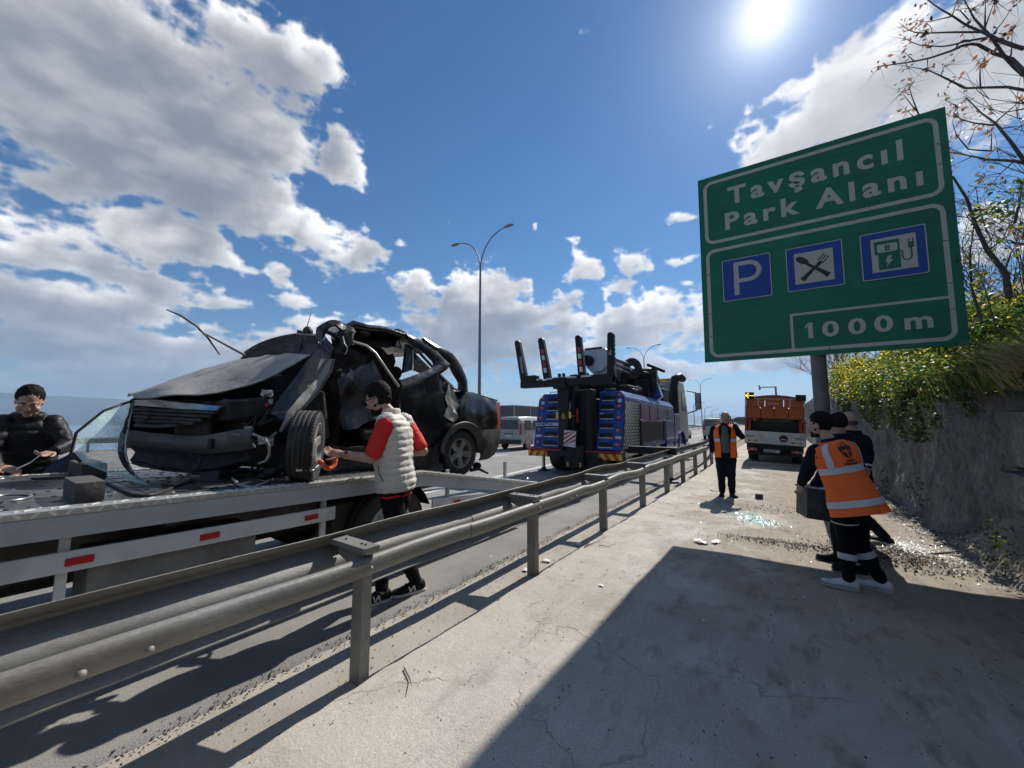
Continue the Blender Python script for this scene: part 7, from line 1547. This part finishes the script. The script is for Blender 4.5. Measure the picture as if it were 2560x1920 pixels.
b = MB(); b.tube([A2(.01, 1.648, .135), A2(.045, 1.655, .142), A2(.08, 1.648, .135)], [.004, .008, .004], 6); p2_.mb('moustache', b, m_greyhair, 60)
def open_vest(f, prof, gap0, gap1, name, m, amp=.005):
    """sheet of cloth round the trunk with an open front"""
    rings = []; n = 34; P = f.P; hip, neck = P['hip'], P['neck']
    for t, w_, d_, sh in prof:
        c = hip.lerp(neck, t) + f.Fs * sh * f.k; r = []
        g_ = gap0 + (gap1 - gap0) * max(0, min(1, t))
        for j in range(n + 1):
            a = math.pi / 2 + g_ + (2 * math.pi - 2 * g_) * j / n; r.append(c + f.Rr * math.cos(a) * w_ * f.k + f.Fs * math.copysign(abs(math.sin(a)) ** .85, math.sin(a)) * d_ * f.k)
        rings.append(r)
    rows = []
    for i in range(len(rings) - 1):
        for q in range(5): rows.append([a.lerp(c, q / 5) for a, c in zip(rings[i], rings[i + 1])])
    rows.append(rings[-1]); rows = crumple(rows, amp, 6, 3.); b = MB(); b.patch(rows, .006); f.mb(name, b, m, 70); return rows
def band(f, rows, r0, r1, c0, c1, name='reflective_band', off=.004):
    sub_ = [row[c0:c1] for row in rows[r0:r1 + 1]]; k = len(sub_)
    g_ = []
    for i, row in enumerate(sub_):
        a = []
        for j, p in enumerate(row):
            d1 = (row[min(j + 1, len(row) - 1)] - row[max(j - 1, 0)]); d2 = (sub_[min(i + 1, k - 1)][j] - sub_[max(i - 1, 0)][j]); n = d1.cross(d2).normalized(); 
            ctr = f.P['hip'].lerp(f.P['neck'], .5); n = n if n.dot(p - ctr) > 0 else -n; a.append(p + n * off)
        g_.append(a)
    b = MB(); b.patch(g_); return f.mb(name, b, m_reflec, 70)
VP2 = [(-.22, .215, .182, .0), (0, .212, .176, 0), (.2, .206, .168, 0), (.4, .206, .164, .002), (.6, .214, .168, .004), (.78, .218, .166, 0), (.9, .196, .142, -.006), (.98, .125, .115, -.004), (1.02, .095, .10, 0)]
rows = open_vest(p2_, VP2, .42, .62, 'orange_vest', m_hivis)
band(p2_, rows, 14, 17, 0, 35)
for c in (4, 28): band(p2_, rows, 17, 33, c, c + 3)
e = MB(); ec = rows[22][27]; e.lathe([(0, .012), (.035, .011), (.035, .006), (0, .006)], 18, ec, (p2_.Fs + p2_.Rr * .35)); p2_.mb('vest_badge', e, m_sblack, 40)

# 3 the young worker with his back half turned
c3 = V((.47, 5.02, 0)); F3 = V((-.62, .78, 0)).normalized(); R3 = F3.cross(V((0, 0, 1)))
def A3(x, z, f=0.): return c3 + R3 * x + F3 * f + V((0, 0, z))
g3 = .012
NV3 = V((.1, .995, 0))
def PW(u, v, off=0.): return on_plane(u, v, c3 + NV3 * off, NV3)
P3 = dict(hip=PW(2128, 1238, 0), neck=PW(2077, 1105, .03), head=PW(2048, 1062, .07), shL=PW(2040, 1128, -.04), shR=PW(2122, 1116, .14), elL=PW(2014, 1186, .08), wrL=PW(2003, 1208, .26), elR=PW(2118, 1190, .32), wrR=PW(2030, 1212, .40),
          hiL=PW(2108, 1265, -.06), hiR=PW(2140, 1262, .08), knL=PW(2118, 1362, -.02), knR=PW(2150, 1360, .10), anL=(.43, 4.97, .095), anR=(.68, 5.10, .095), toeL=(-.97, .1, 0), toeR=(-.95, .15, 0))
p3_ = person('bearded worker seen from behind in an orange vest with a dark emblem on its back', c3, 1.0, P3, F3, top=m_navy, trousers=m_blackcloth, beard=m_hair, hairshape=(.003, .004, .010), shoes=m_shoe_w, sole=m_sole, headF=(-.88, .42, -.10), curl=(.8, .7), ground=g3, hdir={'L': (-.1, .35, -.9), 'R': (-.5, .2, -.8)}, hnrm={'L': (.7, .5, .2), 'R': (.6, .5, 0)}, ts=.98)
VP3 = [(-.33, .245, .205, -.02), (-.15, .226, .185, -.012), (.05, .205, .165, 0), (.25, .196, .152, 0), (.45, .190, .145, .002), (.64, .200, .150, .002), (.80, .206, .146, -.002), (.91, .186, .126, -.008), (.98, .118, .104, -.006), (1.01, .09, .095, -.002)]
rows = open_vest(p3_, VP3, .1, .35, 'orange_vest', m_hivis, .007)
band(p3_, rows, 4, 7, 0, 35); band(p3_, rows, 19, 22, 0, 35)
for c in (10, 21): band(p3_, rows, 22, 39, c, c + 3)
P3 = p3_.P
# emblem and two lines of small print lying on the back of the vest
def on_back(rows, ri, ci, off=.006):
    i0, j0 = int(ri), int(ci); fi, fj = ri - i0, ci - j0; i1 = min(i0 + 1, len(rows) - 1); j1 = min(j0 + 1, len(rows[0]) - 1)
    p = (rows[i0][j0] * (1 - fj) + rows[i0][j1] * fj) * (1 - fi) + (rows[i1][j0] * (1 - fj) + rows[i1][j1] * fj) * fi
    n = (rows[i0][j1] - rows[i0][j0]).cross(rows[i1][j0] - rows[i0][j0]).normalized(); n = n if n.dot(-p3_.Fs) > 0 else -n; return p + n * off
RI, CI = 32.5, 16.6; du = (rows[30][18] - rows[30][17]).length; dv = (rows[31][17] - rows[30][17]).length
def back_poly(pts, m, off, name):
    P_ = [on_back(rows, RI + y / dv, CI + x / du, off) for x, y in pts]; b = MB(); c = sum(P_, V((0, 0, 0))) / len(P_); b.add([c] + P_, [(0, i + 1, (i + 1) % len(P_) + 1) for i in range(len(P_))]); return p3_.mb(name, b, m, None)
el = lambda rx, ry, n=28: [(rx * math.cos(2 * math.pi * i / n), ry * math.sin(2 * math.pi * i / n)) for i in range(n)]
back_poly(el(.062, .085), m_sblack, .0060, 'emblem_oval'); back_poly(el(.057, .080), m_hivis, .0072, 'emblem_field')
back_poly([(-.057, -.02), (.057, -.02), (.050, -.045), (.03, -.070), (0, -.080), (-.03, -.070), (-.050, -.045)], m_sblack, .0084, 'emblem_base'); back_poly([(-.058, -.018), (.058, -.018), (.058, .012), (-.058, .012)], m_sblack, .0090, 'emblem_band')
back_poly([(-.040, .012), (-.012, .012), (-.003, .080), (-.006, .080)], m_sblack, .0084, 'emblem_road'); back_poly([(.040, .012), (.012, .012), (.003, .080), (.006, .080)], m_sblack, .0084, 'emblem_road')
for x0, x1, y0, y1 in ((-.006, .006, -.078, -.022), (-.045, .045, -.040, -.032)): back_poly([(x0, y0), (x1, y0), (x1, y1), (x0, y1)], m_hivis, .0096, 'emblem_line')
for k, (hw_, y) in enumerate(((.045, -.104), (.070, -.121))):
    x = -hw_
    while x < hw_: wd = .006 + .004 * ((int(x * 1000) * 7) % 3); back_poly([(x, y), (x + wd, y), (x + wd, y + .010), (x, y + .010)], m_sblack, .0075, 'small_print'); x += wd + .004
for s_, t in (('L', .32), ('R', .28)):
    a, c = P3['kn' + s_], P3['an' + s_]; p = a.lerp(c, t); b = MB(); b.lathe([(.076, -.028), (.078, -.02), (.075, .02), (.073, .028)], 24, p, (c - a)); p3_.mb('leg_band', b, m_reflec, 50)
b = MB(); b.lathe([(.107, -.005), (.107, .005)], 24, P3['hiL'].lerp(P3['knL'], .40), P3['knL'] - P3['hiL']); p3_.mb('pocket_piping', b, m_tagwhite, 50)
b = MB(); b.lathe([(.030, -.012), (.034, -.01), (.034, .01), (.030, .012)], 16, P3['wrL'] + (P3['elL'] - P3['wrL']).normalized() * .02, P3['elL'] - P3['wrL']); p3_.mb('wrist_strap', b, m_blackcloth, 40)
b = MB(); b.tube([P3['neck'] + R3 * -.08 + F3 * .02 + V((0, 0, -.035)), P3['neck'] + R3 * -.07 + F3 * .07 + V((0, 0, -.03)), P3['neck'] + F3 * .09 + V((0, 0, -.05))], .022, 8); p3_.mb('vest_collar', b, m_hivis, 60)

# 4 and 5, the two behind him
c4 = V((.60, 5.85, 0)); NV4 = V((.1, .995, 0))
def PX4(u, v, off=0.): return on_plane(u, v, c4 + NV4 * off, NV4)
P4 = dict(hip=PX4(2130, 1222, 0), neck=PX4(2104, 1092, 0), head=PX4(2091, 1056, .0), shL=PX4(2072, 1112, -.02), shR=PX4(2140, 1108, .12), elL=PX4(2060, 1180, .02), wrL=PX4(2030, 1222, -.12), elR=PX4(2145, 1180, .1), wrR=PX4(2075, 1222, .1),
          hiL=PX4(2112, 1240, -.06), hiR=PX4(2136, 1240, .08), knL=PX4(2095, 1318, -.04), knR=PX4(2128, 1318, .1), anL=(.44, 5.82, .1), anR=(.56, 5.55, .1), toeL=(-.98, .05, 0), toeR=(-.98, -.05, 0))
p4_ = person('dark haired worker in a navy jacket carrying the bin, half hidden behind the bearded worker', c4, 1.02, P4, V((-.75, .55, 0)), top=m_navy, trousers=m_navy, hair=m_hair, hairshape=(-.004, -.006, -.008), shoes=m_shoe_b, sole=m_black, headF=(-.55, .82, -.05), curl=(.9, .8), ground=.02, tob=.03)
P4 = p4_.P; b = MB(); b.lathe([(.055, -.06), (.066, -.05), (.066, .05), (.055, .06)], 16, P4['knR'].lerp(P4['anR'], .62), P4['anR'] - P4['knR']); p4_.mb('red_gaiter', b, m_lampred, 50)
c5 = V((.86, 6.9, 0))
def PX5(u, v, off=0.): return on_plane(u, v, c5 + NV4 * off, NV4)
P5 = dict(hip=PX5(2140, 1200, 0), neck=PX5(2134, 1084, 0), head=PX5(2121, 1052, .0), shL=PX5(2105, 1098, .1), shR=PX5(2160, 1100, -.06), elL=PX5(2110, 1150, .15), wrL=PX5(2090, 1175, .25), elR=PX5(2172, 1140, -.08), wrR=PX5(2170, 1166, -.12),
          hiL=PX5(2128, 1208, .06), hiR=PX5(2150, 1208, -.06), knL=PX5(2125, 1280, .06), knR=PX5(2148, 1280, -.06), anL=(.80, 7.0, .11), anR=(1.0, 6.85, .12), toeL=(-.6, .8, 0), toeR=(-.6, .8, 0))
p5_ = person('bald worker in dark navy clothes standing farthest back, nearest the stone wall', c5, .98, P5, V((-.6, .8, 0)), top=m_navy, trousers=m_navy, hair=m_greyhair, bald=True, headF=(-.7, .7, -.1), curl=(.5, .5), ground=.05, tob=.025)
P5 = p5_.P; b = MB(); b.lathe([(.044, -.012), (.046, .012)], 16, P5['wrR'].lerp(P5['elR'], .1), P5['elR'] - P5['wrR']); p5_.mb('pale_cuff', b, m_reflec, 50)

# 6 the man bending over the bed from the far side
def jacket_quilt(P):
    ax_ = np.array((P['neck'] - P['hip']).normalized()); h0 = np.array(P['hip'])
    def d(co, no):
        t = (co - h0) @ ax_; return .012 * np.abs(np.sin(np.pi * t / .075 + .4 * npf(co, (4, 4, 3), 2))) ** .5 - .004 + .008 * npf(co, (18, 18, 14), 3)
    return d
c6 = V((-5.98, .36, 0)); NV6 = V((-.998, .06, 0))
def P6x(u, v, off=0.): return on_plane(u, v, c6 + NV6 * off, NV6)
P6 = dict(hip=P6x(60, 1195, .25), neck=P6x(72, 1042, .10), head=P6x(74, 1003, -.06), shR=P6x(12, 1058, .08), shL=P6x(134, 1058, .08), elR=P6x(-36, 1130, -.02), wrR=P6x(-8, 1168, -.2), elL=P6x(166, 1112, -.04), wrL=P6x(138, 1128, -.18),
          hiR=P6x(28, 1212, .25), hiL=P6x(95, 1212, .25), knL=P6x(190, 1148, .02), knR=P6x(28, 1320, .2), anL=V((-5.9, .95, .75)), anR=V((-6.1, .25, .09)), toeL=(1, .1, 0), toeR=(1, 0, 0))
p6_ = person('man in a shiny black quilted jacket bending over the far side of the truck bed', c6, 1.10, P6, V((.998, -.06, 0)), top=m_puff, trousers=m_jeans, beard=None, hairshape=(.003, .004, .012), headF=(.86, -.10, -.45), headU=(.4, 0, .85), curl=(.55, .5), tob=.03, topdisp=jacket_quilt,
             hdir={'L': (.45, -.75, -.25), 'R': (.5, .75, -.2)}, hnrm={'L': (-.5, .1, -.8), 'R': (-.5, 0, -.8)}, ground=0.)
P6 = p6_.P; b = MB(); b.lathe([(.036, -.014), (.040, -.012), (.040, .012), (.036, .014)], 18, P6['wrL'].lerp(P6['elL'], .12), P6['elL'] - P6['wrL']); p6_.mb('steel_watch', b, m_steel, 40)
b = MB(); sh_ = [(-.16, 1.0)]; 
for k in range(3):
    for s_ in 'LR': pass
b = MB(); b.ell(P6['neck'] + V((.105, .02, -.23)), (.01, .028, .02), 10, 6); p6_.mb('shirt_print', b, m_reflec, 50)
# a strip of trim in his hands
ts_ = thing('trim_strip', 'pale bent strip held over the truck bed by the man in the black jacket', 'metal strip', (-5.62, .3, 1.25))
a_, c_ = P6['wrR'] + V((.12, .10, -.02)), P6['wrL'] + V((.10, -.11, -.03)); b = MB()
b.patch([[p + V((.0, 0, .0)), p + V((.05, 0, .012))] for p in resample([a_, a_.lerp(c_, .6) + V((0, 0, -.02)), c_ + V((0, .02, .015))], 10)], .006); b.build('strip', m_truckw, ts_, world=True)
# ------------------------------------------------------------------ odds on the truck bed
def on_deck(x, y, lift=.012):
    u, v = 150 + x / 3.687, 900 + y / 3.687; p = at_z(u, v, 1.09)
    for _ in range(3): p = at_z(u, v, deck_z(p.y) + lift)
    return p
m_cable = mat('black_cable', (.03, .03, .03), .5); m_rope = mat('pale_rope', (.42, .40, .36), .8, bump=.4, bs=200); m_orstrap = mat('orange_webbing', (.75, .12, .025), .7, bump=.3, bs=200)
cb = thing('cable', 'long dark cable snaking along the truck bed below the wrecked car', 'cable', (-4.2, 1.0, 1.1))
pts = [on_deck(*q) for q in [(-260, 1095), (0, 1085), (200, 1082), (350, 1095), (450, 1140), (560, 1190), (680, 1240), (800, 1255), (950, 1215), (1100, 1150), (1250, 1108), (1400, 1112), (1500, 1118), (1580, 1085)]]
MB().tube(resample(pts, 60), .011, 7).build('cable_run', m_cable, cb, smooth=70, world=True)
rp = thing('winch_rope', 'pale twisted rope end beside the front wheel of the wreck', 'rope', (-3.7, 1.4, 1.1))
MB().tube(resample([on_deck(*q) for q in [(1580, 1085), (1650, 1150), (1770, 1178), (1900, 1130), (1990, 1062), (2100, 1035), (2210, 1005)]], 40), .012, 7).build('rope_run', m_rope, rp, smooth=70, world=True)
wl = thing('wire_loop', 'thin wire loop lying on the truck bed at the left edge', 'wire', (-5.2, .1, 1.11))
c = at_z(22, 1246, 1.11); MB().tube([c + V((.17 * math.cos(R(a)), .09 * math.sin(R(a)), .004)) for a in range(0, 350, 15)], .008, 6).build('loop', m_steel, wl, smooth=70, world=True)
ls = thing('lashing_strap', 'orange lashing strap with a steel hook at the car wheel', 'strap', (-3.45, 1.8, 1.1))
MB().tube(resample([ZB(720, 1425, -3.30), ZB(760, 1405, -3.28), ZB(800, 1465, -3.26), ZB(850, 1480, -3.26), ZB(890, 1440, -3.27), ZB(900, 1385, -3.28), ZB(880, 1300, -3.3)], 24), .020, 8).build('webbing', m_orstrap, ls, smooth=70, world=True)
MB().tube(resample([ZB(770, 1450, -3.27), ZB(700, 1500, -3.27), ZB(660, 1490, -3.27), ZB(690, 1455, -3.27), ZB(720, 1430, -3.27), ZB(705, 1405, -3.27)], 20), .014, 8).build('hook', m_steel, ls, smooth=70, world=True)
MB().tube([ZB(660, 1482, -3.28), ZB(528, 1487, -3.32)], .016, 8).build('strap_end', m_tagwhite, ls, smooth=60, world=True)
b = MB(); b.tube([ZB(520, 1372, -3.7), ZB(420, 1450, -3.72), ZB(370, 1490, -3.74)], [.02, .022, .03], 8); b.ell(ZB(320, 1510, -3.76), (.07, .09, .05), 12, 8); b.ell(ZB(250, 1545, -3.8), (.06, .08, .035), 10, 6)
o = b.build('strap_ratchet', m_black, ls, smooth=60, world=True); o['kind'] = 'stuff'
rng = np.random.default_rng(21)
def shard_mesh(name, label, P, size, mats, mi, flat=.35, cat='debris', seed=0):
    """angular three-sided crumbs lying on a surface"""
    rng = np.random.default_rng(seed + len(P)); n = len(P); a = rng.uniform(0, 6.28, (n, 3)) * .15 + np.array([0, 2.09, 4.19]) + rng.uniform(0, 6.28, (n, 1)); s = np.asarray(size) * rng.uniform(.4, 1.5, (n, 1)); r = s * rng.uniform(.6, 1.2, (n, 3))
    base = np.stack([P[:, None, 0] + r * np.cos(a), P[:, None, 1] + r * np.sin(a), np.repeat(P[:, 2:3], 3, 1) - .002], 2); tip = P + np.stack([rng.normal(0, .3, n) * s[:, 0], rng.normal(0, .3, n) * s[:, 0], s[:, 0] * flat * rng.uniform(.6, 1.6, n)], 1)
    v = np.concatenate([base, tip[:, None]], 1).reshape(-1, 3); k = np.arange(n)[:, None] * 4; f = np.concatenate([k + np.array([[0, 1, 3]]), k + np.array([[1, 2, 3]]), k + np.array([[2, 0, 3]])])
    return tag(npmesh(name, v, f, mats, None, mi=np.tile(mi, 3)), label, cat, None, 'stuff')
def scatter(n, fx_, fy_, zf): x = fx_(n); y = fy_(n); return np.stack([x, y, [zf(a, c) for a, c in zip(x, y)]], 1)
# scraps on the bed
P = scatter(420, lambda n: rng.uniform(-5.6, -3.45, n), lambda n: rng.uniform(-.5, 5.2, n), lambda x, y: deck_z(y) + .002)
shard_mesh('scraps', 'broken plastic and glass scraps scattered on the truck bed', P, .018, [m_black, m_tagwhite, m_plastic], rng.choice([0, 0, 0, 1, 2], len(P)), .3)
b = MB()
for i in range(26):
    x, y = rng.uniform(-4.6, -3.5), rng.uniform(.9, 2.0); p = V((x, y, deck_z(y) + .012)); a = rng.uniform(0, 6.28); q = [p]
    for k in range(4): a += rng.uniform(-.7, .7); q.append(q[-1] + V((math.cos(a) * .07, math.sin(a) * .07, rng.uniform(-.003, .01))))
    b.tube(q, .004, 4)
tag(b.build('wire_litter', m_black), 'torn black wires littering the bed below the engine bay', 'debris', None, 'stuff')

# ------------------------------------------------------------------ litter on the pad
m_shard = mat('green_glass_crumbs', (.50, .74, .70), .12, var=.25, vs=30, spec=.9); m_white_litter = mat('white_litter', (.68, .67, .64), .6, var=.1)
m_crumb = mat('dark_crumbs', (.045, .042, .04), .85, var=.5, vs=20); m_stone = mat('pale_stone', (.30, .28, .25), .9, var=.3, vs=20, bump=.4)
m_lump = mat('dark_earth_lump', (.075, .06, .045), .95, var=.4, vs=18, bump=.7, bs=60)
g0 = at_z(1935, 1318); g1 = at_z(1850, 1285)
t = rng.uniform(0, 1, 1300) ** .8; P = np.stack([g0.x + (g1.x - g0.x) * t + rng.normal(0, .10, 1300), g0.y + (g1.y - g0.y) * t + rng.normal(0, .09, 1300) * (1 + t), np.zeros(1300)], 1); P[:, 2] = [pad_z(x, y) + .002 for x, y in P[:, :2]]
shard_mesh('glass_crumbs', 'streak of turquoise safety glass crumbs on the pad in front of the man on the phone', P, .011, [m_shard, m_white_litter], rng.choice([0, 0, 0, 1], len(P)), .8)
P = scatter(2200, lambda n: np.clip(rng.normal(-.3, .9, n), -2.1, 1.7), lambda n: 5.6 + np.abs(rng.normal(0, 3.0, n)), lambda x, y: pad_z(x, y) + .001)
shard_mesh('glass_crumbs', 'sparkling glass grains scattered thinly over the whole pad', P, .006, [m_shard, m_white_litter], rng.choice([0, 1], len(P)), .9, seed=2)
P = scatter(900, lambda n: rng.normal(1.2, .22, n), lambda n: rng.normal(6.9, .32, n), lambda x, y: pad_z(x, y) + .003)
shard_mesh('white_litter', 'bright white litter on the earth heap beside the stone wall', P, .014, [m_white_litter, m_shard], rng.choice([0, 0, 0, 1], len(P)), .5, seed=3)
P = scatter(2600, lambda n: rng.uniform(-2.15, 1.7, n), lambda n: rng.uniform(-.5, 9, n), lambda x, y: pad_z(x, y) + .001)
shard_mesh('grit', 'dark grit and crumbs sprinkled over the concrete pad', P, .0058, [m_crumb, m_stone, m_lump], rng.choice([0, 0, 1, 2], len(P)), .7, seed=4)
P = scatter(1500, lambda n: rng.uniform(-2.72, -2.2, n), lambda n: rng.uniform(-1, 14, n), lambda x, y: -.014)
shard_mesh('grit', 'gravel and grit lying in the gutter under the guardrail', P, .0062, [m_crumb, m_stone, m_lump], rng.choice([0, 1, 1, 2], len(P)), .7, seed=5)
n = 2200; y = rng.uniform(-1, 16, n); x = np.array([edge_x(a) for a in y]) + rng.normal(.01, .035, n); P = np.stack([x, y, np.where(x < -2.74, .002, -.014)], 1)
shard_mesh('road_edge_crumbs', 'dark broken crumbs along the ragged edge of the asphalt', P, .0085, [m_crumb, m_asph, m_lump], rng.choice([0, 0, 1, 2], n), .7, seed=6)
# churned earth
def heap(n, cx, cy, sx_, sy_, sz, seed, label):
    r2 = np.random.default_rng(seed); P = np.stack([r2.normal(cx, sx_, n), r2.normal(cy, sy_, n), np.zeros(n)], 1); P[:, 2] = [pad_z(a, c) + .004 for a, c in P[:, :2]]
    return shard_mesh('earth_lumps', label, P, sz, [m_lump, m_crumb, m_soil], r2.choice([0, 0, 1, 2], n), .8, seed=seed)
heap(1500, .95, 6.3, .34, .2, .014, 31, 'churned dark earth lumps on the pad behind the bearded worker'); heap(700, -.12, 6.25, .34, .09, .011, 32, 'low dark ridge of earth lumps in front of the carried bin'); heap(420, -.1, 8.6, .6, .25, .009, 33, 'thin line of earth crumbs across the pad behind the glass streak')
n = 2600; y = rng.uniform(1.5, 16, n); P = np.stack([1.74 - np.abs(rng.normal(0, .14, n)) + np.array([near_wall(a) for a in y]) * rng.uniform(0, .45, n), y, np.zeros(n)], 1); P[:, 2] = [pad_z(a, c) + .003 for a, c in P[:, :2]]
shard_mesh('scree', 'stony scree and litter along the foot of the wall', P, .013, [m_lump, m_stone, m_crumb, m_white_litter], rng.choice([0, 0, 0, 1, 2, 2, 3], n, ), .8, seed=7)
# single things one can point at
o = rock_box((0, 0, 0), (.12, .10, .10), 5.5, Matrix.Rotation(.4, 3, 'Z'), .12).build('stone', m_lump, smooth=35); q = at_z(1898, 1248); o.location = (q.x, q.y, pad_z(q.x, q.y) + .045); tag(o, 'single dark stone lying on the pad right of the phone man feet', 'stone')
def paper(u, v, s, label, seed):
    r2 = random.Random(seed); p = at_z(u, v); z = max(pad_z(p.x, p.y) if p.x > -2.18 else -.018, -.02) + .006; a0 = r2.uniform(0, 6.28)
    g_ = [[V((p.x, p.y, z)) + Matrix.Rotation(a0, 3, 'Z') @ V(((i - 2) * s / 4, (j - 1.5) * s * .6 / 3, .25 * s * fbm(i * .7 + seed, j * .7) + .12 * s)) for j in range(4)] for i in range(5)]
    return tag(MB().patch(g_, .0012).build('paper_scrap', m_white_litter, smooth=60), label, 'litter', 'paper scraps on the ground')
for a in ((1446, 1360, .10, 'crumpled white scrap beside the second nearest guardrail post'), (1316, 1422, .09, 'white scrap at the foot of the nearest whole guardrail post'), (1366, 1400, .10, 'thin cream scrap just right of the nearest guardrail post foot'), (1503, 1470, .05, 'tiny curled white scrap left of the big sign shadow'), (1230, 1392, .06, 'small white flake under the guardrail left of the post'), (1753, 1361, .16, 'white smear of litter just above the corner of the sign shadow'), (1790, 1362, .12, 'white litter strip right of the smear above the sign shadow'), (2010, 1500, .03, 'small white fleck in the sign shadow, upper one'), (1760, 1560, .03, 'small white fleck in the middle of the sign shadow')): paper(*a, seed=a[0])
def twig(pts, r, label):
    P_ = [at_z(u, v) for u, v in pts]; P_ = [V((p.x, p.y, (pad_z(p.x, p.y) if p.x > -2.18 else -.01) + .012 + (.03 if i == len(P_) - 1 else 0))) for i, p in enumerate(P_)]
    return tag(MB().tube(resample(P_, 10), [r * (1 - .06 * i) for i in range(10)], 6).build('fallen_twig', m_twig, smooth=60), label, 'twig', 'twigs on the ground')
for a in (([(1462, 1372), (1480, 1350), (1508, 1345)], .008, 'forked dry twig by the second guardrail post'), ([(1465, 1370), (1490, 1360), (1515, 1352)], .006, 'dry twig lying under the forked one by the second post'), ([(1497, 1368), (1520, 1371), (1538, 1371)], .005, 'short straight twig right of the second guardrail post'), ([(1775, 1228), (1790, 1231), (1802, 1232)], .009, 'dark twig left of the phone man shoes'), ([(1010, 1680), (1025, 1710), (1028, 1740)], .005, 'thin twig in the gutter at the lower left'), ([(2330, 1395), (2390, 1385), (2440, 1400)], .012, 'dead branch on the scree at the foot of the wall')): twig(*a)
rr = random.Random(77); b = MB()
for i in range(70):
    x, y = rr.uniform(-2.0, 1.6), rr.uniform(3.5, 11); a = rr.uniform(0, 6.28); L_ = rr.uniform(.03, .10); p = V((x, y, pad_z(x, y) + .006)); q = p + V((math.cos(a) * L_, math.sin(a) * L_, .004)); b.tube([p, p.lerp(q, .5) + V((.01, .01, .004)), q], .002, 4)
tag(b.build('straw_litter', m_twig), 'fine straws and twigs strewn over the pad', 'debris', None, 'stuff')
# the bin the workers carry
m_bin = mat('dark_green_grey_bin', (.035, .045, .04), .6, var=.25, vs=7, dirt=(.12, .115, .1), da=.35, ds=5, bump=.2)
bn = thing('bin', 'dark green grey box full of white scraps carried by the workers', 'bin', (.36, 5.42, .56), R(12), None, (R(-3), R(5), R(12)))
b = MB(); W2, D2, H2, T2_ = .25, .20, .30, .012
for s in (-1, 1): b.box((s * W2, 0, H2 / 2), (T2_, 2 * D2, H2)); b.box((0, s * D2, H2 / 2), (2 * W2 - T2_, T2_, H2))
b.box((0, 0, .006), (2 * W2, 2 * D2, .012)); b.build('box_wall', m_bin, bn)
b = MB()
for s in (-1, 1): b.box((s * (W2 + .004), 0, H2 + .006), (.03, 2 * D2 + .03, .014)); b.box((0, s * (D2 + .004), H2 + .006), (2 * W2, .03, .014))
b.build('rim', m_bin, bn)
P = np.stack([rng.uniform(-W2 + .02, W2 - .02, 500), rng.uniform(-D2 + .02, D2 - .02, 500), H2 - .03 + rng.uniform(0, .04, 500)], 1); o = shard_mesh('white_scraps', 'white scraps filling the carried bin', P, .02, [m_white_litter], np.zeros(500, int), .7, seed=9); o.parent = bn; del o['category'], o['label']
